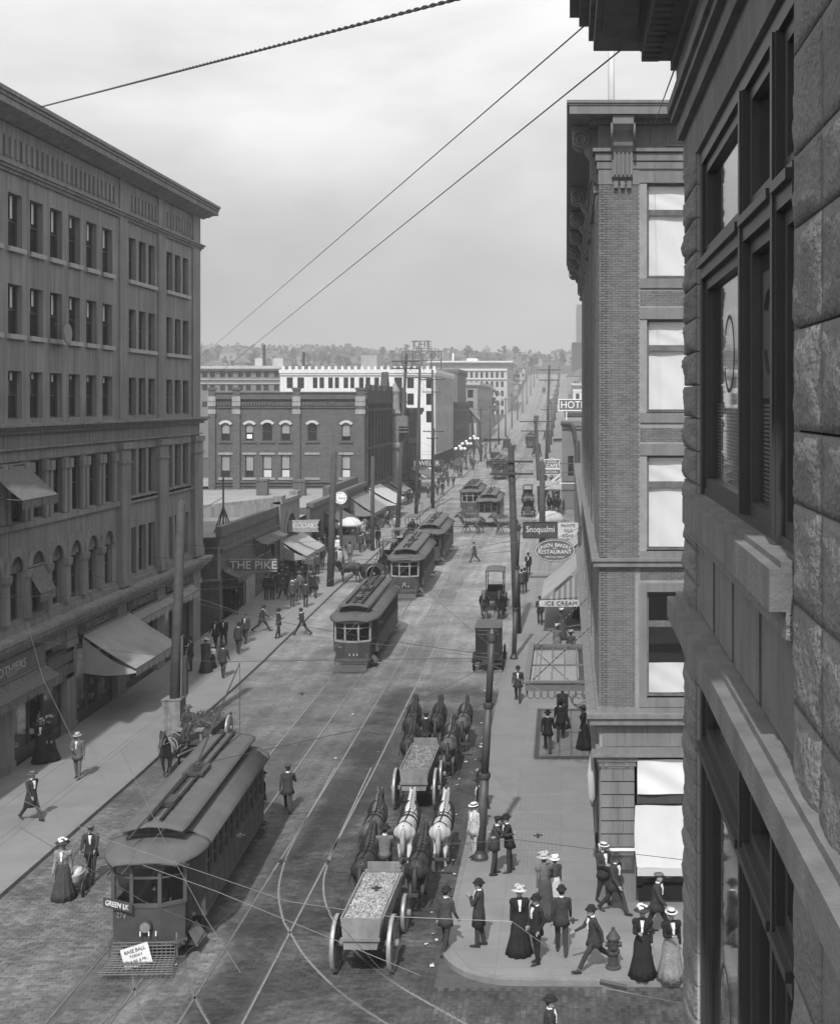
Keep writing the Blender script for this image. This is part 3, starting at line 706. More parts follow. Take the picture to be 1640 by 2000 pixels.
# ------------------------------------------------------------------ one-storey shops up the left side
CLAP = mat('painted_boards', .1, .8, .25, 2, .1, 10, streak=.25)
CLAPL = mat('pale_boards', .3, .8, .2, 2, .1, 10, streak=.2)
def shop_row():
    X0 = -21.7
    # far shop first: The Pike building
    r = thing('board_shop', 'low dark board shop with projecting name sign and framed hoarding on its side', 'shop', (X0, 80.3, .5))
    b = MB(frame((X0, 0), RD(90)), True)
    wall(b, 80.3, 96.2, .3, 6.5, [(81, 86.2, .7, 3.4), (89.5, 95.4, 1.6, 4.6)], 0, .5); b.T = None; b.flip = False
    b.add([(X0, 80.3, 0), (X0 - 14, 80.3, 0), (X0 - 14, 80.3, 6.1), (X0, 80.3, 6.1)], [(3, 2, 1, 0)])
    b.box((X0 - .25, 80.28, 6.1), (X0 + .12, 96.2, 6.75)); b.box((X0, 80.3, 5.2), (X0 + .2, 96.2, 5.4)); b.build('wall', CLAP, r)
    b = MB(); b.add([(X0 - .25, 80.3, 6.0), (X0 - .25, 96.2, 6.05), (X0 - 14, 96.2, 5.7), (X0 - 14, 80.3, 5.7)], [(0, 1, 2, 3)]); b.build('roof', ROOFT, r)
    b = MB(); b.box((X0 - 2.3, 80.22, 3.5), (X0 - .1, 80.27, 5.4)); h_ = b.build('hoarding', mat('poster_grey', .1, .8, .5, 2.5), r)
    b = MB()
    for a in (((X0 - 2.4, 80.16, 5.4), (X0, 80.27, 5.5)), ((X0 - 2.4, 80.16, 3.4), (X0, 80.27, 3.5)), ((X0 - 2.4, 80.16, 3.5), (X0 - 2.3, 80.27, 5.4)), ((X0 - .1, 80.16, 3.5), (X0, 80.27, 5.4))): b.box(*a)
    b.build('hoarding_frame', CLAPL, r)
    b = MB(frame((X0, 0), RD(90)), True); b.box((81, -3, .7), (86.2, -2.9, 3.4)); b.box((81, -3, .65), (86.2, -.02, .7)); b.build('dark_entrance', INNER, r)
    b = MB(frame((X0, 0), RD(90)), True)
    for k in range(10): b.box((89.5 + k * .64, -.32, 1.6), (89.57 + k * .64, -.24, 4.6))
    for z in (2.5, 3.5, 4.5): b.box((89.5, -.31, z), (95.4, -.25, z + .06))
    w_ = b.build('shop_window', CLAPL, r); b = MB(frame((X0, 0), RD(90)), True); b.box((89.5, -.36, 1.6), (95.4, -.34, 4.6)); b.build('pane', GLASS, w_)
    awn = awning('short board hood over the small-paned window of the dark shop', 88.8, 95.8, 5.1, 4.7, .9, m=CLAP, cheek=False, group='awnings on the low shops', scal=False, val=.1)
    awning('short dark awning over the open entrance of the dark shop', 80.7, 86.4, 4.0, 3.5, 1.0, m=CANVASD, cheek=False, group='awnings on the low shops')
    for k in range(5):
        b = MB(); y = 86.7; b.box((X0 + .02, y + k * .5, .75 + .0 * k), (X0 + .06, y + k * .5 + .44, 3.2)); b.build('placard', mat('placard_paper', .28, .8, .6, 5), r)
    # sign
    s_ = thing('shop_sign', 'long light-studded board sign reading THE PIKE hung out over the pavement', 'sign', (-19.8, 82.5, 4.0))
    b = MB(); b.box((-21.65, 82.46, 3.65), (-18.6, 82.54, 4.5)); b.build('board', mat('sign_board_mid', .12, .7, .2, 3), s_)
    text('THE PIKE', .72, LETW, s_, Vector((-20.12, 82.44, 4.07)) - s_.location, 0, 1.05)
    b = MB()
    for k in range(30): 
        for z in (3.7, 4.45): b.lathe([(0, -.02), (.025, -.02), (.025, .02), (0, .02)], 5, ax='y', c=(-21.6 + k * .102, 82.44, z))
    b.build('bulbs', LETW, s_)
    b = MB(); b.tube([(-18.7, 82.5, 4.5), (-21.7, 82.5, 6.2)], .015, 4); b.build('stay', IRON, s_)
    # stone arched shop
    r = thing('arched_stone_shop', 'small stone shop with a round arched entrance and stepped parapet', 'shop', (X0, 96.3, .9))
    b = MB(frame((X0, 0), RD(90)), True); wall(b, 96.25, 103.2, .6, 7.0, [(97.4, 102.2, .9, 4.2)], .25, .8)
    c = 99.8
    for i in range(16):
        a0, a1 = math.pi * i / 16, math.pi * (i + 1) / 16
        P = [(c + r_ * math.cos(a) * 1.0, .34, 4.2 + r_ * math.sin(a)) for r_ in (1.75, 2.4) for a in (a0, a1)]
        b.add(P + [(p[0], .2, p[2]) for p in P], [(0, 1, 3, 2), (0, 4, 5, 1), (2, 3, 7, 6)])
    b.box((96.25, -.3, 6.9), (103.2, .4, 7.2)); b.box((96.25, -.3, 7.2), (97.6, .35, 7.5)); b.box((101.9, -.3, 7.2), (103.2, .35, 7.5))
    b.T = None; b.flip = False; b.add([(X0 + .25, 103.2, .5), (X0 - 14, 103.2, .5), (X0 - 14, 103.2, 5.6), (X0 + .25, 103.2, 7.1), (X0 + .25, 96.25, .5), (X0 - 14, 96.25, .5), (X0 - 14, 96.25, 6), (X0 + .25, 96.25, 7.1)], [(0, 1, 2, 3), (7, 6, 5, 4)])
    b.build('wall', STONE, r)
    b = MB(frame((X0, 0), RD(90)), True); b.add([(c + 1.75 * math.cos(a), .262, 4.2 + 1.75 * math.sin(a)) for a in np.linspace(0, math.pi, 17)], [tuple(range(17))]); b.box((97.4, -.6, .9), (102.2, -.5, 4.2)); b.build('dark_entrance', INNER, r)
    b = MB(); b.add([(X0 - .2, 96.25, 6.2), (X0 - .2, 103.2, 6.2), (X0 - 14, 103.2, 5.8), (X0 - 14, 96.25, 5.8)], [(0, 1, 2, 3)]); b.build('roof', ROOFT, r)
    awning('pale striped awning over the camera shop below its banner', 97.0, 104.5, 4.1, 2.9, 2.0, m=CANVAS, group='awnings on the low shops')
    s_ = thing('banner_sign', 'pale notched banner sign reading KODAKS above a shop awning', 'sign', (-20.5, 99.0, 5.0))
    b = MB(); b.prism([(-21.7, 4.55), (-19.1, 4.55), (-19.3, 5.0), (-19.0, 5.5), (-21.7, 5.45), (-21.5, 5.0)], 'y', 98.97, 99.03); b.build('board', mat('sign_board_pale', .3, .8, .3, 5), s_)
    text('KODAKS', .62, LETW, s_, Vector((-20.12, 98.94, 5.0)) - s_.location, 0, .8)
    # long low shops behind the poles
    r = thing('low_brick_shop', 'low shop with wide flat roof and arched doorway next to the street clock', 'shop', (X0, 103.4, 1))
    b = MB(frame((X0, 0), RD(90)), True); wall(b, 108.5, 137.6, .8, 5.8, [(109.5, 113.5, 1.2, 4.2), (115, 121, 1.5, 4.2), (123, 129, 1.5, 4.2), (131, 136, 1.5, 4.2)], 0, .5)
    b.box((108.5, -.3, 5.6), (137.6, .3, 6.0)); b.T = None; b.flip = False
    b.add([(X0, 108.5, .5), (X0 - 4, 108.5, .5), (X0 - 4, 108.5, 5.4), (X0, 108.5, 5.7)], [(3, 2, 1, 0)]); b.build('wall', CLAP, r)
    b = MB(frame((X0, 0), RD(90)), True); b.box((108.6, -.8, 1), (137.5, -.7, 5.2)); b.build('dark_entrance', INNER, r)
    b = MB(); b.add([(X0 - .3, 103.25, 5.0), (X0 - .3, 137.6, 5.35), (X0 - 30, 137.6, 5.0), (X0 - 30, 103.25, 5.0)], [(0, 1, 2, 3)]); b.build('roof', mat('tin_roof', .24, .8, .2, .4, .05, 4), r)
    b = MB(); b.box((X0 - 12, 103.22, .5), (X0 - .3, 103.3, 3.9)); b.box((X0 - .5, 103.1, .9), (X0 - .2, 108.4, 3.6)); b.build('side_wall', CLAPL, r)
    b = MB(); b.box((X0 - 1.1, 120, 5.3), (X0 - .5, 137, 6.6)); b.build('roof_hoarding', CLAP, r)
    for i, (x, y) in enumerate(((-27.2, 128), (-31.2, 129))):
        b = MB(); b.box((x, y, 5.1), (x + 1.1, y + .9, 6.6)); b.box((x - .08, y - .08, 6.6), (x + 1.18, y + .98, 6.8)); b.build('roof_hatch', CLAP, r)
    b = MB(); b.add([(X0 - 14, 76.2, 6.3), (X0, 76.2, 6.5), (X0, 80.2, 6.0), (X0 - 14, 80.2, 5.8)], [(3, 2, 1, 0)]); b.build('near_roof', ROOFT, r)
    b = MB(); b.add([(X0 - 30, 80.2, 5.0), (X0 - 13.9, 80.2, 5.0), (X0 - 13.9, 137.6, 4.9), (X0 - 30, 137.6, 4.9)], [(0, 1, 2, 3)]); b.build('back_roof', ROOFT, r)
    awning('large pale awning projecting low beyond the street clock', 128.5, 137.5, 5.0, 3.4, 2.4, m=mat('grey_canvas', .2, .85, .2, 2), group='awnings on the low shops')
    awning('dark awning above the arched doorway behind the second bare pole', 115, 121.5, 4.6, 3.6, 2.0, m=CANVASD, group='awnings on the low shops')
    # roof mast with braces
    m_ = thing('roof_mast', 'thin iron mast with splayed braces standing on a low shop roof', 'mast', (-22.6, 84.5, 5.9))
    b = MB(); b.tube([(-22.6, 84.5, 5.9), (-22.6, 84.5, 9.6)], .06, 6)
    for dx, dy in ((-.5, -.5), (.5, -.5), (.5, .5), (-.5, .5)): b.tube([(-22.6 + dx, 84.5 + dy, 5.9), (-22.6, 84.5, 7.7)], .05, 5)
    b.build('mast', IRON, m_); b = MB(); b.tube([(-22.6, 84.5, 8.3), (-24.2, 80.5, 7.1)], .02, 4); b.tube([(-24.2, 80.5, 7.1), (-24.2, 80.5, 5.9)], .05, 5); b.build('stay', IRON, m_)
    # street clock
    p = aty(666, 972, 106)
    c = thing('street_clock', 'round white-faced street clock on a post before the low shops', 'clock', (p.x, p.y, g(106) + KERB))
    b = MB(); b.lathe([(.28, 0), (.28, .5), (.16, .7), (.12, 1.5), (.1, p.z - g(106) - .9)], 10, c=(p.x, p.y, g(106) + KERB)); b.build('post', IRON, c)
    b = MB(); b.lathe([(0, -.24), (.56, -.24), (.6, -.2), (.6, .2), (.56, .24), (0, .24)], 28, ax='y', c=tuple(p)); b.build('case', IRON, c)
    b = MB(); b.lathe([(0, -.005), (.52, -.005), (.52, .005), (0, .005)], 28, ax='y', c=(p.x, p.y - .25, p.z)); f_ = b.build('dial', WHITE, c)
    for k in range(12):
        a = math.pi / 2 - 2 * math.pi * k / 12; lb = ('XII', 'I', 'II', 'III', 'IV', 'V', 'VI', 'VII', 'VIII', 'IX', 'X', 'XI')[k]
        text(lb, .16, BLACK, f_, Vector((p.x + .4 * math.cos(a), p.y - .262, p.z + .4 * math.sin(a))) - root_off(f_), 0, .8, name='numeral')
    b = MB(); b.bar((p.x - .02, p.y - .27, p.z), (p.x + .33, p.y - .27, p.z - .02), .04, .02); b.bar((p.x, p.y - .28, p.z), (p.x - .2, p.y - .28, p.z + .03), .05, .02); b.build('hands', BLACK, f_)
shop_row()
# ------------------------------------------------------------------ the far half of the street
BRICKF = mat('red_brick_front', .09, .85, .12, 1, .1, 10, streak=.12, brick=(.42, .15, .012, 1.25))
BRICKD = mat('dark_brick', .055, .9, .3, 1, .1, 10, streak=.2, brick=(.42, .15, .012, 1.3))
BRICKM = mat('brown_brick', .12, .88, .2, .8, .1, 8, streak=.15)
TERRA = mat('white_terracotta', .62, .7, .08, .6, .05, 6, streak=.1)
CREAM = mat('cream_brick', .42, .8, .12, .5, .05, 6, streak=.12)
GREYW = mat('grey_stucco', .26, .85, .15, .4, .05, 6, streak=.12)
def block(label, x0, x1, y0, y1, zt, m, fops=(), sops=(), cat='building', name='street_building', corn=.4, side=1, roofm=None, style='sash', rev=.25, z0=None, trim=None):
    z0 = g(y0) - .3 if z0 is None else z0
    r = thing(name, label, cat, ((x0 + x1) / 2, y0, z0), 0)
    b = MB(frame((0, y0), 0), True); wall(b, x0, x1, z0, zt, [o for o in fops], 0, rev)
    xs_, rz_ = (x1, RD(90)) if side > 0 else (x0, RD(-90))
    b.T = frame((xs_, 0), rz_)
    so_ = sops if side > 0 else [(-o[1], -o[0], o[2], o[3]) for o in sops]
    wall(b, *((y0, y1) if side > 0 else (-y1, -y0)), z0, zt, so_, 0, rev)
    b.T = None; b.flip = False
    xo = x0 if side > 0 else x1
    b.add([(xo, y0, z0), (xo, y1, z0), (xo, y1, zt), (xo, y0, zt), (x0, y1, z0), (x1, y1, z0), (x1, y1, zt), (x0, y1, zt)], [(0, 1, 2, 3), (4, 5, 6, 7)])
    b.build('wall', m, r)
    q = MB(); q.box((x0, y0, zt - .02), (x1, y1, zt + .12)); q.build('roof', roofm or ROOFT, r)
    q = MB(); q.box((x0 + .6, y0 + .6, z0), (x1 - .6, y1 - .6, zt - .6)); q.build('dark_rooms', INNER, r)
    if corn:
        q = MB(); q.box((x0 - corn * .3, y0 - corn, zt - .25), (x1 + (corn if side > 0 else 0), y1, zt + .35)); q.box((x0, y0 - corn * .6, zt - .6), (x1 + (corn * .6 if side > 0 else 0), y0 + .01, zt - .25))
        if side > 0: q.box((x1 - .01, y0, zt - .6), (x1 + corn * .6, y1, zt - .25))
        q.build('cornice', trim or m, r)
    F0 = frame((0, y0), 0)
    for o in fops: window(r, F0, 0, o[0], o[2], o[1] - o[0], o[3] - o[2], rev - .06, style)
    F1 = frame((xs_, 0), rz_)
    for o in so_: window(r, F1, rz_, o[0], o[2], o[1] - o[0], o[3] - o[2], rev - .06, style)
    return r
def grid(a0, n, pitch, w, zs): return [(a0 + i * pitch, a0 + i * pitch + w, z, z + h) for z, h in zs for i in range(n)]
def brick_hall():
    Y = 138.0; k = Y / FPX
    X = lambda px: (px - VX) * k
    fo = [(X(a), X(b_), 10.4, 12.35) for a, b_ in ((432, 450), (479, 496), (513, 532), (549, 567), (601, 619), (667, 685))] + [(X(a), X(b_), 6.45, 8.86) for a, b_ in ((432, 450), (479, 496), (513, 532), (549, 567), (667, 685))]
    so = grid(139.5, 6, 2.35, 1.2, [(6.2, 2.8), (10.4, 2.6)]) + grid(156.5, 6, 2.5, 1.2, [(6.2, 2.8), (10.4, 2.6)])
    r = block('brick hall with corbelled parapet and pale arched window hoods facing down the street', X(410), -21.7, Y, 172, 15.55, BRICKF, fo, so, corn=.0)
    F0 = frame((0, Y), 0)
    # the street face has a skin of darker brick, with bays and a turret
    b = MB(frame((-21.7, 0), RD(90)), True)
    for i in range(15): b.box((138.6 + i * 2.35 - .35, 0, 5.2), (138.6 + i * 2.35 + .35, .28, 14.4))
    for z in (5.2, 9.4, 13.6, 14.4): b.box((138, 0, z), (172, .35, z + .3))
    b.box((138, -.1, 14.7), (172, .3, 15.9))
    for i in range(8): b.box((139 + i * 4.3, -.1, 15.9), (140.5 + i * 4.3, .35, 16.5))
    b.add([(152, .4, 15.9), (155, .4, 15.9), (153.5, .4, 18.2), (152, -.4, 15.9), (155, -.4, 15.9), (153.5, -.4, 18.2)], [(0, 1, 2), (5, 4, 3), (0, 3, 4, 1), (1, 4, 5, 2), (2, 5, 3, 0)])
    b.build('street_bays', BRICKD, r)
    b = MB(); b.lathe([(.5, 4.5), (.5, 8.6), (.8, 9.0), (.8, 9.4), (.45, 9.6), (.45, 12.8), (.75, 13.2), (.6, 13.6), (.5, 15.5), (.62, 15.9), (.0, 17.2)], 12, c=(-21.1, 158, 0)); b.build('corner_turret', mat('turret_stone', .22, .85, .2, 2), r)
    # front trimmings
    b = MB(F0, True)
    for a, c in ((408.7, 422), (456, 470), (573, 587), (696, 713)): b.box((X(a), 0, 5.0), (X(c), .32, 15.9)); b.box((X(a) - .1, 0, 15.9), (X(c) + .1, .42, 16.15))
    b.build('piers', BRICKF, r)
    b = MB(F0, True)
    for a, c in ((408.7, 422), (456, 470), (573, 587), (696, 713)):
        for z in (13.3, 14.15, 14.6): b.box((X(a) - .06, 0, z), (X(c) + .06, .37, z + (.5 if z < 14.5 else .6)))
    b.build('pier_bands', mat('grey_band_stone', .27, .85, .2, 2, streak=.2), r)
    b = MB(F0, True); x0, x1 = X(410), -21.7
    for z, h, d in ((14.9, .16, .3), (15.06, .5, .2), (13.95, .12, .15), (5.9, .16, .18), (5.55, .12, .14), (5.1, .14, .12)): b.box((x0, 0, z), (x1 + .3, d, z + h))
    b.box((x0, 0, 15.55), (x1 + .3, .34, 15.7)); b.build('parapet_bands', BRICKF, r)
    q = MB(); q.box((0, 0, 0), (.2, .22, .42)); me = q.mesh('corbel_brick', BRICKF)
    for i in range(56): 
        x = x0 + .3 + i * .295
        if x > x1 - .3: break
        ob('corbel_brick', me, r, Vector((x, Y - .2, 14.2)) - r.location)
    for a, c in ((432, 450), (479, 496), (513, 532), (549, 567), (601, 619), (667, 685)):
        b = MB(F0, True); xc = X((a + c) / 2); w = X(c) - X(a)
        P = []
        for r_ in (w * .62, w * .62 + .28):
            P += [(xc + r_ * math.sin(t), .16, 11.75 + (r_ * math.cos(t)) * .98) for t in np.linspace(-.95, .95, 10)]
        b.add(P + [(p[0], 0, p[2]) for p in P], [(i, i + 1, i + 11, i + 10) for i in range(9)] + [(i, i + 20, i + 21, i + 1) for i in range(9)] + [(i + 10, i + 11, i + 31, i + 30) for i in range(9)])
        b.build('window_hood', mat('pale_hood_stone', .45, .8, .12, 3), r)
        b = MB(F0, True); b.box((X(a) - .25, 0, 10.18), (X(c) + .25, .14, 10.4)); b.build('sill', BRICKF, r)
        b = MB(F0, True); b.box((X(a) - .3, 0, 8.9), (X(c) + .3, .12, 9.15)); b.box((X(a) - .3, 0, 6.2), (X(c) + .3, .1, 6.45)); b.build('lintel', mat('grey_band_stone'), r)
    for a, c, z0, z1 in ((481, 494, 11.3, 12.3), (515, 530, 7.4, 8.8), (551, 565, 7.4, 8.8), (481, 494, 7.2, 8.8), (434, 448, 7.2, 8.8), (434, 448, 11.2, 12.3), (551, 565, 11.2, 12.3), (669, 683, 10.9, 12.3), (669, 683, 7.4, 8.8)):
        b = MB(F0, True); b.box((X(a), -.15, z0), (X(c), -.14, z1)); b.build('window_shade', GREYW, r)
    for a, c in ((515, 530), (551, 565), (669, 683)):
        b = MB(F0, True); b.box((X(a), -.15, 6.5), (X(c), -.14, 7.25)); b.build('lace_curtain', CURT, r)
    b = MB(F0, True); b.box((X(482), -.14, 10.65), (X(492), -.13, 11.1)); b.build('window_card', WHITE, r)
    # shops under the street face
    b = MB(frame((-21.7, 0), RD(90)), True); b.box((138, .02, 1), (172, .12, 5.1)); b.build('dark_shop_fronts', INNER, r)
    awning('bright white awning let out at the corner of the brick hall', 138.6, 147, 5.4, 3.6, 3.2, m=CANVASW, group='awnings on the brick hall')
    awning('grey awning beyond the white awning on the brick hall', 148.5, 154, 4.9, 3.6, 1.9, m=CANVASD, group='awnings on the brick hall')
    awning('second grey awning further up the brick hall', 156, 163, 4.9, 3.6, 1.9, m=mat('grey_canvas'), group='awnings on the brick hall')
brick_hall()
def far_left():
    so = grid(175, 6, 2.1, 1.2, [(6.2, 2.6), (9.6, 2.3)])
    r = block('dark two storey brick store with tall windows beyond the brick hall', -36, -21.4, 174, 188.5, 13.4, BRICKD, [], so, corn=.5)
    b = MB(frame((-21.4, 0), RD(90)), True); b.box((174, .02, 1.5), (188.5, .1, 5.2)); b.build('dark_shop_fronts', INNER, r)
    awning('long striped awning with iron frame on the dark store', 175, 187.5, 5.6, 4.2, 2.6, X0=-21.4, m=mat('striped_canvas'), group='awnings up the left side')
    s_ = thing('jeweller_sign', 'long dark sign with pale letters over the dark store awning', 'sign', (-20, 173.8, 6)); b = MB(); b.box((-21.3, 173.75, 5.7), (-16.5, 173.85, 6.8)); b.build('board', SIGND, s_); text('JEWELER', .9, LETW, s_, Vector((-18.9, 173.7, 6.25)) - s_.location)
    # white building: front with paired windows and the tall corner
    Y = 211.0; k = Y / FPX; X = lambda px: (px - VX) * k
    fo = []
    for a, c in ((560, 572), (581, 594), (611, 620), (624, 633), (641, 650), (654, 662), (671, 680), (684, 692), (701, 710), (714, 723), (731, 740), (747, 753), (770, 785), (795, 808), (832, 846 - 3)): fo.append((X(a), X(c), 16.85, 18.65))
    for a, c in ((770, 785), (795, 808), (832, 843)):
        for z in (14.1, 11.2): fo.append((X(a), X(c), z, z + 1.9))
    for a in range(560, 750, 26): fo.append((X(a), X(a + 15), 13.9, 15.8))
    so = grid(213, 11, 2.9, 1.7, [(6.6, 2.6), (10.2, 2.6), (13.9, 2.2), (16.7, 2.0)])
    r = block('long white terracotta building with rows of dark paired windows', X(547), -21.7, Y, 246, 19.6, TERRA, fo, so, corn=.35)
    b = MB()
    for i in range(24): b.box((X(551) + i * 1.08, Y - .1, 19.9), (X(551) + i * 1.08 + .4, Y + .3, 20.5))
    b.build('parapet_posts', TERRA, r)
    b = MB(); b.box((X(690), Y + 8, 19.6), (X(722), Y + 16, 22.6)); b.build('roof_house', GREYW, r)
    b = MB(frame((-21.7, 0), RD(90)), True)
    for i in range(12): b.box((211.2 + i * 2.9, 0, 6.0), (212.2 + i * 2.9, .2, 19.3))
    b.build('street_piers', CREAM, r)
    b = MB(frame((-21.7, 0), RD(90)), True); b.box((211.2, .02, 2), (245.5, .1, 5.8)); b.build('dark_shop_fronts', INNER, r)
    # brick hotel at far left with two roof lanterns
    Y = 262.0; k = Y / FPX; X = lambda px: (px - VX) * k; Z = lambda py: H - (py - VY) * k
    fo = [(X(c - 5), X(c + 5), Z(q + 11), Z(q)) for c in (400, 415, 435, 450, 470, 485, 505, 520, 540) for q in (726, 752, 784)]
    r = block('brown brick hotel with pale bracketed cornice behind the brick hall', X(330), X(547), Y, 300, Z(718), mat('mid_brown_brick', .16, .88, .15, .6), fo, [], corn=.9, trim=CREAM)
    b = MB()
    for q in (742, 750): b.box((X(330), Y - .2, Z(q)), (X(547), Y + .01, Z(q - 1.5)))
    b.build('string_course', CREAM, r)
    for px in (494, 530):
        c_ = thing('roof_lantern', 'pale square roof lantern with a peaked cap, ' + ('nearer the thin chimney' if px == 494 else 'the right of the two lanterns'), 'lantern', (X(px), Y + 9, Z(718)), 0, 'roof lanterns on the brown hotel')
        w = 10 * k; b = MB(); b.box((X(px) - w, Y + 6, Z(718)), (X(px) + w, Y + 12, Z(698))); b.build('drum', CREAM, c_)
        b = MB(); b.lathe([(w * 1.7, 0), (w * .5, .9), (w * .2, 1.1), (w * .15, 1.8), (0, 2.1)], 4, c=(X(px), Y + 9, Z(698))); b.build('cap', ROOFT, c_)
    for px, top in ((507, 672), (585, 686)):
        c_ = thing('chimney_stack', 'thin dark chimney pipe rising ' + ('between the two roof lanterns' if px == 507 else 'alone left of the white building'), 'chimney', (X(px), Y + 4, Z(718))); b = MB(); b.tube([(X(px), Y + 4, Z(718) - 2), (X(px), Y + 4, Z(top))], .32, 8); b.build('pipe', IRON, c_)
    # plain dark blocks
    block('plain dark brick block with blank flank beyond the white building', -40, -21.5, 246.5, 284, 14.2, mat('dark_block', .07, .9, .2, .5), [], grid(250, 6, 5, 1.6, [(7, 2.2), (10.5, 2.2)]), corn=.3)
    block('taller grey block set behind the plain dark block', -44, -22.2, 262, 284.5, 21.0, mat('grey_block', .13, .9, .2, .5), grid(-40, 5, 3.4, 1.4, [(16, 2.2)]), [], corn=.3)
    block('grey brick block with pale cornice next before the big hotel', -44, -21.6, 312, 372, 19.0, GREYW, grid(-33, 4, 3, 1.4, [(9, 2.2), (12.6, 2.2), (15.6, 2)]), grid(316, 9, 6, 2, [(9, 2.4), (12.8, 2.4)]), corn=.7, trim=CREAM)
    # gabled chapel front
    Y = 290.0; r = thing('gabled_chapel', 'small gabled chapel front with tall pale windows beyond the dark block', 'chapel', (-24.5, Y, g(Y)))
    b = MB(); b.prism([(-24.5, g(Y)), (-19.9, g(Y)), (-19.9, 10.4), (-22.2, 13.0), (-24.5, 10.4)], 'y', Y, Y + 12); b.build('wall', BRICKM, r)
    for i in range(4): b = MB(); b.box((-24.2 + i * 1.1, Y - .08, 6.3), (-23.6 + i * 1.1, Y, 9.8)); b.build('window', CREAM, r)
    b = MB(); b.add([(-24.9, Y - .4, 10.2), (-22.2, Y - .4, 13.25), (-19.5, Y - .4, 10.2), (-24.9, Y + 12, 10.2), (-22.2, Y + 12, 13.25), (-19.5, Y + 12, 10.2)], [(0, 3, 4, 1), (1, 4, 5, 2)]); b.build('roof', ROOFT, r)
    # the big hotel and its skeleton sign
    Y = 476.0; k = Y / FPX; X = lambda px: (px - VX) * k; Z = lambda py: H - (py - VY) * k
    fo = [(X(c), X(c + 5), Z(q + 11), Z(q)) for c in range(858, 984, 10) for q in (727, 745, 763, 782, 800)]
    r = block('big pale hotel with deep cornice closing the left side of the street', X(838), X(990), Y, 530, Z(707), CREAM, fo, grid(480, 9, 5, 2, [(Z(q + 11), 2.1) for q in (727, 745, 763, 782)]), corn=2.2, z0=5, trim=TERRA)
    b = MB(); b.box((X(838), Y - .5, Z(724)), (X(990), Y + .01, Z(720))); b.box((X(838), Y - .5, Z(741)), (X(990), Y + .01, Z(739.5)))
    b.box((X(905), Y + 15, Z(707)), (X(926), Y + 25, Z(697))); b.box((X(878), Y + 10, Z(707)), (X(881), Y + 13, Z(687))); b.build('string_course', TERRA, r)
    Y = 455.0; k = Y / FPX
    s_ = thing('roof_sign', 'skeleton roof sign reading THE AMERICAN on open iron framing', 'sign', (X(824), Y, Z(722)))
    IS = mat('sign_lattice', .03, .7, .2, 4)
    b = MB()
    for px in (786, 805, 823, 842, 861):
        b.bar((X(px), Y, Z(735)), (X(px), Y, Z(686)), .3, .3); b.bar((X(px), Y + 3, Z(735)), (X(px), Y, Z(690)), .25, .25)
    for py in (686, 704): b.bar((X(784), Y, Z(py)), (X(863), Y, Z(py)), .25, .25)
    for py in (666, 680): b.bar((X(807), Y, Z(py)), (X(838), Y, Z(py)), .25, .25)
    for px in (807, 822, 837): b.bar((X(px), Y, Z(686)), (X(px), Y, Z(666)), .2, .2)
    b.build('frame', IS, s_)
    text('THE', 3.0, IS, s_, Vector((X(823), Y - .3, Z(673))) - s_.location, 0, 1.35, .1); text('AMERICAN', 3.3, IS, s_, Vector((X(823.5), Y - .3, Z(695))) - s_.location, 0, .78, .1)
    # the sign's own building
    block('flat grey building carrying the skeleton roof sign', X(780), X(850), 452, 468, Z(722), GREYW, [], [], corn=.3, z0=5)
far_left()
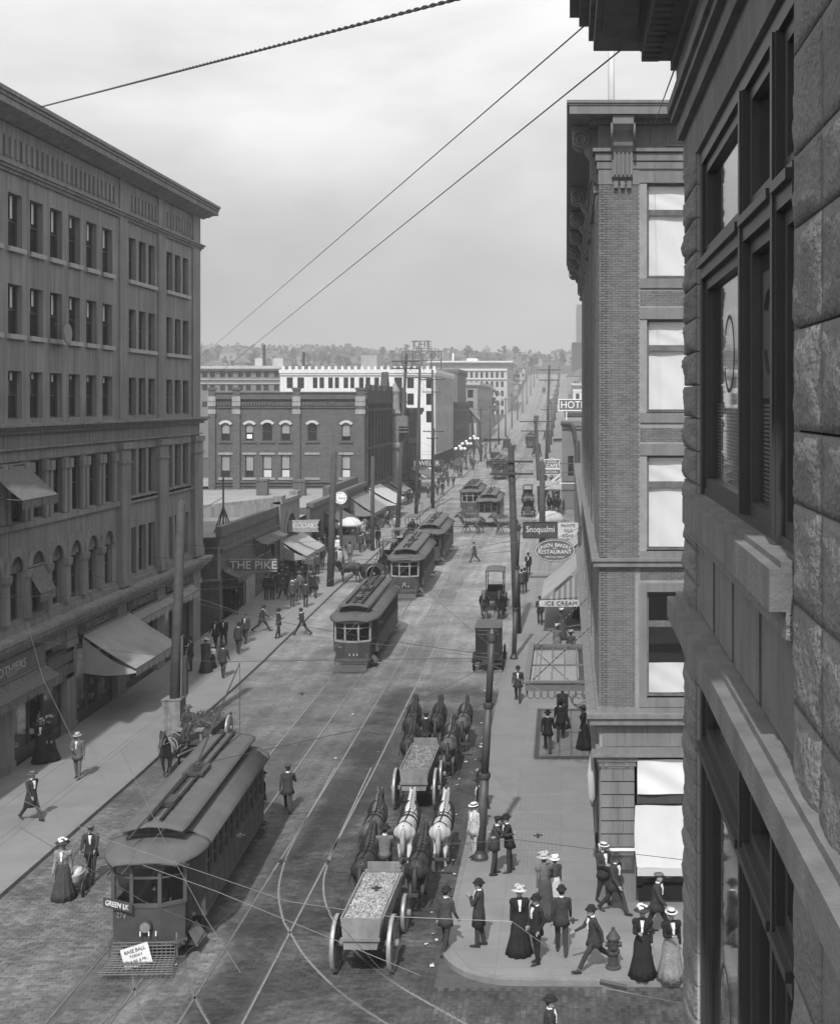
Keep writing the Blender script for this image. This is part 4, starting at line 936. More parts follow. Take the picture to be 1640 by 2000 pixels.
# ------------------------------------------------------------------ right side beyond the corner hotel
def far_right():
    r = block('narrow brick corner store with curled gutter under the hotel sign', -.5, 12, 152, 186, 12.0, mat('mid_brown_brick'), [(.2, .9, 5.8, 8.2)], grid(154, 7, 4.4, 1.5, [(6, 2.5)]), side=-1, corn=.35)
    b = MB(); b.tube([(-.6, 151.6, 12.1), (.6, 151.5, 12.0), (.9, 151.4, 11.6), (1.1, 151.4, 10)], .25, 7); b.tube([(1.3, 151.5, 10), (1.35, 151.5, 3)], .3, 6); b.build('drain_pipe', IRON, r)
    s_ = thing('hotel_sign', 'white-lettered sign reading HOTEL on a rooftop at the right', 'sign', (1.3, 158, 12.4))
    b = MB(); b.box((-.85, 157.95, 13.6), (3.6, 158.05, 14.85)); b.build('board', mat('sign_board_mid'), s_)
    b = MB()
    for a in (((-.95, 157.9, 13.5), (3.7, 158.0, 13.6)), ((-.95, 157.9, 14.85), (3.7, 158.0, 14.95)), ((-.95, 157.9, 13.6), (-.85, 158.0, 14.85))): b.box(*a)
    b.box((0, 158, 12), (.1, 158.1, 13.6)); b.box((2, 158, 12), (2.1, 158.1, 13.6)); b.build('frame', WHITE, s_)
    text('HOTEL', 1.25, WHITE, s_, Vector((1.1, 157.9, 14.2)) - s_.location, 0, .92, .03)
    b = MB()
    block('brown store with dark shop front beyond the second crossing on the right', -.2, 14, 208, 320, 13, BRICKM, grid(.4, 3, 3, 1.2, [(7, 2.2), (10, 2.2)]), grid(212, 16, 6.5, 1.6, [(7, 2.4), (10, 2.2)]), side=-1, corn=.5)
    block('grey frame block stepping up the hill on the right', -.8, 14, 335, 420, 15, GREYW, grid(0, 4, 3, 1.2, [(9, 2), (12, 2)]), grid(340, 9, 8, 2, [(9, 2.2), (12, 2.2)]), side=-1, corn=.4)
    block('pale house with three front windows above the hotel sign', 1.8, 12, 430, 450, 20.5, mat('mid_brown_brick'), [], [], corn=.6, side=-1, trim=CREAM)
    block('white gabled porch front on the hill to the right', 2.3, 9.5, 425, 429, 18.4, TERRA, [(3.2, 4.4, 15.4, 17.4), (5.2, 6.4, 15.4, 17.4)], [], corn=.2, side=-1)
    block('wide grey barn-like hall on the right of the hill', 3, 40, 640, 690, 44, mat('dark_block'), [], [], corn=.4, side=-1)
    block('flat roofed tall block topping the hill at the right', 7.5, 40, 900, 950, 83, mat('grey_block'), [], [], corn=0, side=-1, name='hilltop_block')
far_right()
# ------------------------------------------------------------------ the hill: houses, trees, tower
def hz(x, y):
    side = 0
    if y > 600 and x < -20: side = (min(1, (y - 600) / 700)) * 3 * min(1, (-x - 20) / 200) + (2 * math.sin(x * .013) + 1.5 * math.sin(x * .031 + 1)) * min(1, (y - 600) / 600)
    if y > 600 and x > 0: side = (min(1, (y - 600) / 700)) * 8 * min(1, x / 60)
    return g(y) - .2 + side
def house_me(w, d, h, roof, key):
    b = MB(); b.box((-w / 2, -d / 2, -3), (w / 2, d / 2, h)); wm = b.mesh('wall', [CREAM, GREYW, BRICKM, GREYW][key % 4])
    b = MB(); b.prism([(-w / 2 - .5, h), (w / 2 + .5, h), (0, h + roof)], 'y', -d / 2 - .4, d / 2 + .4); b.box((w * .2, -.4, h), (w * .2 + .8, .4, h + roof + 1)); rm = b.mesh('roof', ROOFT)
    q = MB(); q.box((-.6, -.06, 0), (.6, .05, 1.7)); return wm, rm, q.mesh('window', GLASS)
HM = [house_me(9, 9, 6, 3.5, 0), house_me(11, 8, 5, 3, 1), house_me(8, 10, 7, 4, 2), house_me(12, 9, 8, 2.5, 3), house_me(7, 8, 5, 4, 0)]
def hill_houses():
    spots = []
    for row, y in enumerate((620, 660, 700, 760, 820, 890, 960, 1040, 1130, 1230, 1330)):
        xa = (380 - VX) * y / FPX; x = xa + rnd.uniform(0, 12)
        while x < (1130 - VX) * y / FPX:
            if x < -27 or x > 6 or y > 790:
                if rnd.random() < (.5 if y < 900 else .3): spots.append((x, y + rnd.uniform(-12, 12), rnd.randrange(5)))
            x += rnd.uniform(11, 22)
    for y in range(500, 770, 17): spots += [(-28 + rnd.uniform(-2, 1), y, rnd.randrange(5)), (9 + rnd.uniform(-1, 2), y + 6, rnd.randrange(5))]
    for x, y, k in spots:
        px = VX + x * FPX / y
        band = 'at the foot of the hill' if y < 690 else ('half way up the hill' if y < 950 else 'near the wooded skyline')
        where = band + ' beside the rising street' if px > 1000 else (band + ' above the white terracotta building' if px > 550 else band + ' above the brown brick hotel')
        o = tag(ob('hill_house', None, None, (x, y, hz(x, y))), 'gable roofed %s house %s' % (('cream', 'tall grey', 'brown', 'broad grey', 'small cream')[k], where), 'house', 'houses on the far hill')
        ob('wall', HM[k][0], o); ob('roof', HM[k][1], o)
        d = (4.5, 4, 5, 4.5, 4)[k]
        for wx in (-2, 2):
            for wz in ((1.0,) if k in (1, 4) else (.8, 3.6)): ob('window', HM[k][2], o, (wx, -d - .02, wz))
hill_houses()
LEAF = mat('foliage', .075, .9, .5, .8, island=.35)
BARK = mat('bark', .07, .9, .3, 3)
def tree_me(seed, h, w):
    rs = np.random.RandomState(seed); q = MB(); q.tube([(0, 0, -1), (.1, 0, h * .3), (0, .1, h * .55), (.1, .1, h * .85)], [.28, .22, .16, .05], 6)
    cl = []
    for i in range(9):
        a = rs.uniform(0, 6.28); z = rs.uniform(.4, .95) * h; r_ = w * rs.uniform(.25, .8) * (1.15 - abs(z / h - .6)); p = (r_ * math.cos(a), r_ * math.sin(a), z); q.tube([(0, 0, z * .7), p], [.1, .03], 4); cl.append(p)
    tm = q.mesh('trunk', BARK); q = MB()
    for p in cl + [(0, 0, h * .95), (0, 0, h * .7)]:
        for k in range(55):
            d = rs.normal(0, 1, 3); d /= np.linalg.norm(d) + 1e-6; c = np.array(p) + d * rs.uniform(.2, 1) * w * .36 * np.array([1, 1, .8])
            n = rs.normal(0, 1, 3); u = np.cross(d, n); u /= np.linalg.norm(u) + 1e-6; v = np.cross(u, d + n * .4); v /= np.linalg.norm(v) + 1e-6; s_ = rs.uniform(.16, .4) * w / 3
            q.add([tuple(c - u * s_), tuple(c + v * s_ * .6), tuple(c + u * s_), tuple(c - v * s_ * .6)], [(0, 1, 2, 3)])
    return tm, q.mesh('crown', LEAF)
TM = [tree_me(1, 8, 3.2), tree_me(2, 10, 3), tree_me(3, 7, 3.6), tree_me(4, 12, 3.4)]
def trees():
    def tr(x, y, k, lab, grp=None, s_=1):
        o = tag(ob('street_tree' if y < 500 else 'hill_tree', None, None, (x, y, hz(x, y) if y > 500 else g(y))), (lab if grp != 'trees on the far hill' else 'rounded tree ' + ('at the foot of the hazy hill' if y < 750 else 'half way up the hazy hill' if y < 1050 else 'near the hazy skyline') + (', left of the white building' if x / y < -.22 else ', above the white building' if x / y < -.08 else ', toward the climbing street')), 'tree', grp); o.scale = (s_,) * 3; o.rotation_euler.z = rnd.uniform(0, 6); ob('trunk', TM[k][0], o); ob('crown', TM[k][1], o)
    tr(-24.5, 395, 3, 'dark bushy tree before the big pale hotel', None, 1.1); tr(-23.5, 415, 1, 'second dark tree against the big pale hotel, farther up', None, 1.1)
    tr(-43.5, 128, 1, 'tree showing between the stone block and the brick hall', None, .95)
    for y in (545, 570, 600, 640, 690): tr(-24.5, y, rnd.randrange(4), 'dusky street tree on the rising left pavement', 'trees along the hill street')
    for i in range(260):
        y = rnd.choice((640, 720, 800, 900, 1000, 1150, 1280)) + rnd.uniform(-25, 25); px = rnd.uniform(385, 1130); x = (px - VX) * y / FPX
        if -26 < x < 5 and y < 785: continue
        tr(x, y, rnd.randrange(4), 'rounded tree among the houses of the hazy hill', 'trees on the far hill', rnd.uniform(.8, 1.3))
    q = MB(); rs = np.random.RandomState(9)                        # the wooded skyline reads as one mass
    for i in range(21000):
        px = rs.uniform(330, 1180); y = (1380 + rs.uniform(-40, 330)) if i % 3 else rs.uniform(980, 1340); x = (px - VX) * y / FPX; z = hz(x, y) + rs.uniform(0, 9) * (1 + .4 * math.sin(x * .05)); s_ = rs.uniform(.8, 2.2)
        n = rs.normal(0, 1, 3); u = np.cross(n, (0, 0, 1.)); u /= np.linalg.norm(u); v = np.cross(u, n); v /= np.linalg.norm(v); c = np.array((x, y, z))
        q.add([tuple(c - u * s_), tuple(c - v * s_), tuple(c + u * s_), tuple(c + v * s_)], [(0, 1, 2, 3)])
    q.build('far_woods', LEAF)['kind'] = 'stuff'
    Y = 1290.0; k = Y / FPX; X = lambda px: (px - VX) * k; Z = lambda py: H - (py - VY) * k
    t_ = thing('hilltop_school', 'large hilltop hall with a pyramid capped tower on the skyline', 'hall', (X(935), Y, Z(704)))
    b = MB(); b.box((X(917), Y, Z(715)), (X(958), Y + 20, Z(694))); b.build('wall', BRICKM, t_); b = MB(); b.prism([(X(916), Z(694)), (X(946), Z(694)), (X(941), Z(689)), (X(921), Z(689))], 'y', Y, Y + 20); b.build('roof', ROOFT, t_)
    b = MB(); b.box((X(944.5), Y - 2, Z(700)), (X(956), Y + 6, Z(682))); tw = b.build('tower', BRICKM, t_); b = MB(); b.lathe([((X(957) - X(944)) * .72, 0), (0, Z(673) - Z(682))], 4, c=(X(950.2), Y + 2, Z(682))); b.build('spire', ROOFT, tw)
trees()
# ------------------------------------------------------------------ right: the brick corner hotel
HBR = mat('pressed_brick', .145, .85, .1, .8, .08, 30, island=.16, streak=.14)
MORT = mat('lime_mortar', .24, .95, .2, 3)
BSTONE = mat('grey_trim_stone', .17, .8, .14, 1.2, .08, 16, streak=.2)
def bricks_on(T, flip, u0, u1, z0, z1, ops, d, n_parts, parent, bl=.21, bh=.072, name='brick', skew=0):
    """Courses of single bricks over a wall face; the first n_parts are objects, the rest one part."""
    rest = MB(T, flip); cnt = 0; zc = z0; row = 0; proto = None; rz = None
    while zc < z1 - .02:
        zt_ = min(zc + bh - .012, z1); u = u0 - (bl / 2 if row % 2 else 0)
        while u < u1 - .01:
            a, e = max(u, u0), min(u + bl - .012, u1)
            if e - a > .03 and not any(o[0] - .001 < (a + e) / 2 < o[1] + .001 and o[2] - .03 < (zc + zt_) / 2 < o[3] + .03 for o in ops):
                j = rnd.uniform(0, .006); full = (e - a) > bl - .02
                rest.add([(a, d - .02, zc), (e, d - .02, zc), (e, d - .02, zt_), (a, d - .02, zt_), (a, d + .008 + j, zc), (e, d + .008 + j, zc), (e, d + .008 + j, zt_), (a, d + .008 + j, zt_)], [(4, 5, 6, 7)[::-1], (0, 1, 5, 4)[::-1], (1, 2, 6, 5)[::-1], (2, 3, 7, 6)[::-1], (3, 0, 4, 7)[::-1]])
                cnt += 1
            u += bl
        zc += bh; row += 1
    # pull the first n_parts out as parts
    k = min(n_parts, cnt)
    for i in range(k):
        q = MB(); q.add(rest.v[i * 8:i * 8 + 8], [tuple(v - i * 8 for v in f) for f in rest.f[i * 5:i * 5 + 5]]); q.build(name, HBR, parent)
    rest.v = rest.v[k * 8:]; rest.f = [tuple(v - k * 8 for v in f) for f in rest.f[k * 5:]]; rest.m = rest.m[k * 5:]
    if rest.f: rest.build(name + 'work', HBR, parent)['kind'] = 'stuff'
def hotel():
    X0, Y0, Y1, X1 = .95, 37.1, 79.0, 14.0
    r = thing('corner_hotel', 'tall brick corner hotel with white window shades and heavy bracketed cornice', 'building', (X0, Y0, 0))
    F = frame((0, Y0), 0); G = frame((X0, 0), RD(-90))        # G: u = -Y, outward = -X
    wx = [(2.34, 4.1)] + [(2.34 + 3.6 * i, 4.1 + 3.6 * i) for i in (1, 2)]
    rows = [(18.2, 20.95), (14.3, 17.0), (10.3, 13.05), (6.05, 9.1)]
    fo = [(a, b_, z0, z1) for a, b_ in wx for z0, z1 in rows]
    b = MB(F, True); wall(b, X0, X1, 5.2, 22.4, fo, 0, .22)
    bays = [(43.2 + i * 6.1, 48.3 + i * 6.1) for i in range(6)]
    bays[-1] = (73.7, 77.5)
    go = [(-(e - .25), -(a + .25), z0, z1) for a, e in bays for z0, z1 in rows]
    b.T = G; wall(b, -Y1, -Y0, 4.6, 22.4, go, -.25, .2)
    b.T = None; b.flip = False
    b.add([(X0 + .25, Y1, 0), (X1, Y1, 0), (X1, Y1, 22.4), (X0 + .25, Y1, 22.4)], [(0, 1, 2, 3)]); b.box((X0 + .3, Y0 + .3, 22.2), (X1, Y1, 22.4))
    b.build('wall', MORT, r)
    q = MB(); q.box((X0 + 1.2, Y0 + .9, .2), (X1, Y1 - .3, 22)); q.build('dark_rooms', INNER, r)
    # brickwork: the corner pier and spandrels of the front; pilasters up the street side
    win = [(2.2, X1, z0 - .42, z1 + .42) for z0, z1 in rows[:3]] + [(1.98, X1, 5.2, 9.45)]
    bricks_on(F, True, X0, 2.12, 10.1, 20.9, [], 0, 0, r)
    bricks_on(F, True, X0, 2.0, 5.75, 9.78, [(0, .9, 0, 0)], 0, 300, r)
    bricks_on(F, True, 2.14, 4.6, 9.45, 9.78, [], 0, 0, r)
    for za, zb in ((13.45, 13.85), (17.4, 17.85)): bricks_on(F, True, 2.14, 4.6, za, zb, [], .0, 0, r)
    pil = [(Y0, 38.35)] + [(bays[i][1], bays[i + 1][0]) for i in range(5)] + [(77.5, Y1)]
    b = MB(G, True)
    pil = [(Y0, 43.2)] + pil[1:]
    for a, e in pil: b.box((-e, -.25, 4.6), (-a, -.012, 21.4))
    b.build('street_piers', MORT, r)
    for a, e in pil[:5]: bricks_on(G, True, -e, -a, 5.75, 20.9, [(-99, 0, 9.75, 10.1)], -.012, 0, r, bl=.22)
    # trim on the front
    b = MB(F, True); b.box((X0 - .02, 0, 20.9), (2.12, .03, 21.34)); b.build('pier_cap', BSTONE, r)
    for a, e in wx:
        for i, (z0, z1) in enumerate(rows):
            b = MB(F, True)
            if i < 3: b.box((a - .22, 0, z1), (e + .5, .03, z1 + .33)); b.build('lintel', BSTONE, r); b = MB(F, True); b.box((a - .2, 0, z0 - .3), (e + .5, .05, z0 - .02))
            else: b.box((a - .22, 0, z0 - .02), (a, .05, z1)); b.box((a - .22, 0, z1), (e + .4, .05, z1 + .25)); b.build('window_surround', BSTONE, r); b = MB(F, True); b.box((a - .22, 0, z0 - .28), (e + .4, .06, z0 - .02))
            b.build('sill', BSTONE, r)
    def band(name, segs, ret=True):
        """Moulded band round the corner."""
        b = MB()
        for z0, z1, d in segs: b.box((X0 - d, Y0 - d, z0), (X1, Y0 + .01, z1)); b.box((X0 - d, Y0 + .01, z0), (X0 + .3, Y1, z1))
        return b.build(name, BSTONE, r)
    band('belt_course', [(9.78, 9.84, .06), (9.84, 10.0, .16), (10.0, 10.08, .22)])
    band('belt_course', [(5.2, 5.3, .1), (5.3, 5.5, .28), (5.5, 5.62, .36), (5.62, 5.75, .08)])
    band('frieze', [(4.35, 4.42, .2), (4.42, 4.6, .1), (4.6, 5.2, -.02)])
    for k in range(6):
        b = MB(F, True); b.box((1.05 + k * .66, 0, 4.62), (1.69 + k * .66, .02, 5.18)); b.build('frieze_panel', BSTONE, r)
    band('architrave', [(21.35, 21.55, .06), (21.58, 21.8, .1), (21.83, 21.93, .18)])
    b = MB(F, True); b.box((2.9, 0, 22.0), (6, .05, 22.6)); b.box((3.0, .05, 22.1), (6, .08, 22.5)); b.add([(2.45, .06, 21.98), (2.8, .03, 22.15), (2.8, .03, 22.45), (2.45, .06, 22.62)], [(3, 2, 1, 0)]); b.build('frieze_panel', BSTONE, r)
    # cornice
    b = MB(); b.box((X0 - .015, Y0 - .015, 21.94), (X1, Y1, 22.615)); b.build('frieze_wall', BSTONE, r)
    b = MB(); o = .86
    b.box((X0 - o, Y0 - o, 22.76), (X1, Y1 + .5, 23.0)); b.box((X0 - o - .03, Y0 - o - .03, 23.0), (X1, Y1 + .5, 23.06)); b.box((X0 - o - .07, Y0 - o - .07, 23.06), (X1, Y1 + .5, 23.14)); b.box((X0 - .2, Y0 - .2, 22.62), (X1, Y1, 22.755)); b.build('cornice', BSTONE, r)
    b = MB()
    for k in range(24): b.box((X0 - .1 + k * .14, Y0 - .28, 22.63), (X0 - .02 + k * .14, Y0 - .2, 22.73))
    for k in range(150): b.box((X0 - .28, Y0 + k * .14, 22.63), (X0 - .2, Y0 + .08 + k * .14, 22.73))
    b.build('egg_and_dart', BSTONE, r)
    # scroll brackets
    def bracket(T):
        b = MB(T, True); w = .3
        pts = [(.78, 22.74), (.78, 22.55)]
        for t in np.linspace(0, 1, 9): pts.append((.78 - .5 * t ** .7 + .04 * math.sin(t * 9), 22.5 - .62 * t))
        pts += [(.2, 21.75), (.16, 21.1), (0, 21.0), (0, 22.74)]
        n = len(pts); b.add([(-w, d, z) for d, z in pts] + [(w, d, z) for d, z in pts], [tuple(range(n)), tuple(range(2 * n - 1, n - 1, -1))] + [(i, i + n, (i + 1) % n + n, (i + 1) % n) for i in range(n)])
        for s_ in (-w - .02, w + .02):                        # volutes
            for R_ in (.24, .13):
                P = [(s_, .5 + R_ * math.cos(a), 22.34 + R_ * math.sin(a)) for a in np.linspace(0, 2 * math.pi, 17)[:-1]]; b.tube(P, .035, 5, closed=True)
        for k in range(5): b.box((-w + .06 + k * .12, .18, 21.15), (-w + .1 + k * .12, .25, 21.8))
        for k in range(3): b.box((-w + .06 + k * .19, 0, 20.78), (-w + .18 + k * .19, .14, 20.98))
        return b
    bracket(frame((1.62, Y0), 0)).build('bracket', BSTONE, r, smooth=False)
    bracket(frame((6.9, Y0), 0)).build('bracket', BSTONE, r)
    for a, e in [(37.6, 38.5)] + pil[1:]: bracket(frame((X0, (a + e) / 2), RD(-90))).build('bracket', BSTONE, r)
    # windows
    def hw(T, rz, u, z0, z1, w, shade, d=.16):
        h_ = z1 - z0; wd = window(r, T, rz, u, z0, w, h_, d, 'none', fm=WOODM, pm=CLEAR)
        q = MB(T, True); tz = z0 + h_ * .66
        q.box((u + .06, -d - .04, tz), (u + w - .06, -d + .05, tz + .17)); q.box((u - .02, -d, z0 - .04), (u + w + .02, .0, z0)); q.build('transom_bar', WOODM, wd) 
        for (a, e) in shade:
            nn = 12; vs = []; 
            for i in range(nn + 1):
                for j in range(nn + 1):
                    uu, zz = i / nn, j / nn; vs.append((u + .07 + (w - .14) * uu, -d - .07 + .022 * math.sin(uu * 7 + zz * 5 + z0) * math.sin(zz * 4 + uu * 3), a + (e - a) * zz))
            q = MB(T, True); q.add(vs, [(i * (nn + 1) + j, (i + 1) * (nn + 1) + j, (i + 1) * (nn + 1) + j + 1, i * (nn + 1) + j + 1) for i in range(nn) for j in range(nn)]); q.build('window_shade', BLIND, wd, smooth=True)
    for a, e in wx:
        for i, (z0, z1) in enumerate(rows):
            h_ = z1 - z0; tz = z0 + h_ * .66
            hw(F, 0, a, z0, z1, e - a, [(z0 + .08, tz), (tz + .17, z1 - .08)] if i < 3 else [(z0 + .08, z0 + .95)])
    for a, e in bays:
        for z0, z1 in rows: window(r, G, RD(-90), -(e - .25), z0, e - a - .5, z1 - z0, .38, 'cross', fm=WOODM)
    # ground floor: rusticated corner pier, shop window, awning
    b = MB(); b.box((X0 + .05, Y0 + .08, .14), (1.98, Y0 + .9, 4.36)); b.build('pier_core', MORT, r)
    for k, z in enumerate(np.arange(1.72, 3.95, .38)):
        cuts = (1.0, 1.36, 1.66, 1.98) if k % 2 else (1.0, 1.5, 1.98)
        for a, e in zip(cuts[:-1], cuts[1:]):
            q = MB(); q.box((a + (.0 if a == 1.0 else .005), Y0 - .02, z), (e - .005, Y0 + .2, z + .34)); q.build('stone', BSTONE, r)
        q = MB(); q.box((X0 + .03, Y0 + .2, z), (X0 + .3, Y0 + 1.2, z + .34)); q.build('stone', BSTONE, r)
    b = MB(); b.box((X0 - .04, Y0 - .1, 4.2), (2.06, Y0 + .3, 4.34)); b.box((X0, Y0 - .05, 4.05), (2.02, Y0 + .3, 4.2))
    for k in range(22): b.box((X0 + .02 + k * .047, Y0 - .08, 4.14), (X0 + .045 + k * .047, Y0 - .04, 4.19))
    b.box((X0 + .06, Y0 - .03, 3.98), (1.96, Y0 + .2, 4.04)); 
    for x in (1.16, 1.76): b.lathe([(0, -.05), (.07, -.05), (.09, 0)], 10, ax='y', c=(x, Y0 - .02, 4.1))
    b.build('pier_capital', BSTONE, r)
    b = MB(); b.box((X0, Y0 - .06, 1.6), (2.0, Y0 + .3, 1.66)); b.build('pier_ledge', WHITE, r)
    b = MB(); b.box((X0 - .02, Y0 - .12, .14), (2.02, Y0 + .3, 1.22)); b.box((X0 + .05, Y0 - .02, 1.22), (1.96, Y0 + .3, 1.6)); b.build('pier_pedestal', BSTONE, r)
    q = MB(); q.box((1.2, Y0 - .14, 1.0), (1.98, Y0 - .11, 1.5)); p_ = q.build('notice_panel', SIGND, r); q = MB(); q.box((1.55, Y0 - .16, 1.1), (1.9, Y0 - .14, 1.45)); q.build('poster', mat('poster_grey'), p_)
    b = MB(F, True); b.box((2.05, -.3, .14), (9, -.06, .56)); b.box((2.05, -.3, 2.95), (9, -.02, 3.22)); b.box((2.05, -.3, 4.25), (9, -.05, 4.4)); b.box((2.05, -.3, .5), (2.2, -.06, 4.3)); b.box((5.4, -.3, .5), (5.55, -.06, 4.3)); sw = b.build('shop_window', WOODD, r)
    q = MB(F, True); q.box((2.2, -.2, .56), (5.4, -.19, 2.95)); q.build('pane', CLEAR, sw)
    vs = []; q = MB(F, True)
    for i in range(31):
        for j in range(9): vs.append((2.25 + i * .1, -.55 + .06 * math.sin(i * 1.1 + j * .25), .6 + j * .29))
    q.add(vs, [(i * 9 + j, (i + 1) * 9 + j, (i + 1) * 9 + j + 1, i * 9 + j + 1) for i in range(30) for j in range(8)]); q.build('window_drape', GREYW, sw, smooth=True)
    vs = []; q = MB(F, True)
    for i in range(17):
        for j in range(9): vs.append((2.06 + i * .2, .06 + .03 * math.sin(i * .8 + j * .9), 3.25 + j * .125))
    q.add(vs, [(i * 9 + j, (i + 1) * 9 + j, (i + 1) * 9 + j + 1, i * 9 + j + 1) for i in range(16) for j in range(8)]); q.build('transom_shade', BLIND, sw, smooth=True)
    # the awning over the corner shop window (faces the cross street)
    aw = thing('shop_awning', 'bright white awning hung low over the corner shop window of the hotel', 'awning', (3.5, Y0, 2), 0)
    vs = []; nn = 12
    for i in range(nn + 1):
        for j in range(nn + 1):
            t = j / nn; x = 2.0 + 3.6 * i / nn; vs.append((x - .05 * math.sin(t * math.pi), Y0 - .05 - 1.0 * t, 2.92 - 1.45 * t - .09 * math.sin(math.pi * t) + .012 * math.sin(i * 1.3)))
    q = MB(); q.add(vs, [(i * (nn + 1) + j, i * (nn + 1) + j + 1, (i + 1) * (nn + 1) + j + 1, (i + 1) * (nn + 1) + j) for i in range(nn) for j in range(nn)]); q.build('canvas', CANVASW, aw, smooth=True)
    q = MB(); q.add([(2.0, Y0 - 1.05, 1.47), (5.6, Y0 - 1.05, 1.47), (5.6, Y0 - 1.06, 1.25), (2.0, Y0 - 1.06, 1.25)], [(0, 1, 2, 3)]); q.build('valance', CANVASW, aw)
    vs = [(2.0, Y0 - .05, 2.9)] + [(2.0 - .04 * math.sin(t * 3), Y0 - .05 - 1.0 * t, 2.9 - 1.45 * t) for t in np.linspace(.1, 1, 7)] + [(2.0, Y0 - .05, 1.35)]
    q = MB(); q.add(vs, [tuple(range(len(vs)))]); q.build('side_curtain', CANVASW, aw); q = MB(); q.tube([(2.02, Y0, 1.6), (2.02, Y0 - 1.05, 1.47)], .02, 5); q.tube([(5.58, Y0, 1.6), (5.58, Y0 - 1.05, 1.47)], .02, 5); q.build('iron_arms', IRON, aw)
    # folded white cloth at the street-side shop
    q = MB(); q.lathe([(.02, 2.4), (.13, 2.7), (.16, 3.4), (.08, 3.9), (.02, 4.1)], 8, c=(.78, 38.6, 0), wob=lambda a, i: .2 * math.sin(a * 3 + i)); tag(q.build('furled_awning', CANVASW, smooth=True), 'white furled awning cloth hanging on the street side of the hotel corner', 'awning')
    # street-side ground floor: dark shop fronts between iron piers
    b = MB(G, True)
    for a, e in [(37.2, 38.2), (43, 43.7), (49, 49.7), (55.4, 56.1), (61.6, 62.3), (67.8, 68.5), (74, 74.7), (78.2, 79)]: b.box((-e, -.6, .14), (-a, -.02, 4.6))
    b.build('shop_piers', BSTONE, r); b = MB(G, True); b.box((-79, -.7, .14), (-37.2, -.55, 4.6)); b.build('shop_glass', GLASS, r)
    b = MB(G, True); b.box((-79, -.5, .14), (-38, -.1, .7)); b.build('bulkheads', WOODD, r)
    # marquee
    m_ = thing('iron_marquee', 'glazed iron marquee hung on chains over the hotel entrance', 'canopy', (-.3, 52.5, 3.6))
    xa, xb, ya, yb, z = -1.56, .9, 48.7, 56.6, 3.75
    b = MB(); b.box((xa, ya, z - .15), (xb, ya + .14, z + .15)); b.box((xa, yb - .14, z - .15), (xb, yb, z + .15)); b.box((xa, ya + .14, z - .15), (xa + .14, yb - .14, z + .15)); b.box((xa - .06, ya - .06, z + .15), (xb, ya + .16, z + .22)); b.box((xa - .06, ya + .16, z + .15), (xa + .16, yb, z + .22))
    for i in range(1, 5): b.box((xa + i * .5 - .02, ya + .14, z), (xa + i * .5 + .02, yb - .14, z + .06))
    b.box((xa + .14, 52.6, z), (xb, 52.7, z + .055)); b.build('frame', IRONL, m_)
    GF = glass_mat('frosted_glass', .86)
    for i in range(5):
        for y0, y1 in ((ya + .15, 52.59), (52.71, yb - .15)):
            q = MB(); q.box((xa + i * .5 + (.15 if i == 0 else .03), y0, z + .01), (min(xa + (i + 1) * .5 - .03, xb), y1, z + .03)); q.build('glass_pane', GF, m_)
    b = MB()
    for k in range(9):
        x = xa + .1 + k * .265; P = [(x, ya + .05, z - .15), (x + .22, ya + .05, z - .15), (x + .22, ya + .05, z - .38), (x + .16, ya + .05, z - .44), (x + .06, ya + .05, z - .44), (x, ya + .05, z - .38)]; b.tube(P, .014, 4, closed=True)
    for k in range(24):
        y = ya + .3 + k * .32; P = [(xa + .05, y, z - .15), (xa + .05, y + .24, z - .15), (xa + .05, y + .24, z - .4), (xa + .05, y, z - .4)]; b.tube(P, .014, 4, closed=True)
    for a in np.linspace(0, 6, 12): b.tube([(.4 + .25 * math.cos(a), ya + .05, z - .45 + .22 * math.sin(a)), (.55 + .3 * math.cos(a + 1), ya + .05, z - .55 + .3 * math.sin(a + 1))], .014, 4)
    b.build('ironwork_fringe', IRON, m_)
    for y in (ya + .3, yb - .4):
        b = MB(); P0, P1 = Vector((xa + .3, y, z + .2)), Vector((.95, y + .2, z + 2.2))
        for k in range(30):
            p = P0.lerp(P1, (k + .5) / 30); b.tube([p + Vector((-.045, .0, -.03)), p + Vector((0, .03 * (k % 2), .03)), p + Vector((.045, 0, .045))], .022, 4)
        b.build('chain', IRON, m_)
    b = MB(); b.box((-.8, 49.1, 2.6), (-.2, 49.14, 3.25)); 
    # flagpole on the roof
    q = MB(); q.lathe([(.11, 0), (.1, 4), (.085, 9)], 10, c=(1.45, 41, 22.4)); tag(q.build('flagpole', WHITE, smooth=True), 'white flagpole standing on the roof of the brick hotel', 'flagpole')
    return r
hotel()
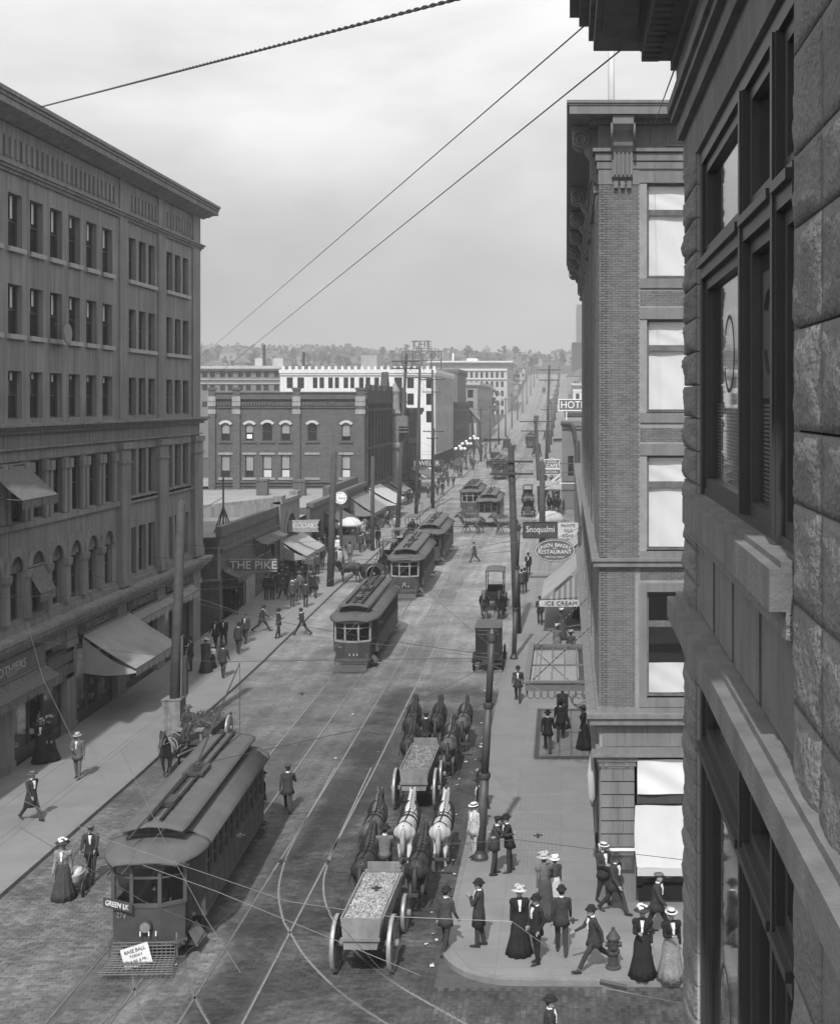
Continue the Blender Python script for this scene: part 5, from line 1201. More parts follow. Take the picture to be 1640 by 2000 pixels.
def right_signs():
    # ice cream awning
    aw = thing('striped_awning', 'striped side-curtained awning reading ICE CREAM on its near valance', 'awning', (-.2, 80, 2.5))
    nn = 10; vs = []
    for i in range(nn + 1):
        for j in range(nn + 1):
            t = j / nn; vs.append((.9 - 2.4 * t, 76.6 + 8 * i / nn, 4.9 - 2.1 * t - .1 * math.sin(math.pi * t)))
    q = MB(); q.add(vs, [(i * (nn + 1) + j, i * (nn + 1) + j + 1, (i + 1) * (nn + 1) + j + 1, (i + 1) * (nn + 1) + j) for i in range(nn) for j in range(nn)]); q.build('canvas', CANVAS, aw, smooth=True)
    SL, SDk = mat('stripe_light', .36, .85, .1, 5), mat('stripe_dark', .2, .85, .1, 5)
    q = MB()
    for k in range(14):
        xa, xe = .85 - k * .165, .85 - (k + 1) * .165; f = lambda x: 4.55 - 2.1 * (.9 - x) / 2.4
        w = .015 * (k % 2); q.add([(xa, 76.6 + w, 2.75), (xe, 76.6 + w, 2.75), (xe, 76.6 + w, max(f(xe), 2.76)), (xa, 76.6 + w, f(xa))], [(0, 1, 2, 3)], k % 2)
    q.build('side_curtain', [SL, SDk], aw)
    q = MB(); q.box((-1.55, 76.52, 2.36), (.85, 76.56, 2.75)); v_ = q.build('valance', mat('pale_canvas', .5, .85, .1, 3), aw)
    text('ICE CREAM', .34, LETD, v_, Vector((-.3, 76.5, 2.55)) - root_off(v_), 0, 1.15)
    q = MB(); q.tube([(-1.5, 76.6, 2.75), (-1.5, 84.6, 2.75)], .03, 5); q.tube([(.9, 76.6, 2.9), (-1.5, 76.6, 2.75)], .02, 5); q.build('iron_arms', IRON, aw)
    q = MB()
    for k in range(26): q.add([(-1.5, 76.6 + k * .31, 2.78), (-1.5, 76.9 + k * .31, 2.78), (-1.49, 76.9 + k * .31, 2.45), (-1.49, 76.75 + k * .31, 2.38), (-1.49, 76.6 + k * .31, 2.45)], [(0, 1, 2, 3, 4)])
    q.build('street_valance', CANVAS, aw)
    # oval bakery sign
    p = aty(1083, 1075, 85); s_ = thing('oval_sign', 'oval bulb-edged board sign reading UNION BAKERY AND RESTAURANT', 'sign', tuple(p))
    q = MB(); a_, b_ = 1.36, .76
    P = [(a_ * math.cos(t), b_ * math.sin(t)) for t in np.linspace(0, 2 * math.pi, 41)[:-1]]
    q.add([(p.x + x, p.y - .05, p.z + z) for x, z in P] + [(p.x + x, p.y + .05, p.z + z) for x, z in P], [tuple(range(40)), tuple(range(79, 39, -1))] + [(i + 40, (i + 1) % 40 + 40, (i + 1) % 40, i) for i in range(40)]); q.build('board', mat('sign_board_mid'), s_)
    q = MB()
    for t in np.linspace(0, 2 * math.pi, 73)[:-1]: q.lathe([(0, -.03), (.036, -.03), (.036, .03), (0, .03)], 6, ax='y', c=(p.x + 1.28 * math.cos(t), p.y - .07, p.z + .69 * math.sin(t)))
    q.build('bulbs', LETW, s_)
    for i, ch in enumerate('UNION BAKERY'):
        t = (i - 5.5) / 5.5; x = t * .98; text(ch, .34, WHITE, s_, (x, -.07, .36 - .2 * t * t), 0, .95, .02) if ch != ' ' else None
        if ch != ' ': s_.children[-1].rotation_euler = (0, t * .36, 0)
    text('AND', .15, LETW, s_, (0, -.07, .14)); text('RESTAURANT', .37, WHITE, s_, (0, -.07, -.1), 0, .98, .02); text('OPEN ALL NIGHT', .17, LETW, s_, (0, -.07, -.44), 0, 1.0)
    q = MB(); q.tube([(p.x + 1.3, p.y, p.z), (1.2, p.y, p.z)], .03, 5); q.tube([(p.x, p.y, p.z + .75), (1.1, p.y, p.z + 1.6)], .015, 4); q.build('bracket', IRON, s_)
    # paint shop sign
    p = aty(1076, 1034, 95); s_ = thing('paint_shop_sign', 'dark board with flowing script beside a pale panel listing paints and signs', 'sign', tuple(p))
    q = MB(); q.box((p.x - 2.05, p.y - .05, p.z - .62), (p.x + .48, p.y + .05, p.z + .52)); q.build('board', SIGND, s_)
    q = MB(); q.box((p.x + .49, p.y - .05, p.z - .66), (p.x + 2.0, p.y + .05, p.z + .5)); pb = q.build('pale_board', mat('pale_sign_board', .5, .8, .12, 3), s_)
    q = MB()
    for a, e in (((-2.08, -.66), (.5, -.6)), ((-2.08, .5), (.5, .56)), ((-2.1, -.6), (-2.04, .5))): q.box((p.x + a[0], p.y - .08, p.z + a[1]), (p.x + e[0], p.y + .06, p.z + e[1]))
    q.build('frame', BLACK, s_)
    text('Snoqualmi', .66, LETW, s_, (-.8, -.07, 0), 0, .78)
    for i, t in enumerate(('PAINTS', 'OILS', 'SIGNS')): text(t, .3, LETD, pb, (p.x + 1.24 - root_off(pb).x, -.07, .28 - i * .38), 0, 1.05)
    q = MB(); q.tube([(p.x - 1.6, p.y, p.z + .5), (1.2, p.y, p.z + 1.9)], .015, 4); q.tube([(p.x + 2, p.y, p.z), (1.4, p.y, p.z)], .04, 4); q.build('bracket', IRON, s_)
    # cafe sign
    p = aty(1077.5, 905, 150); s_ = thing('cafe_sign', 'scroll-edged light-outlined sign reading CAFE high on the right', 'sign', tuple(p))
    w, h_ = .9, .58; out = [(-w, -h_), (-w * .9, -h_ * .0), (-w, h_ * .75), (-w * .2, h_ * .8), (0, h_ * 1.05), (w * .2, h_ * .8), (w, h_ * .75), (w * .9, 0), (w, -h_)]
    q = MB(); q.prism([(p.x + x, p.z + z) for x, z in out], 'y', p.y, p.y + .1); q.build('board', mat('sign_board_mid'), s_)
    q = MB(); q.tube([(p.x + x, p.y - .03, p.z + z) for x, z in out], .05, 5, closed=True); q.build('bulb_edge', WHITE, s_)
    text('CAFE', .58, WHITE, s_, (0, -.04, -.28), 0, 1.02, .02); text('CHINESE', .24, WHITE, s_, (0, -.04, .38), 0, 1.1, .02); text('NOODLE', .26, WHITE, s_, (0, -.04, .13), 0, 1.1, .02)
    q = MB(); q.tube([(p.x + .9, p.y, p.z), (1.2, p.y, p.z)], .05, 5); q.build('bracket', IRON, s_)
    p = aty(1077, 922, 150); s_ = thing('kitchen_sign', 'smaller bulb-edged round-ended sign reading KITCHEN below the cafe sign', 'sign', tuple(p))
    out = [(.75 + .3 * math.cos(t), .3 * math.sin(t)) for t in np.linspace(-1.57, 1.57, 7)] + [(-.75 - .3 * math.cos(t), -.3 * math.sin(t)) for t in np.linspace(-1.57, 1.57, 7)]
    q = MB(); q.prism([(p.x + x, p.z + z) for x, z in out], 'y', p.y, p.y + .1); q.build('board', mat('sign_board_mid'), s_); q = MB(); q.tube([(p.x + x, p.y - .03, p.z + z) for x, z in out], .035, 5, closed=True); q.build('bulb_edge', LETW, s_); text('KITCHEN', .36, LETW, s_, (0, -.04, 0), 0, .85); q = MB(); q.tube([(p.x + 1, p.y, p.z), (1.2, p.y, p.z)], .05, 5); q.build('bracket', IRON, s_)
    p = aty(1069, 944, 142); s_ = thing('studded_sign', 'long bulb-studded sign reading SPOOSTY above the crowded right pavement', 'sign', tuple(p))
    q = MB(); q.box((p.x - 1.3, p.y, p.z - .28), (p.x + 1.3, p.y + .1, p.z + .28)); q.build('board', mat('sign_board_pale'), s_); text('SPOOSTY', .5, WHITE, s_, (0, -.03, 0), 0, .92)
    q = MB()
    for k in range(27):
        for z in (-.25, .25): q.box((p.x - 1.3 + k * .1, p.y - .03, p.z + z - .025), (p.x - 1.25 + k * .1, p.y, p.z + z + .025))
    q.tube([(p.x + 1.3, p.y + .05, p.z), (1.3, p.y + .05, p.z)], .05, 5); q.build('bulbs', WHITE, s_)
    awning('small white awning far up the right pavement behind the studded sign', 143, 149, 6.4, 5.0, 2.0, X0=-.45, sgn=-1, m=CANVASW, group='awnings up the right side')
    awning('grey awning past the ice cream awning on the right', 88, 96, 4.9, 3.6, 1.9, X0=.95, sgn=-1, m=CANVAS, group='awnings up the right side')
    r = block('low row of shops beyond the brick hotel on the right', .95, 14, 79.1, 148, 7.2, BRICKM, [], grid(82, 12, 5.2, 3.2, [(1.8, 2.2), (4.6, 1.6)]), side=-1, corn=.25)
right_signs()
# ------------------------------------------------------------------ right foreground: the rock-faced stone building the picture is taken from
RST = mat('rock_faced_stone', .175, .9, .14, 3, .7, 30, island=.12)
TST = mat('tooled_stone', .155, .85, .2, 3, .2, 40, island=.05, streak=.2)
FRM = mat('sash_paint', .045, .45, .12, 6, spec=.4)
def near_block():
    X0, YC, Y1 = .95, 10.3, 3.3
    r = thing('rock_faced_building', 'dark rock-faced stone building with tall window close at the right edge', 'building', (X0, YC, 10.0))
    rs = np.random.RandomState(5)
    def rock(y0, y1, z0, z1, x=X0, rough=.05, front=True, nn=11):
        """One rock-faced block: bulging irregular outer face (towards -X), tooled joints."""
        vs = []; n = nn
        ph = rs.uniform(0, 6, 6)
        for i in range(n + 1):
            for j in range(n + 1):
                a, c = i / n, j / n; e = min(a, 1 - a, c, 1 - c) * 2
                bul = rough * (min(1, e * 2.6)) * (.55 + .45 * math.sin(a * 4 + ph[0]) * math.cos(c * 5 + ph[1])) + rs.uniform(-.007, .007) * (e > .05)
                vs.append((x - max(bul, 0), y0 + (y1 - y0) * a, z0 + (z1 - z0) * c))
        m_ = n + 1
        fs = [(i * m_ + j, i * m_ + j + 1, (i + 1) * m_ + j + 1, (i + 1) * m_ + j) for i in range(n) for j in range(n)]
        k = len(vs); ring = [i * m_ for i in range(n + 1)] + [n * m_ + j for j in range(1, n + 1)] + [i * m_ + n for i in range(n - 1, -1, -1)] + [j for j in range(n - 1, 0, -1)]
        back = [(x + .25, vs[q][1], vs[q][2]) for q in ring]; L_ = len(ring)
        fs += [(ring[i], ring[(i + 1) % L_], k + (i + 1) % L_, k + i) for i in range(L_)]
        q = MB(); q.add(vs + back, fs); return q.build('stone', RST, r, smooth=True)
    hgt = .245
    zs = np.arange(8.6, 16.4, hgt)
    WJ = 9.38                                    # far jamb of the window
    for k, z in enumerate(zs):
        rock(WJ + .0, YC, z + .006, z + hgt - .006, rough=.042)
        q = MB(); q.box((X0 + .01, WJ - .004, z + .004), (X0 + .16, WJ + .2, z + hgt - .004)); q.build('jamb_stone', mat('jamb_stone', .34, .85, .14, 4, .15, 40), r)  # same stone coloured paler here to brighten the jamb in the cornice's shade
        q = MB(); q.box((X0 + .02, YC - .01, z + .004), (X0 + .7, YC + .03, z + hgt - .004)); q.build('stone', RST, r)
    # near pier, larger blocks
    z = 8.6
    while z < 17.6:
        h_ = .42 if rs.rand() < .6 else .3
        ys_ = [3.3, 4.1 + rs.uniform(-.2, .2), 4.75, 5.35]
        for a, e in zip(ys_[:-1], ys_[1:]): rock(a + .006, e - .006, z + .006, z + h_ - .006, rough=.032)
        z += h_
    b = MB(); b.box((X0 + .2, Y1, 4), (X0 + .3, 5.36, 17.8)); b.box((X0 + .16, WJ + .01, 4), (X0 + .9, YC, 17.8)); b.box((X0 + .9, Y1, 4), (X0 + 1.0, YC, 17.8)); b.build('wall_core', RST, r)
    # window: three lights with transom
    def wfr(zb, zt, ztr, name='window', depth=.1):
        ya, yb = 5.36, WJ; x0, x1 = X0 + depth - .05, X0 + depth + .07
        b = MB(); b.box((x0 - .02, ya, zb), (x1, ya + .14, zt)); b.box((x0 - .02, yb - .12, zb), (x1, yb - .006, zt)); b.box((x0 - .02, ya + .14, zt - .1), (x1, yb - .12, zt)); b.box((x0, ya + .14, zb), (x1, yb - .12, zb + .08))
        ms = (5.98, 7.1)
        for m_ in ms: b.box((x0 - .03, m_ - .055, zb + .08), (x1, m_ + .055, zt - .1)); b.box((x0 - .045, m_ - .03, zb + .08), (x0 - .03, m_ + .03, zt - .1))
        seg = [(ya + .14, ms[0] - .06), (ms[0] + .06, ms[1] - .06), (ms[1] + .06, yb - .12)]
        for a, e in seg: b.box((x0 - .03, a, ztr - .08), (x1, e, ztr + .08)); b.box((x0 - .06, a, ztr + .0), (x0 - .03, e, ztr + .05))
        w_ = b.build(name, FRM, r)
        for a, e in seg:
            for z0, z1 in ((zb + .08, ztr - .08), (ztr + .08, zt - .1)):
                q = MB(); s_ = .075
                q.box((x0 + .01, a, z0), (x1 + .05, a + s_, z1)); q.box((x0 + .01, e - s_, z0), (x1 + .05, e, z1)); q.box((x0 + .01, a + s_, z0), (x1 + .05, e - s_, z0 + s_)); q.box((x0 + .01, a + s_, z1 - s_), (x1 + .05, e - s_, z1)); q.build('sash', FRM, w_)
                q = MB(); q.box((x0 + .05, a + s_, z0 + s_), (x0 + .056, e - s_, z1 - s_)); q.build('pane', CLEAR, w_)
        return w_, seg, x0
    w1, seg, x0 = wfr(13.9, 16.42, 15.56)
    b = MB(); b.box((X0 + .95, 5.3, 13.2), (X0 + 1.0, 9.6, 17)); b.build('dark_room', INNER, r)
    b = MB(); b.box((X0 + .25, 5.3, 13.85), (X0 + .95, 9.4, 13.9)); b.build('room_shelf', WOODM, r)
    # window cards with big initials; lace half curtains, papers on the sill
    for i, (ya, yb, zt, zb, ltr) in enumerate(((7.75, 8.75, 15.2, 14.62, 'O'), (6.25, 6.98, 15.3, 14.62, 'G'))):
        q = MB(); q.box((x0 + .07, ya, zb), (x0 + .078, yb, zt)); c_ = q.build('window_card', mat('card_paper', .3, .8, .2, 3), w1)
        q = MB(); P = [(x0 + .064, (ya + yb) / 2 + .24 * math.cos(t), (zt + zb) / 2 + .24 * math.sin(t)) for t in np.linspace(.6, 5.9, 20)]; q.tube(P, .02, 5); q.build('lettering', SIGND, c_)
    for a, e in ((7.3, 9.1), (6.15, 7.0)):
        q = MB()
        for j in range(26):
            for k in range(14): q.box((x0 + .075, a + (e - a) * k / 14 + (.02 if j % 2 else 0), 14.0 + j * .023), (x0 + .08, a + (e - a) * (k + .55) / 14 + (.02 if j % 2 else 0), 14.012 + j * .023))
        q.build('lace_half_curtain', CURT, w1)
    q = MB(); q.add([(x0 + .3, 6.2, 13.95), (x0 + .3, 7.1, 14.0), (x0 + .1, 7.1, 13.99), (x0 + .1, 6.2, 13.93), (x0 + .28, 6.3, 14.12), (x0 + .12, 6.9, 14.1)], [(0, 1, 2, 3), (0, 4, 5, 3)]); q.build('papers_on_sill', WHITE, w1)
    # sill, ledges, panels, lintel
    def course(segs, y0=Y1, y1=YC, name='ledge', m_=TST):
        b = MB()
        for z0, z1, d in segs: b.box((X0 - d, y0, z0), (X0 + .22, y1, z1))
        return b.build(name, m_, r)
    course([(13.72, 13.9, .1), ], 5.36, WJ, 'sill'); course([(13.9, 13.93, .05)], 5.37, WJ - .01, 'sill_lip'); course([(13.6, 13.72, .03)], 5.36, WJ, 'sill_bed', RST)
    for k, (a, e) in enumerate(((5.4, 6.35), (6.45, 7.4), (7.5, 8.35), (8.45, 9.3))): q = MB(); q.box((X0 + .02, a, 13.08), (X0 + .2, e, 13.6)); q.build('spandrel_stone', TST, r)
    course([(12.86, 13.02, .13), (12.78, 12.86, .07), (13.02, 13.06, .06)], Y1, YC + .12, 'water_table')
    w2, seg2, _ = wfr(8.9, 12.74, 12.1)
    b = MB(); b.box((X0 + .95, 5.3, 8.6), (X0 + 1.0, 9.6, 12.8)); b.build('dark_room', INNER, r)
    q = MB(); q.box((x0 + .07, 8.0, 9.9), (x0 + .078, 8.9, 11.0)); c_ = q.build('window_card', mat('card_paper'), w2)
    q = MB(); P = [(x0 + .064, 8.45 + .26 * math.cos(t), 10.6 + .26 * math.sin(t)) for t in np.linspace(0, 6.28, 18)]; q.tube(P, .02, 5); q.build('lettering', SIGND, c_)
    # lintel and entablature
    course([(16.42, 16.72, .0), (16.72, 16.86, .05), (16.86, 16.92, .1), (16.92, 17.0, .13)], Y1, YC + .1, 'architrave'); course([(17.0, 17.3, .06)], Y1, YC + .05, 'frieze')
    course([(17.3, 17.38, .1), (17.38, 17.5, .2)], Y1, YC + .14, 'bed_mould')
    for k in range(46): q = MB(); y = 10.3 - k * .15; q.box((X0 - .34, y, 17.36), (X0 - .2, y + .085, 17.5)); q.build('dentil', TST, r)
    b = MB(); b.box((X0 - .34, Y1, 17.5), (X0 + .2, YC + .3, 17.56)); b.box((X0 - .72, Y1, 17.56), (X0 + .2, YC + .5, 17.66)); b.box((X0 - .76, Y1, 17.66), (X0 + .2, YC + .56, 17.8)); b.box((X0 - .84, Y1, 17.8), (X0 + .2, YC + .62, 17.9)); b.box((X0 - .92, Y1, 17.9), (X0 + .2, YC + .7, 18.05)); b.build('cornice', TST, r)
    b = MB(); b.box((X0 - .66, Y1, 17.53), (X0 - .4, YC - .1, 17.565)); b.build('soffit_panel', TST, r)
near_block()
# ------------------------------------------------------------------ streetcars
CARP = mat('car_paint', .075, .5, .25, 2.2, .05, 8, local=True, spec=.4, streak=.12)
CARD = mat('car_dash_paint', .06, .45, .25, 3, local=True, spec=.45)
CARW = mat('car_window_posts', .3, .6, .2, 4, local=True)
CROOF = mat('car_roof_canvas', .1, .85, .22, 1.6, .08, 9, local=True)
UNDER = mat('underframe', .02, .8, .3, 5, local=True)
def streetcar(label, x, y, rz, number, roofboards=2, post=None, headlight=True, fender=True, route=None, poster=False, openfront=False, pole='rear', Lc=10.8, seed=0, bodym=None, hw=1.22):
    r = thing('streetcar', label, 'streetcar', (x, y, g(y)), rz, 'electric streetcars'); r.rotation_euler = (math.atan((g(y + 4) - g(y - 4)) / 8), 0, rz)
    post = post or CARP; bodym = bodym or CARP
    yf, yb = -Lc / 2, Lc / 2; pf = 1.35; y0, y1 = yf + pf, yb - pf; w = hw; wp = .93
    def P(b, n, m, smooth=False, parent=None): return b.build(n, m, parent or r, smooth, loc=(0, 0, 0))
    # sides with real window openings
    nw = 11; pit = (y1 - y0 - .3) / nw
    for s_ in (1, -1):
        T = (lambda p: (w + p[1], p[0], p[2])) if s_ > 0 else (lambda p: (-w - p[1], -p[0], p[2]))
        b = MB(T, True); u0, u1 = (y0, y1) if s_ > 0 else (-y1, -y0)
        ops = [(u0 + .15 + i * pit + .07, u0 + .15 + (i + 1) * pit - .07, 1.62, 2.42) for i in range(nw)]
        wall(b, u0, u1, .72, 2.72, ops, 0, .1)
        b.box((u0, 0, 1.5), (u1, .04, 1.58)); b.box((u0, 0, .72), (u1, .03, .82)); b.box((u0, 0, 2.5), (u1, .03, 2.56))
        for i in range(nw + 1): b.box((u0 + .15 + i * pit - .025, 0, .82), (u0 + .15 + i * pit + .025, .015, 1.5))
        P(b, 'side_panel', bodym)
        for o in ops:
            b = MB(T, True); b.box((o[0], -.09, o[2]), (o[1], -.05, o[3])) if False else None
            b = MB(T, True); b.box((o[0], -.1, o[2]), (o[0] + .035, -.04, o[3])); b.box((o[1] - .035, -.1, o[2]), (o[1], -.04, o[3])); b.box((o[0] + .035, -.1, 2.0), (o[1] - .035, -.04, 2.04)); b.box((o[0] + .035, -.1, o[2]), (o[1] - .035, -.04, o[2] + .04))
            wn = P(b, 'side_window', CARP); q = MB(T, True); q.box((o[0] + .035, -.08, o[2]), (o[1] - .035, -.075, o[3])); P(q, 'pane', GLASS, parent=wn)
    b = MB(); b.box((-w, y0, .72), (w, y0 + .06, 1.5)); b.box((-w, y1 - .06, .72), (w, y1, 2.72)); b.box((-w, y0, 1.5), (-.4, y0 + .06, 2.72)); b.box((.4, y0, 1.5), (w, y0 + .06, 2.72)); b.box((-w + .1, y0 + .1, .7), (w - .1, y1 - .1, .8)); P(b, 'bulkheads', CARP)
    b = MB(); b.box((-w + .25, y0 + .3, .8), (w - .25, y1 - .3, 1.7)); P(b, 'seats', UNDER)
    # lower roof: curved eaves rising to the clerestory
    def roofring(y, hw_, z0, z1, t=.06):
        pts = []
        for a in np.linspace(0, 1, 7): pts.append((hw_ - (hw_ - .72) * a, z0 + (z1 - z0) * math.sin(a * math.pi / 2)))
        L_ = [(px_, z) for px_, z in pts]; Rr = [(-px_, z) for px_, z in reversed(pts)]
        return [(a, y, z) for a, z in L_ + Rr] + [(a, y, z - t) for a, z in reversed(L_ + Rr)]
    b = MB(); b.loft([roofring(y0 - .02, w + .14, 2.7, 3.06), roofring(y1 + .02, w + .14, 2.7, 3.06)]); P(b, 'lower_roof', CROOF, True)
    # hoods over the platforms, rounded in plan and drooping
    for e, yy, sg in ((yf, y0, -1), (yb, y1, 1)):
        b = MB(); rings = []
        for t in np.linspace(0, 1, 7):
            hw_ = (w + .14) * math.sqrt(max(1 - (t * .9) ** 2.6, .02)) if t < 1 else (w + .14) * .5
            hw_ = (w + .14) * (1 - t ** 3 * .42); y_ = yy + sg * (pf + .32) * t; zc = 3.04 - .3 * t ** 1.6; ze = 2.7 - .08 * t
            ring = [(hw_ * math.cos(a), y_ + sg * .0 , ze + (zc - ze) * math.sin(a)) for a in np.linspace(0, math.pi, 13)]
            ring = [(p[0], p[1] - sg * t * .42 * (abs(p[0]) / (w + .14)) ** 2, p[2]) for p in ring]
            rings.append(ring + [(p[0], p[1], p[2] - .05) for p in reversed(ring)])
        b.loft(rings); P(b, 'platform_hood', CROOF, True)
        b = MB(); edge = [Vector(p) + Vector((0, sg * .01, -.05)) for p in rings[-1][:13]]
    # clerestory and upper deck
    b = MB(); b.box((-.72, y0 - .35, 3.0), (-.66, y1 + .35, 3.3)); b.box((.66, y0 - .35, 3.0), (.72, y1 + .35, 3.3)); b.box((-.66, y0 - .35, 3.0), (.66, y0 - .3, 3.3)); b.box((-.66, y1 + .3, 3.0), (.66, y1 + .35, 3.3)); cb = P(b, 'clerestory', CARP)
    me = None
    for s_ in (-1, 1):
        for i in range(nw):
            if me is None: q = MB(); q.box((-.012, -.26, -.09), (.012, .26, .09)); me = q.mesh('deck_light', GLASS)
            ob('deck_light', me, cb, (s_ * .725, y0 + .45 + i * (y1 - y0 - .9) / (nw - 1), 3.17))
    for x_ in (-.42, 0, .42):
        q = MB(); q.box((-.16, -.012, -.09), (.16, .012, .09)); q.box((0, 0, 0), (.001, .001, .001)); ob('deck_light', q.mesh('deck_light', GLASS), cb, (x_, y0 - .356, 3.17))
    b = MB()
    def deck(y, hw_, drop=0):
        top = [(hw_ * (1 - 2 * a), y, 3.29 + .14 * math.sin(a * math.pi) - drop) for a in np.linspace(0, 1, 11)]
        return top + [(p[0], p[1], p[2] - .05) for p in reversed(top)]
    b.loft([deck(y0 - .75, .78, .03), deck(y0 - .45, .86), deck(y1 + .45, .86), deck(y1 + .75, .78, .03)]); P(b, 'roof_deck', CROOF, True)
    b = MB()
    xs_ = (-.16, .16) if roofboards == 2 else (-.42, 0, .42)
    for x_ in xs_:
        b.box((x_ - .04, y0 - .5, 3.47), (x_ + .04, y1 + .4, 3.51))
        k = 0
        while y0 - .3 + k * .85 < y1 + .3: b.box((x_ - .05, y0 - .3 + k * .85, 3.36), (x_ + .05, y0 - .22 + k * .85, 3.47)); k += 1
    if roofboards == 3:
        for k in range(13): b.box((-.5, y0 - .2 + k * .68, 3.44), (.5, y0 - .14 + k * .68, 3.468))
    P(b, 'roof_boards', UNDER)
    # front vestibule: three panels bowed in plan
    plan = [(-wp, y0 + .0), (-wp, yf + .32), (-.36, yf), (.36, yf), (wp, yf + .32), (wp, y0)]
    for e in ((1,) if True else ()):
        b = MB(); fr = plan[1:5]
        for i in range(3):
            a, c = fr[i], fr[i + 1]
            b.add([(a[0], a[1], .5), (c[0], c[1], .5), (c[0], c[1], 1.5), (a[0], a[1], 1.5), (a[0], a[1] + .06, .5), (c[0], c[1] + .06, .5), (c[0], c[1] + .06, 1.5), (a[0], a[1] + .06, 1.5)], [(0, 1, 2, 3), (7, 6, 5, 4), (3, 2, 6, 7), (0, 4, 5, 1)])
        P(b, 'dash', bodym if openfront else CARD)
        b = MB()
        for p in fr: b.box((p[0] - .045, p[1] - .02, 1.5), (p[0] + .045, p[1] + .08, 2.62))
        for i in range(3):
            a, c = Vector((*fr[i], 0)), Vector((*fr[i + 1], 0))
            b.bar(a + Vector((0, .03, 1.52)), c + Vector((0, .03, 1.52)), .1, .09); b.bar(a + Vector((0, .03, 2.57)), c + Vector((0, .03, 2.57)), .1, .14)
            if not openfront: b.bar(a + Vector((0, .03, 2.24)), c + Vector((0, .03, 2.24)), .06, .05)
        b.box((-wp - .03, yf + .3, 2.5), (-wp + .03, y0, 2.66)); b.box((wp - .03, yf + .3, 2.5), (wp + .03, y0, 2.66)); b.box((wp - .03, y0 - .5, .6), (wp + .02, y0 - .44, 2.5)); vp = P(b, 'vestibule_posts', post)
        for i in range(3):
            a, c = fr[i], fr[i + 1]; q = MB(); q.add([(a[0], a[1] + .03, 1.56), (c[0], c[1] + .03, 1.56), (c[0], c[1] + .03, 2.5), (a[0], a[1] + .03, 2.5)], [(0, 1, 2, 3)])
            if not openfront or i != 9: P(q, 'pane', CLEAR if not openfront else GLASS, parent=vp)
    b = MB(); b.box((-wp, yf + .35, .55), (-wp + .04, y0, 1.5)); b.box((-wp, yf + .12, .45), (wp, y0, .55)); b.box((-wp, y1, .45), (wp, yb, .55)); b.box((-wp, yb - .06, .55), (wp, yb, 1.5))
    for x_ in (-wp, wp - .06): b.box((x_, yb - .06, 1.5), (x_ + .06, yb, 2.6))
    b.box((-.05, yb - .06, 1.5), (.05, yb, 2.6)); P(b, 'platforms', CARP)
    q = MB(); q.box((-.7, y0 - .03, 1.1), (.7, y0 + .0, 2.5)); P(q, 'dark_doorway', UNDER)
    b = MB()                                             # steps, bumper, gates
    b.box((wp, yf + .5, .28), (wp + .3, y0 - .05, .33)); P(b, 'step', IRON); b = MB(); b.box((wp, y1 + .05, .28), (wp + .3, yb - .3, .33)); P(b, 'step', IRON); b = MB(); b.tube([(-wp - .03, yf + .36, .5), (-.36, yf - .06, .5), (.36, yf - .06, .5), (wp + .03, yf + .36, .5)], .075, 6)
    P(b, 'bumper', IRON); b = MB()
    for k in range(5): b.box((wp - .02, yf + .5 + k * .14, .6), (wp, yf + .52 + k * .14, 1.4))
    b.box((wp - .03, yf + .42, 1.38), (wp + .01, y0 - .1, 1.42)); P(b, 'platform_gate', IRON)
    b = MB(); b.add([(wp + .02, yf + .55, .62), (wp + .3, yf + .35, .28), (wp + .34, y0 - .1, .26), (wp + .06, y0 - .05, .62)], [(0, 1, 2, 3)]); P(b, 'step_cover', IRONL)
    # running gear
    b = MB(); b.box((-.85, y0 + .2, .42), (.85, y1 - .2, .7)); P(b, 'underframe', UNDER)
    for ty in (y0 + 1.1, y0 + 2.5, y1 - 2.5, y1 - 1.1):
        for s_ in (-1, 1): q = MB(); q.lathe([(.0, -.05), (.33, -.05), (.38, -.04), (.38, .05), (0, .05)], 18, ax='x', c=(s_ * .74, ty, .39)); P(q, 'wheel', UNDER)
    if fender:
        b = MB(); zt = .64
        for k in range(15):
            x_ = -.8 + k * 1.6 / 14; b.tube([(x_, yf - .16, zt), (x_, yf - .2, .32), (x_ * 1.12, yf - .95, .17)], .013, 4)
        for t in np.linspace(0, 1, 5): b.tube([(-.8, yf - .16 - .04 * t, zt - (zt - .32) * t), (.8, yf - .16 - .04 * t, zt - (zt - .32) * t)], .016, 4)
        for t in np.linspace(.12, 1, 8): b.tube([(-.8 * (1 + .12 * t), yf - .2 - .75 * t, .32 - .15 * t), (.8 * (1 + .12 * t), yf - .2 - .75 * t, .32 - .15 * t)], .016, 4)
        b.tube([(.82, yf - .1, .85), (.86, yf - .25, .8), (.86, yf - .2, .3)], .025, 5); b.tube([(-.82, yf - .1, .85), (-.86, yf - .25, .8), (-.86, yf - .2, .3)], .025, 5); P(b, 'fender_basket', mat('fender_iron', .12, .6, .3, 6, local=True))
        b = MB()
        for x_ in (-.1, .12, .3): b.tube([(x_, yf - .14, .8), (x_, yf - .14, .92)], .018, 5)
        P(b, 'lamp_hooks', WHITE)
    if headlight:
        b = MB(); b.lathe([(.0, 0), (.16, 0), (.17, -.1), (.15, -.14), (0, -.14)], 16, ax='y', c=(0.02, yf, 1.02)); h_ = P(b, 'headlight', IRON); b = MB(); b.lathe([(0, -.155), (.13, -.155), (.13, -.142), (0, -.142)], 16, ax='y', c=(.02, yf, 1.02)); P(b, 'lens', mat('lamp_lens', .2, .15, .2, 10, local=True, spec=.6), parent=h_)
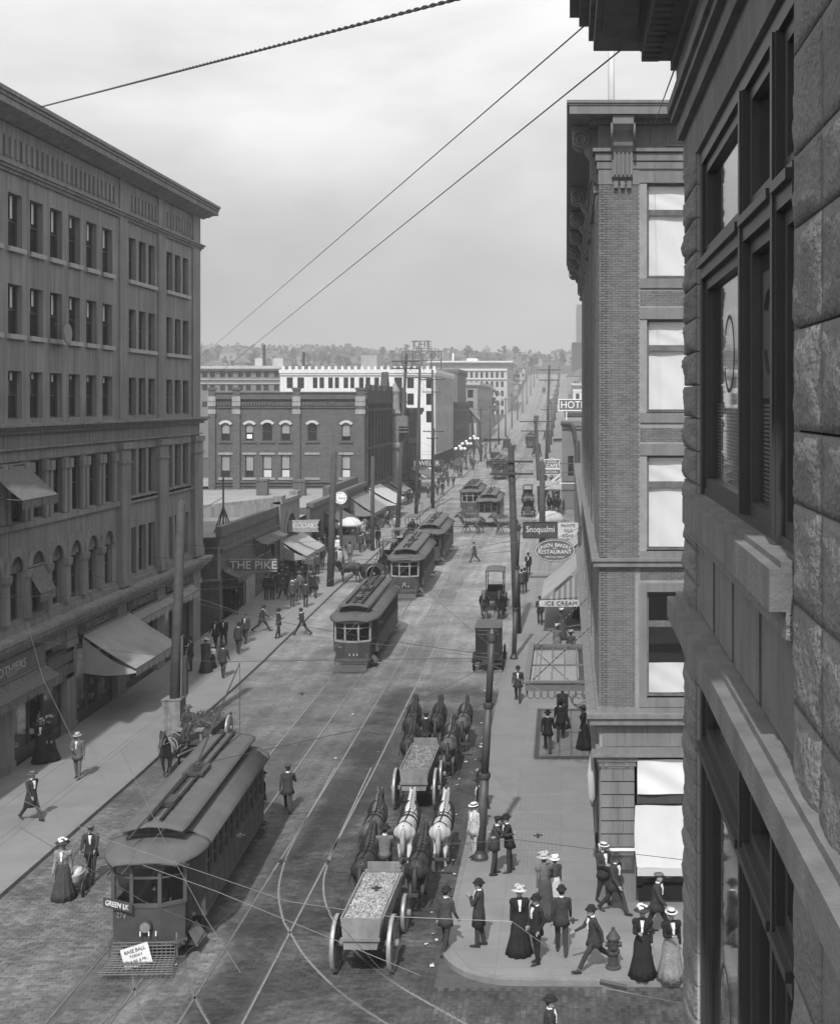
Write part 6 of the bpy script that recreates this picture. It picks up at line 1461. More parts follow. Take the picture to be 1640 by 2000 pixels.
    if number:
        d_ = Vector((fr[1][0] - fr[0][0], fr[1][1] - fr[0][1])); a_ = math.atan2(d_.y, d_.x)
        text(number, .22, mat('dull_gilt', .2, .5, .2, 5), r, ((fr[0][0] + fr[1][0]) / 2 - .02, (fr[0][1] + fr[1][1]) / 2 - .02, 1.22), a_, 1.0)
    if route:
        b = MB(); b.box((-.5, -.02, -.12), (.5, .02, .12)); o = ob('route_board', b.mesh('route_board', SIGND), r, (-.74, yf + .1, 1.52), -.5)
        text(route, .19, LETW, o, (0, -.03, 0), 0, .95)
    if poster:
        b = MB(); b.box((-.36, -.01, -.26), (.36, .01, .26)); o = ob('baseball_poster', b.mesh('baseball_poster', mat('poster_paper', .62, .8, .12, 6, local=True)), r, (-.12, yf - .4, .4)); o.rotation_euler = (-.1, -.3, 0)
        text('BASE BALL', .125, LETD, o, (0, -.016, .15), 0, .95, .003); text('TODAY', .09, LETD, o, (0, -.016, .02), 0, 1.1, .003); text('THURS. & FRI.', .09, LETD, o, (0, -.016, -.11), 0, .95, .003)
    b = MB(); b.box((-.3, -.55, 3.47), (.3, .55, 3.56)); b.lathe([(.12, 3.555), (.1, 3.72), (0, 3.75)], 8); P(b, 'trolley_base', IRON); b = MB()
    if pole == 'rear': b.tube([(0, .1, 3.72), (.25, 4.9, 5.72)], [.035, .02], 6); b.tube([(.25, 4.9, 5.72), (.1, yb + .2, 1.8)], .008, 4)
    else: b.tube([(0, .1, 3.72), (0, yf + .6, 3.62)], [.035, .025], 6)
    for k in range(4): b.tube([(-.12 + k * .08, -.45, 3.64), (-.12 + k * .08, .4, 3.66)], .02, 4)
    P(b, 'trolley_pole', IRON); b = MB(); b.box((-.14, -3.4, 3.46), (.2, -2.7, 3.6)); P(b, 'roof_box', IRON)
    return r
c1 = streetcar('nearest streetcar with green lake route board and baseball poster on its wire fender', -11.12, 38.6, RD(2.4), '274', 2, route='GREEN LK', poster=True, pole='rear')
for a in [c1]:
    b = MB(); b.tube([(-.1, -.8, 3.66), (-.1, -4.2, 3.66), (-.5, -5.2, 3.2)], [.03, .025, .02], 5); b.build('second_trolley_pole', IRON, c1, loc=(0, 0, 0))
streetcar('second streetcar down the street with ladder boards along its roof', -11.45, 73.9, 0, '606', 3, post=CARW, headlight=False)
streetcar('third streetcar with bright round headlight and three pale-framed front windows', -11.35, 95.0, RD(.5), '', 2, post=CARW)
streetcar('streetcar close behind the third one with a pale roof and raised pole', -11.3, 110.5, 0, '', 2, headlight=False, fender=False)
streetcar('distant streetcar with wire lattice fender left of the plain-fronted one', -11.0, 152.0, 0, '', 3, post=CARW, headlight=False)
streetcar('distant streetcar with broad pale dash and open dark front windows', -8.2, 139.6, 0, '', 2, openfront=True, headlight=False, fender=False, bodym=mat('pale_car_paint', .26, .6, .2, 2, local=True))
streetcar('smallest streetcar farthest up the street before the second crossing', -10.6, 208, 0, '', 2, headlight=False, fender=False)
streetcar('streetcar far up beyond the crossing on the right-hand track', -8.2, 300, 0, '', 2, headlight=False, fender=False)
# ------------------------------------------------------------------ wheels, wagons, autos
WAGW = mat('wagon_wood', .2, .85, .25, 3, .15, 12, local=True, streak=.2)
WAGD = mat('dark_wagon_wood', .06, .8, .25, 3, local=True)
TYRE = mat('iron_tyre', .42, .4, .3, 6, local=True, metal=.5)
GRAV = mat('crushed_stone', .27, .95, .35, 3, island=.55)
LEATH = mat('black_leather', .018, .45, .3, 6, local=True, spec=.4)
_wh = {}
def wheel(parent, c, R_, w=.09, n=12, m=None, tm=None):
    m = m or WAGW; tm = tm or TYRE
    key = (R_, w, n, m.name, tm.name)
    if key not in _wh:
        b = MB(); pr = [(R_ - .07, -w / 2), (R_ - .005, -w / 2), (R_ - .005, w / 2), (R_ - .07, w / 2), (R_ - .07, -w / 2)]; b.lathe(pr, 28, ax='x'); b.lathe([(.0, -w * 1.7), (.09, -w * 1.7), (.11, 0), (.09, w * 1.7), (0, w * 1.7)], 12, ax='x')
        for k in range(n):
            a = 2 * math.pi * k / n; b.bar((0, .08 * math.cos(a), .08 * math.sin(a)), (0, (R_ - .06) * math.cos(a), (R_ - .06) * math.sin(a)), .045, .05, up=(1, 0, 0))
        q = MB(); q.lathe([(R_ - .006, -w / 2 - .004), (R_ + .012, -w / 2 - .004), (R_ + .012, w / 2 + .004), (R_ - .006, w / 2 + .004), (R_ - .006, -w / 2 - .004)], 28, ax='x')
        _wh[key] = (b.mesh('wheel', m), q.mesh('tyre', tm, True))
    o = ob('wheel', _wh[key][0], parent, c); ob('tyre', _wh[key][1], o); return o
def L0(b, n, m, r, smooth=False): return b.build(n, m, r, smooth, loc=(0, 0, 0))
def dump_wagon(label, x, y, rz, glabel):
    r = thing('dump_wagon', label, 'wagon', (x, y, g(y)), rz, 'horse-drawn dump wagons')
    b = MB(); lo, hi = .36, .5
    y0, y1, z0, z1 = -.45, 2.75, .78, 1.52
    for s_ in (-1, 1):                                     # side boards, three planks each
        for k in range(3):
            za, zb = z0 + (z1 - z0) * k / 3, z0 + (z1 - z0) * (k + 1) / 3 - .015; xa, xb = lo + (hi - lo) * k / 3, lo + (hi - lo) * (k + 1) / 3
            q = MB(); q.add([(s_ * xa, y0, za), (s_ * xb, y0, zb), (s_ * xb, y1, zb), (s_ * xa, y1, za), (s_ * (xa + .05), y0, za), (s_ * (xb + .05), y0, zb), (s_ * (xb + .05), y1, zb), (s_ * (xa + .05), y1, za)], [(0, 1, 2, 3), (7, 6, 5, 4), (0, 4, 5, 1), (1, 5, 6, 2), (2, 6, 7, 3), (3, 7, 4, 0)]); L0(q, 'side_plank', WAGW, r)
    q = MB(); q.add([(-.42, y0 - .1, z0), (.42, y0 - .1, z0), (.52, y0, z1), (-.52, y0, z1), (-.42, y0 - .16, z0), (.42, y0 - .16, z0), (.52, y0 - .06, z1), (-.52, y0 - .06, z1)], [(0, 1, 2, 3), (7, 6, 5, 4), (0, 4, 5, 1), (1, 5, 6, 2), (2, 6, 7, 3), (3, 7, 4, 0)]); L0(q, 'tailgate', WAGW, r)
    b.box((-.4, y0, z0 - .06), (.4, y1, z0)); b.box((-.5, y1, z0), (.5, y1 + .06, z1 + .05)); b.box((-.5, y0 - .2, z0 + .22), (.5, y0 - .14, z0 + .3))
    L0(b, 'bed', WAGW, r)
    b = MB(); b.bar((-.85, 0, .7), (.85, 0, .7), .12, .14); b.bar((-.78, 2.45, .5), (.78, 2.45, .5), .12, .14); b.bar((0, -.2, .6), (0, 6.2, .62), .1, .12); b.box((-.3, 2.3, .5), (.3, 2.6, .8))
    b.bar((-.5, -.1, .55), (-.2, 2.2, .55), .06, .06); b.bar((.5, -.1, .55), (.2, 2.2, .55), .06, .06); b.bar((-.9, 3.3, .65), (.9, 3.3, .65), .08, .08); b.bar((-1.45, 6.25, .62), (1.45, 6.25, .62), .08, .08); L0(b, 'running_gear', WAGD, r)
    b = MB(); b.box((-.45, 2.9, 1.45), (.45, 3.3, 1.52)); b.box((-.45, 2.86, 1.52), (.45, 2.9, 1.75)); b.bar((-.35, 2.8, 1.0), (-.35, 3.1, 1.46), .05, .05); b.bar((.35, 2.8, 1.0), (.35, 3.1, 1.46), .05, .05); b.box((-.4, 3.55, 1.0), (.4, 3.95, 1.05)); L0(b, 'seat', WAGW, r)
    for s_ in (-1, 1): wheel(r, (s_ * .72, 0, .7), .69, .1); wheel(r, (s_ * .66, 2.45, .5), .49, .1)
    # load
    q = MB(); n1, n2 = 14, 30; vs = []
    for i in range(n1 + 1):
        for j in range(n2 + 1):
            a, t = i / n1 * 2 - 1, j / n2; vs.append((a * .47, -.4 + 3.1 * t, 1.5 + .12 * (1 - a * a) * math.sin(math.pi * min(max(t * 1.1 - .05, 0), 1)) + rnd.uniform(-.012, .012) - (.02 if abs(a) == 1 else 0)))
    q.add(vs, [(i * (n2 + 1) + j, i * (n2 + 1) + j + 1, (i + 1) * (n2 + 1) + j + 1, (i + 1) * (n2 + 1) + j) for i in range(n1) for j in range(n2)])
    for k in range(1500):
        a, t = rnd.uniform(-.95, .95), rnd.random(); c = Vector((a * .46, -.38 + 3.05 * t, 1.505 + .12 * (1 - a * a) * math.sin(math.pi * min(max(t * 1.1 - .05, 0), 1)))); s_ = rnd.uniform(.018, .045)
        p = [c + Vector((rnd.gauss(0, 1), rnd.gauss(0, 1), rnd.gauss(0, 1) * .8)).normalized() * s_ for _ in range(4)] + [c + Vector((0, 0, s_))]
        q.add(p, [(0, 1, 4), (1, 2, 4), (2, 3, 4), (3, 0, 4), (0, 1, 2)])
    o = q.build('gravel_load', GRAV, None, loc=None); o.location = (x, y, g(y)); o.rotation_euler = (0, 0, rz); tag(o, glabel, 'gravel', None, 'stuff')
    return r
WA = (-5.17, 32.9, RD(-1.5)); WB = (-5.4, 46.1, RD(-.5))
dump_wagon('nearest dump wagon heaped with gravel, drawn by five horses with two white leaders', *WA, 'heaped crushed stone filling the nearest dump wagon')
dump_wagon('second dump wagon ahead, drawn by dark horses only', *WB, 'heaped crushed stone filling the second dump wagon')
# flat wagon at the left kerb
r = thing('flat_wagon', 'low flat wagon loaded with rubbish at the left kerb behind the nearest streetcar', 'wagon', (-15.35, 53.4, 0), RD(180))
b = MB(); b.box((-.7, -2.6, .72), (.7, 1.6, .82)); b.box((-.74, -2.6, .82), (-.68, 1.2, 1.05)); b.box((.68, -2.6, .82), (.74, 1.2, 1.05)); L0(b, 'bed', WAGD, r)
b = MB(); b.bar((0, 1.2, .6), (0, 3.4, .7), .07, .07); b.bar((-.75, -1.8, .55), (.75, -1.8, .55), .1, .1); b.bar((-.75, 1.1, .5), (.75, 1.1, .5), .1, .1); b.bar((-.45, 1.4, .6), (-.4, 4.0, .95), .06, .06); b.bar((.45, 1.4, .6), (.4, 4.0, .95), .06, .06); L0(b, 'shafts', WAGW, r)
b = MB(); b.box((-.6, 1.0, 1.2), (.6, 1.4, 1.27)); b.box((-.55, 1.1, .82), (-.45, 1.3, 1.2)); b.box((.45, 1.1, .82), (.55, 1.3, 1.2)); L0(b, 'seat', WAGW, r)
for s_ in (-1, 1): wheel(r, (s_ * .82, -1.8, .55), .54); wheel(r, (s_ * .82, 1.1, .5), .49)
q = MB()
for k in range(260):
    c = Vector((rnd.uniform(-.6, .6), rnd.uniform(-2.5, -.2), .83 + rnd.random() * .35)); d = Vector((rnd.gauss(0, 1), rnd.gauss(0, 1), rnd.uniform(0, 1.2))).normalized() * rnd.uniform(.1, .4); q.tube([c, c + d], rnd.uniform(.008, .02), 3)
o = q.build('brushwood_load', mat('brushwood', .12, .95, .5, 8)); o.location = (-15.35, 53.4, 0); o.rotation_euler = (0, 0, RD(180)); tag(o, 'tangled brushwood piled on the flat wagon', 'brushwood', None, 'stuff')
def van(label, x, y, rz, w=1.25, l=2.2, z0=.75, z1=2.3, m=None, auto=False, R_=.5, front_open=True, name='delivery_van', grp=None):
    m = m or LEATH; r = thing(name, label, 'wagon', (x, y, g(y)), rz, grp)
    b = MB(); b.box((-w / 2, -l / 2, z0), (w / 2, l / 2 - .3, z1 - .05)); b.box((-w / 2 - .04, -l / 2 - .05, z1 - .05), (w / 2 + .04, l / 2 + .35, z1)); b.box((-w / 2, l / 2 - .3, z0), (-w / 2 + .05, l / 2 + .2, z1 - .05)); b.box((w / 2 - .05, l / 2 - .3, z0), (w / 2, l / 2 + .2, z1 - .05))
    b.box((-w / 2, l / 2 - .3, z0), (w / 2, l / 2 + .9, z0 + .1)); L0(b, 'body', m, r)
    b = MB()
    for z in (z0 + .3, z1 - .35): b.box((-w / 2 + .05, -l / 2 - .02, z), (w / 2 - .05, -l / 2, z + .03))
    b.box((-.012, -l / 2 - .02, z0 + .05), (.012, -l / 2, z1 - .1)); b.box((-w / 2 + .1, -l / 2 - .03, z1 - .14), (w / 2 - .1, -l / 2 - .01, z1 - .1)); L0(b, 'rear_doors', IRONL, r)
    b = MB(); b.add([(-w / 2 - .05, -l / 2 - .06, z1 + .004), (w / 2 + .05, -l / 2 - .06, z1 + .004), (w / 2 + .05, l / 2 + .36, z1 + .004), (-w / 2 - .05, l / 2 + .36, z1 + .004)], [(0, 1, 2, 3)]); L0(b, 'roof', CROOF, r)
    b = MB(); b.box((-w / 2 + .06, l / 2 - .25, z0 + .1), (w / 2 - .06, l / 2 + .2, z0 + .55)); L0(b, 'seat', LEATH, r)
    b = MB(); b.bar((-w / 2 - .1, -l / 2 + .5, R_), (w / 2 + .1, -l / 2 + .5, R_), .08, .08); b.bar((-w / 2 - .1, l / 2 + .4, R_), (w / 2 + .1, l / 2 + .4, R_), .08, .08); b.box((-.3, -l / 2, R_), (.3, l / 2 + .7, z0)); b.box((-w / 2 - .15, -l / 2 - .35, R_ - .03), (w / 2 + .15, -l / 2 - .25, R_ + .03)); L0(b, 'running_gear', WAGD, r)
    for s_ in (-1, 1): wheel(r, (s_ * (w / 2 + .12), -l / 2 + .5, R_), R_ - .012, .07, 12, WAGD, UNDER); wheel(r, (s_ * (w / 2 + .12), l / 2 + .4, R_), R_ - .012, .07, 12, WAGD, UNDER)
    return r
van('black box delivery van with pale roof standing at the right kerb by a pole', -4.15, 69.0, 0, 1.3, 2.3, .7, 2.35)
def surrey(label, x, y, rz, m=None, l=2.6, top=2.35, w=1.2, auto=False, name='covered_wagon', grp=None):
    r = thing(name, label, 'automobile' if auto else 'wagon', (x, y, g(y)), rz, grp); m = m or LEATH
    b = MB(); b.box((-w / 2, -l / 2, .7), (w / 2, l / 2, .82)); b.box((-w / 2, -l / 2, .82), (w / 2, -l / 2 + .08, 1.35)); b.box((-w / 2, -l / 2, .82), (-w / 2 + .06, 0, 1.25)); b.box((w / 2 - .06, -l / 2, .82), (w / 2, 0, 1.25)); b.box((-w / 2, l / 2 - .1, .82), (w / 2, l / 2, 1.2)); L0(b, 'body', m, r)
    b = MB(); b.box((-w / 2 + .06, -.1, .82), (w / 2 - .06, .4, 1.15)); b.box((-w / 2 + .06, -.2, 1.15), (w / 2 - .06, -.1, 1.6)); L0(b, 'seat', LEATH, r)
    for s_ in (-1, 1):
        for yy in (-l / 2 + .1, l / 2 - .35): b = MB(); b.bar((s_ * (w / 2 - .04), yy, .82), (s_ * (w / 2 - .04), yy, top), .06, .06); L0(b, 'top_post', WAGD, r)
    b = MB(); rings = []
    for yy in (-l / 2 - .1, l / 2 + .1): rings.append([(w / 2 * 1.06 * math.cos(a), yy, top + .14 * math.sin(a)) for a in np.linspace(0, math.pi, 9)] + [(w / 2 * 1.06 * math.cos(a), yy, top - .05 + .1 * math.sin(a)) for a in np.linspace(math.pi, 0, 9)])
    b.loft(rings); L0(b, 'top', CROOF, r)
    b = MB(); b.bar((-w / 2 - .08, -l / 2 + .4, .5), (w / 2 + .08, -l / 2 + .4, .5), .07, .07); L0(b, 'rear_axle', WAGD, r); b = MB(); b.bar((-w / 2 - .08, l / 2 - .2, .45), (w / 2 + .08, l / 2 - .2, .45), .07, .07)
    if auto: b.box((-.4, l / 2, .55), (.4, l / 2 + .8, 1.1)); b.tube([(.1, l / 2 - .1, 1.1), (.1, l / 2 - .5, 1.4)], .03, 5)
    else: b.bar((0, l / 2, .6), (0, l / 2 + 2.4, .75), .07, .07)
    L0(b, 'running_gear', WAGD, r)
    for s_ in (-1, 1): wheel(r, (s_ * (w / 2 + .1), -l / 2 + .4, .5), .488, .06, 12, WAGD, UNDER); wheel(r, (s_ * (w / 2 + .1), l / 2 - .2, .45), .438, .06, 12, WAGD, UNDER)
    return r
surrey('canopy-topped wagon facing down the street behind two horses at the right', -4.75, 86.0, RD(180), top=2.6)
def open_cart(label, x, y, rz, m=None, name='cart', l=1.8, w=1.1, R_=.6, grp=None):
    r = thing(name, label, 'cart', (x, y, g(y)), rz, grp)
    b = MB(); b.box((-w / 2, -l / 2, .75), (w / 2, l / 2, .83))
    for a, e in (((-w / 2, -l / 2), (-w / 2 + .05, l / 2)), ((w / 2 - .05, -l / 2), (w / 2, l / 2)), ((-w / 2 + .05, -l / 2), (w / 2 - .05, -l / 2 + .05)), ((-w / 2 + .05, l / 2 - .05), (w / 2 - .05, l / 2))): b.box((*a, .83), (*e, 1.2))
    L0(b, 'body', m or WAGD, r); b = MB(); b.bar((-.4, l / 2, .8), (-.4, l / 2 + 2.2, .95), .06, .06); b.bar((.4, l / 2, .8), (.4, l / 2 + 2.2, .95), .06, .06); b.bar((-w / 2 - .08, 0, R_), (w / 2 + .08, 0, R_), .07, .07); L0(b, 'shafts', WAGW, r)
    for s_ in (-1, 1): wheel(r, (s_ * (w / 2 + .1), 0, R_), R_ - .012, .06)
    return r
open_cart('small two-wheeled cart behind a dark horse at the left kerb', -14.9, 97.6, RD(120))
surrey('closed buggy with dark hood between the left kerb and the third streetcar', -14.3, 103, RD(180), l=1.9, top=2.3, grp='buggies at the left kerb')
surrey('farther dark-hooded buggy parked at the left kerb', -14.4, 111, RD(180), l=1.9, top=2.3, grp='buggies at the left kerb')
surrey('open-sided automobile with pale flat top by the left kerb', -14.6, 122, RD(180), auto=True, l=2.8, top=2.3, name='automobile')
# long dray crossing behind the signs
r = thing('dray_wagon', 'long dray with spoked wheels and canvas-covered load crossing behind the signs', 'wagon', (-2.3, 127.5, g(127.5)), RD(90))
b = MB(); b.box((-.8, -2.6, .95), (.8, 2.2, 1.1)); b.box((-.82, -2.6, 1.1), (-.76, 2.2, 1.35)); b.box((.76, -2.6, 1.1), (.82, 2.2, 1.35)); L0(b, 'bed', WAGW, r); b = MB(); b.bar((0, 2, .7), (0, 9, .75), .08, .08); b.bar((-.85, -1.5, .6), (.85, -1.5, .6), .1, .1); b.bar((-.85, 1.2, .55), (.85, 1.2, .55), .1, .1); b.bar((-.7, 5.6, .75), (.7, 5.6, .75), .07, .07); L0(b, 'running_gear', WAGD, r)
for s_ in (-1, 1): wheel(r, (s_ * .9, -1.5, .62), .6, .08); wheel(r, (s_ * .9, 1.2, .55), .53, .08)
b = MB(); b.lathe([(1.0, 0), (.98, .5), (.75, .95), (.3, 1.2), (0, 1.25)], 14, c=(0, -.7, 1.1), sx=.75, sy=1.5, wob=lambda a, i: .07 * math.sin(a * 3 + i * 2)); L0(b, 'load_cover', mat('load_canvas', .4, .85, .25, 3), r, True)
surrey('automobile with driver seen beyond the dray near the right kerb', -4.3, 146, RD(180), auto=True, l=2.4, top=2.0, name='automobile')
surrey('dark automobile parked past the studded sign on the right', -3.9 - 1, 164, RD(180), auto=True, l=2.6, top=2.1, name='automobile')
for i, (x, y, lab) in enumerate(((-12.9, 232, 'dark wagon in the street left of the farthest near streetcar'), (-6, 262, 'canopy wagon on the right lane beyond the crossing'), (-4.9, 330, 'wagon at the right kerb at the foot of the hill'), (-9.5, 410, 'small dark wagon in mid street on the lower hill'), (-6.8, 520, 'dark van on the climbing road'), (-10.5, 610, 'tiny wagon high on the climbing road'), (-13.2, 285, 'covered wagon by the left kerb below the chapel'))):
    van(lab, x, y, 0, 1.6, 2.4, .7, 2.6, grp='wagons far up the street')
# baby carriage
p = at(150, 1745)
r = thing('baby_carriage', 'light wicker baby carriage pushed over the paving by a couple', 'carriage', (p.x, p.y, 0), RD(188))
b = MB(); rings = []
for t in np.linspace(0, 1, 7): rings.append([((.2 + .05 * t) * math.cos(a), (.36 + .09 * t) * math.sin(a), .42 + .26 * t) for a in np.linspace(0, 2 * math.pi, 17)[:-1]])
b.loft(rings); L0(b, 'basket', mat('wicker', .4, .85, .25, 18, .3, 40, local=True), r, True)
b = MB()
for s_ in (-1, 1): b.tube([(s_ * .22, -.3, .62), (s_ * .22, -.75, .95)], .015, 5)
b.tube([(-.22, -.75, .95), (.22, -.75, .95)], .016, 5)
for yy in (-.28, .28): b.tube([(-.25, yy, .24), (.25, yy, .24)], .014, 5); b.tube([(-.15, yy, .24), (-.15, yy * .7, .45)], .012, 4); b.tube([(.15, yy, .24), (.15, yy * .7, .45)], .012, 4)
L0(b, 'handle', IRON, r)
for s_ in (-1, 1):
    for yy in (-.28, .28): wheel(r, (s_ * .25, yy, .24), .225, .025, 10, IRON, IRON)
b = MB(); b.lathe([(0, -.02), (.16, 0), (.2, .06), (.14, .16), (0, .2)], 12, c=(0, .05, .62), sy=1.6); L0(b, 'blanket', mat('pale_blanket', .6, .9, .1, 8, local=True), r, True)
# ------------------------------------------------------------------ street furniture
POLE = mat('wood_pole', .075, .85, .3, 3, .15, 10, streak=.2)
INS = mat('glass_insulator', .3, .3, .2, 8)
def pole(label, bx, by, tx, ty, ztop, r0=.17, r1=.12, arms=(), dark=False, z0=None, iron=False, grp='street poles', lower_white=0, name=None):
    z = g(by) + KERB if z0 is None else z0; m = POLE
    r = thing(name or ('iron_pole' if iron else 'utility_pole'), label, 'pole', (bx, by, z), 0, grp)
    P = lambda zz: (bx + (tx - bx) * (zz - z) / (ztop - z), by + (ty - by) * (zz - z) / (ztop - z), zz)
    if iron:
        b = MB(); s1, s2 = z + (ztop - z) * .38, z + (ztop - z) * .7
        b.tube([P(z), P(s1), ], r0, 12); b.tube([P(s1), P(s2)], r0 * .84, 12); b.tube([P(s2), P(ztop)], r0 * .7, 12); b.build('shaft', mat('pole_paint', .06, .5, .3, 3, spec=.4), r, True)
        for s_, k in ((s1, 1.18), (s2, 1.02), (ztop, .9)): c = P(s_); b = MB(); b.lathe([(r0 * k, -.09), (r0 * k * 1.08, -.04), (r0 * k * 1.08, .04), (r0 * k, .09)], 12, c=c); b.build('collar', IRON, r)
        b = MB(); c = P(z); b.lathe([(r0 * 1.75, 0), (r0 * 1.7, .1), (r0 * 1.2, .2), (r0 * 1.05, .3)], 14, c=c); b.build('base', IRON, r); b = MB(); c = P(ztop); b.lathe([(r0 * .9, .09), (r0 * .8, .2), (r0 * .3, .32), (0, .36)], 10, c=c); b.build('finial', IRON, r)
    else:
        b = MB(); b.tube([P(z - .1), P(z + (ztop - z) * .5), P(ztop), P(ztop + r1)], [r0, (r0 + r1) / 2, r1, r1 * .3], 10); b.build('shaft', POLE, r, True)
        if lower_white: b = MB(); b.tube([P(z + .3), P(z + lower_white)], r0 * .55, 6) ; 
    for za, half, nin in arms:
        c = Vector(P(za)); b = MB(); b.box((c.x - half, c.y - r1 - .12, za - .06), (c.x + half, c.y - r1, za + .06))
        for s_ in (-1, 1): b.bar((c.x + s_ * half * .45, c.y - r1 - .05, za), (c.x, c.y - r1 - .02, za - half * .45), .05, .03)
        a_ = b.build('crossarm', WOODD, r); b = MB()
        for k in range(nin):
            x_ = c.x - half * .92 + 2 * half * .92 * k / (nin - 1)
            if abs(x_ - c.x) > .2: b.lathe([(.02, 0), (.02, .06), (.045, .07), (.05, .12), (.03, .16), (0, .17)], 7, c=(x_, c.y - r1 - .06, za + .06))
        b.build('insulators', INS, a_)
    return r
pole('thick bare wooden pole with boxed white foot before the stone block', -16.95, 55.4, -16.7, 55.6, 10.15, .25, .2)
r = thing('pole_box', 'weathered white board casing round the foot of the thick bare pole', 'casing', (-16.95, 55.4, KERB))
b = MB(); b.box((-17.34, 54.98, KERB), (-16.56, 55.06, 1.75)); b.box((-17.34, 55.74, KERB), (-16.56, 55.82, 1.75)); b.box((-17.34, 55.06, KERB), (-17.26, 55.74, 1.75)); b.box((-16.64, 55.06, KERB), (-16.56, 55.74, 1.75)); b.box((-17.37, 54.95, 1.75), (-16.53, 55.85, 1.8)); b.build('boards', mat('worn_white_boards', .22, .8, .4, 3, .1, 8, streak=.3), r)
b = MB(); b.box((-16.62, 55.3, 1.9), (-16.38, 55.55, 3.6)); b.build('fuse_box', WOODD, r); b = MB(); b.tube([(-16.6, 55.2, .2), (-16.55, 55.25, 4.5)], .05, 5); b.build('conduit', IRONL, r)
pole('tall thick bare pole beside the dark horse and the street clock', -17.3, 94.0, -17.05, 94.2, 10.9, .27, .22)
pole('thinner bare pole standing on the left pavement before the white awning', -17.2, 113.8, -17.2, 114, 9.6, .2, .16)
pole('very tall leaning telephone pole with two crossarms at its head', -16.6, 126, -15.75, 126.3, 19.3, .24, .14, [(18.6, 1.35, 6), (17.9, 1.35, 6)])
r = thing('transformer_box', 'square grey transformer box high on the tall leaning pole', 'transformer', (-16, 125.6, 12)); b = MB(); b.box((-16.5, 125.1, 12.2), (-15.5, 125.9, 13.25)); b.box((-16.7, 125.2, 11.6), (-15.4, 125.8, 11.72)); b.box((-16.5, 125.2, 11.95), (-15.5, 125.8, 12.05)); b.build('box', IRONL, r)
pole('tall pole with one wide crossarm right of the transformer pole', -17.2, 147, -16.8, 147.2, 18.6, .22, .14, [(17.4, 1.5, 6)])
pole('tall pole carrying two crossarms before the white terracotta corner', -16.1, 155, -16.2, 155.2, 18.4, .22, .13, [(17.3, 1.6, 6), (15.8, 1.2, 5), (10.2, .7, 3)])
pole('small crossarmed pole beside the striped awning', -16.8, 160.5, -16.6, 160.6, 11.2, .2, .15, [(10.9, 1.3, 5)])
pole('wooden pole with two heavy crossarms on the right kerb', -2.95, 77.4, -3.35, 77.6, 11.9, .26, .19, [(11.0, 1.32, 5), (10.25, 1.32, 5)])
pole('nearest iron pole on the right kerb by the two talking men', -2.72, 40.5, -2.34, 40.5, 7.1, .15, .12, iron=True, grp='iron poles')
pole('second iron pole on the right kerb in front of the wooden one', -2.88, 70.6, -2.62, 70.8, 7.6, .13, .1, iron=True, grp='iron poles')
pole('leaning dark pole with two crossarms past the cross street on the right', -3.0, 150, -3.6, 150.2, 12.8, .28, .2, [(12.3, 1.9, 6), (11.2, 1.8, 5)])
pole('slim pole behind the dark double crossarmed one on the right', -2.9, 176, -2.3, 176.2, 19.6, .2, .14, [(19, 1.6, 5), (17.6, 1.4, 5)])
pole('broad bare pole on the right pavement beyond the dray', -2.2, 118, -2.2, 118.2, 9, .3, .26)
for i, (s_, y) in enumerate([(s_, y) for s_ in (-16.3, -3.6) for y in (245, 275, 310, 345, 385, 430, 480, 530, 590, 650, 720)]):
    pole('distant telephone pole along the %s side of the climbing street' % ('left' if s_ < -10 else 'right'), s_, y, s_, y, g(y) + 10.5, .2, .14, [(g(y) + 10, 1.3, 4)], grp='telephone poles up the hill')
# cluster lamps at the second crossing
for x, y, lab in ((-17.2, 207.5, 'tall lamp post with a cluster of white globes at the second crossing'), (-17.3, 222, 'second globe-cluster lamp post farther along the left kerb'), (-17.3, 240, 'third globe-cluster lamp post beyond the crossing')):
    r = thing('cluster_lamp', lab, 'street lamp', (x, y, g(y) + .14), 0, 'cluster street lamps'); b = MB(); z = g(y) + .14
    b.lathe([(.4, 0), (.35, .4), (.15, .7), (.1, 4.2)], 10, c=(x, y, z)); 
    for a in np.linspace(0, 6.28, 6)[:-1]: b.tube([(x, y, z + 4.1), (x + .8 * math.cos(a), y + .8 * math.sin(a), z + 4.3)], .05, 5)
    b.build('post', IRON, r)
    for a in list(np.linspace(0, 6.28, 6)[:-1]) + [None]:
        c = (x, y, z + 4.9) if a is None else (x + .8 * math.cos(a), y + .8 * math.sin(a), z + 4.5); b = MB(); b.lathe([(0, -.26), (.18, -.2), (.27, 0), (.18, .2), (0, .26)], 10, c=c); b.build('globe', WHITE, r, True)
# hydrant
p = at(1197, 1890, KERB)
r = thing('fire_hydrant', 'squat iron fire hydrant on the corner pavement beside the kerb', 'hydrant', tuple(p))
b = MB(); b.lathe([(.2, 0), (.2, .05), (.13, .07), (.12, .35), (.17, .38), (.17, .44), (.135, .46), (.145, .72), (.18, .74), (.18, .79), (.15, .82), (.1, .9), (.05, .95), (.045, 1.03), (0, 1.04)], 18); L0(b, 'barrel', mat('hydrant_paint', .06, .6, .3, 6), r, False)
b = MB()
for d_ in ((1, 0), (-1, 0), (0, -1)): b.tube([(d_[0] * .1, d_[1] * .1, .6), (d_[0] * .22, d_[1] * .22, .6)], .065, 10)
for k in range(8): b.lathe([(0, .38), (.02, .38), (.02, .46), (0, .46)], 6, c=(.15 * math.cos(k * .785), .15 * math.sin(k * .785), 0))
L0(b, 'nozzles', IRON, r)
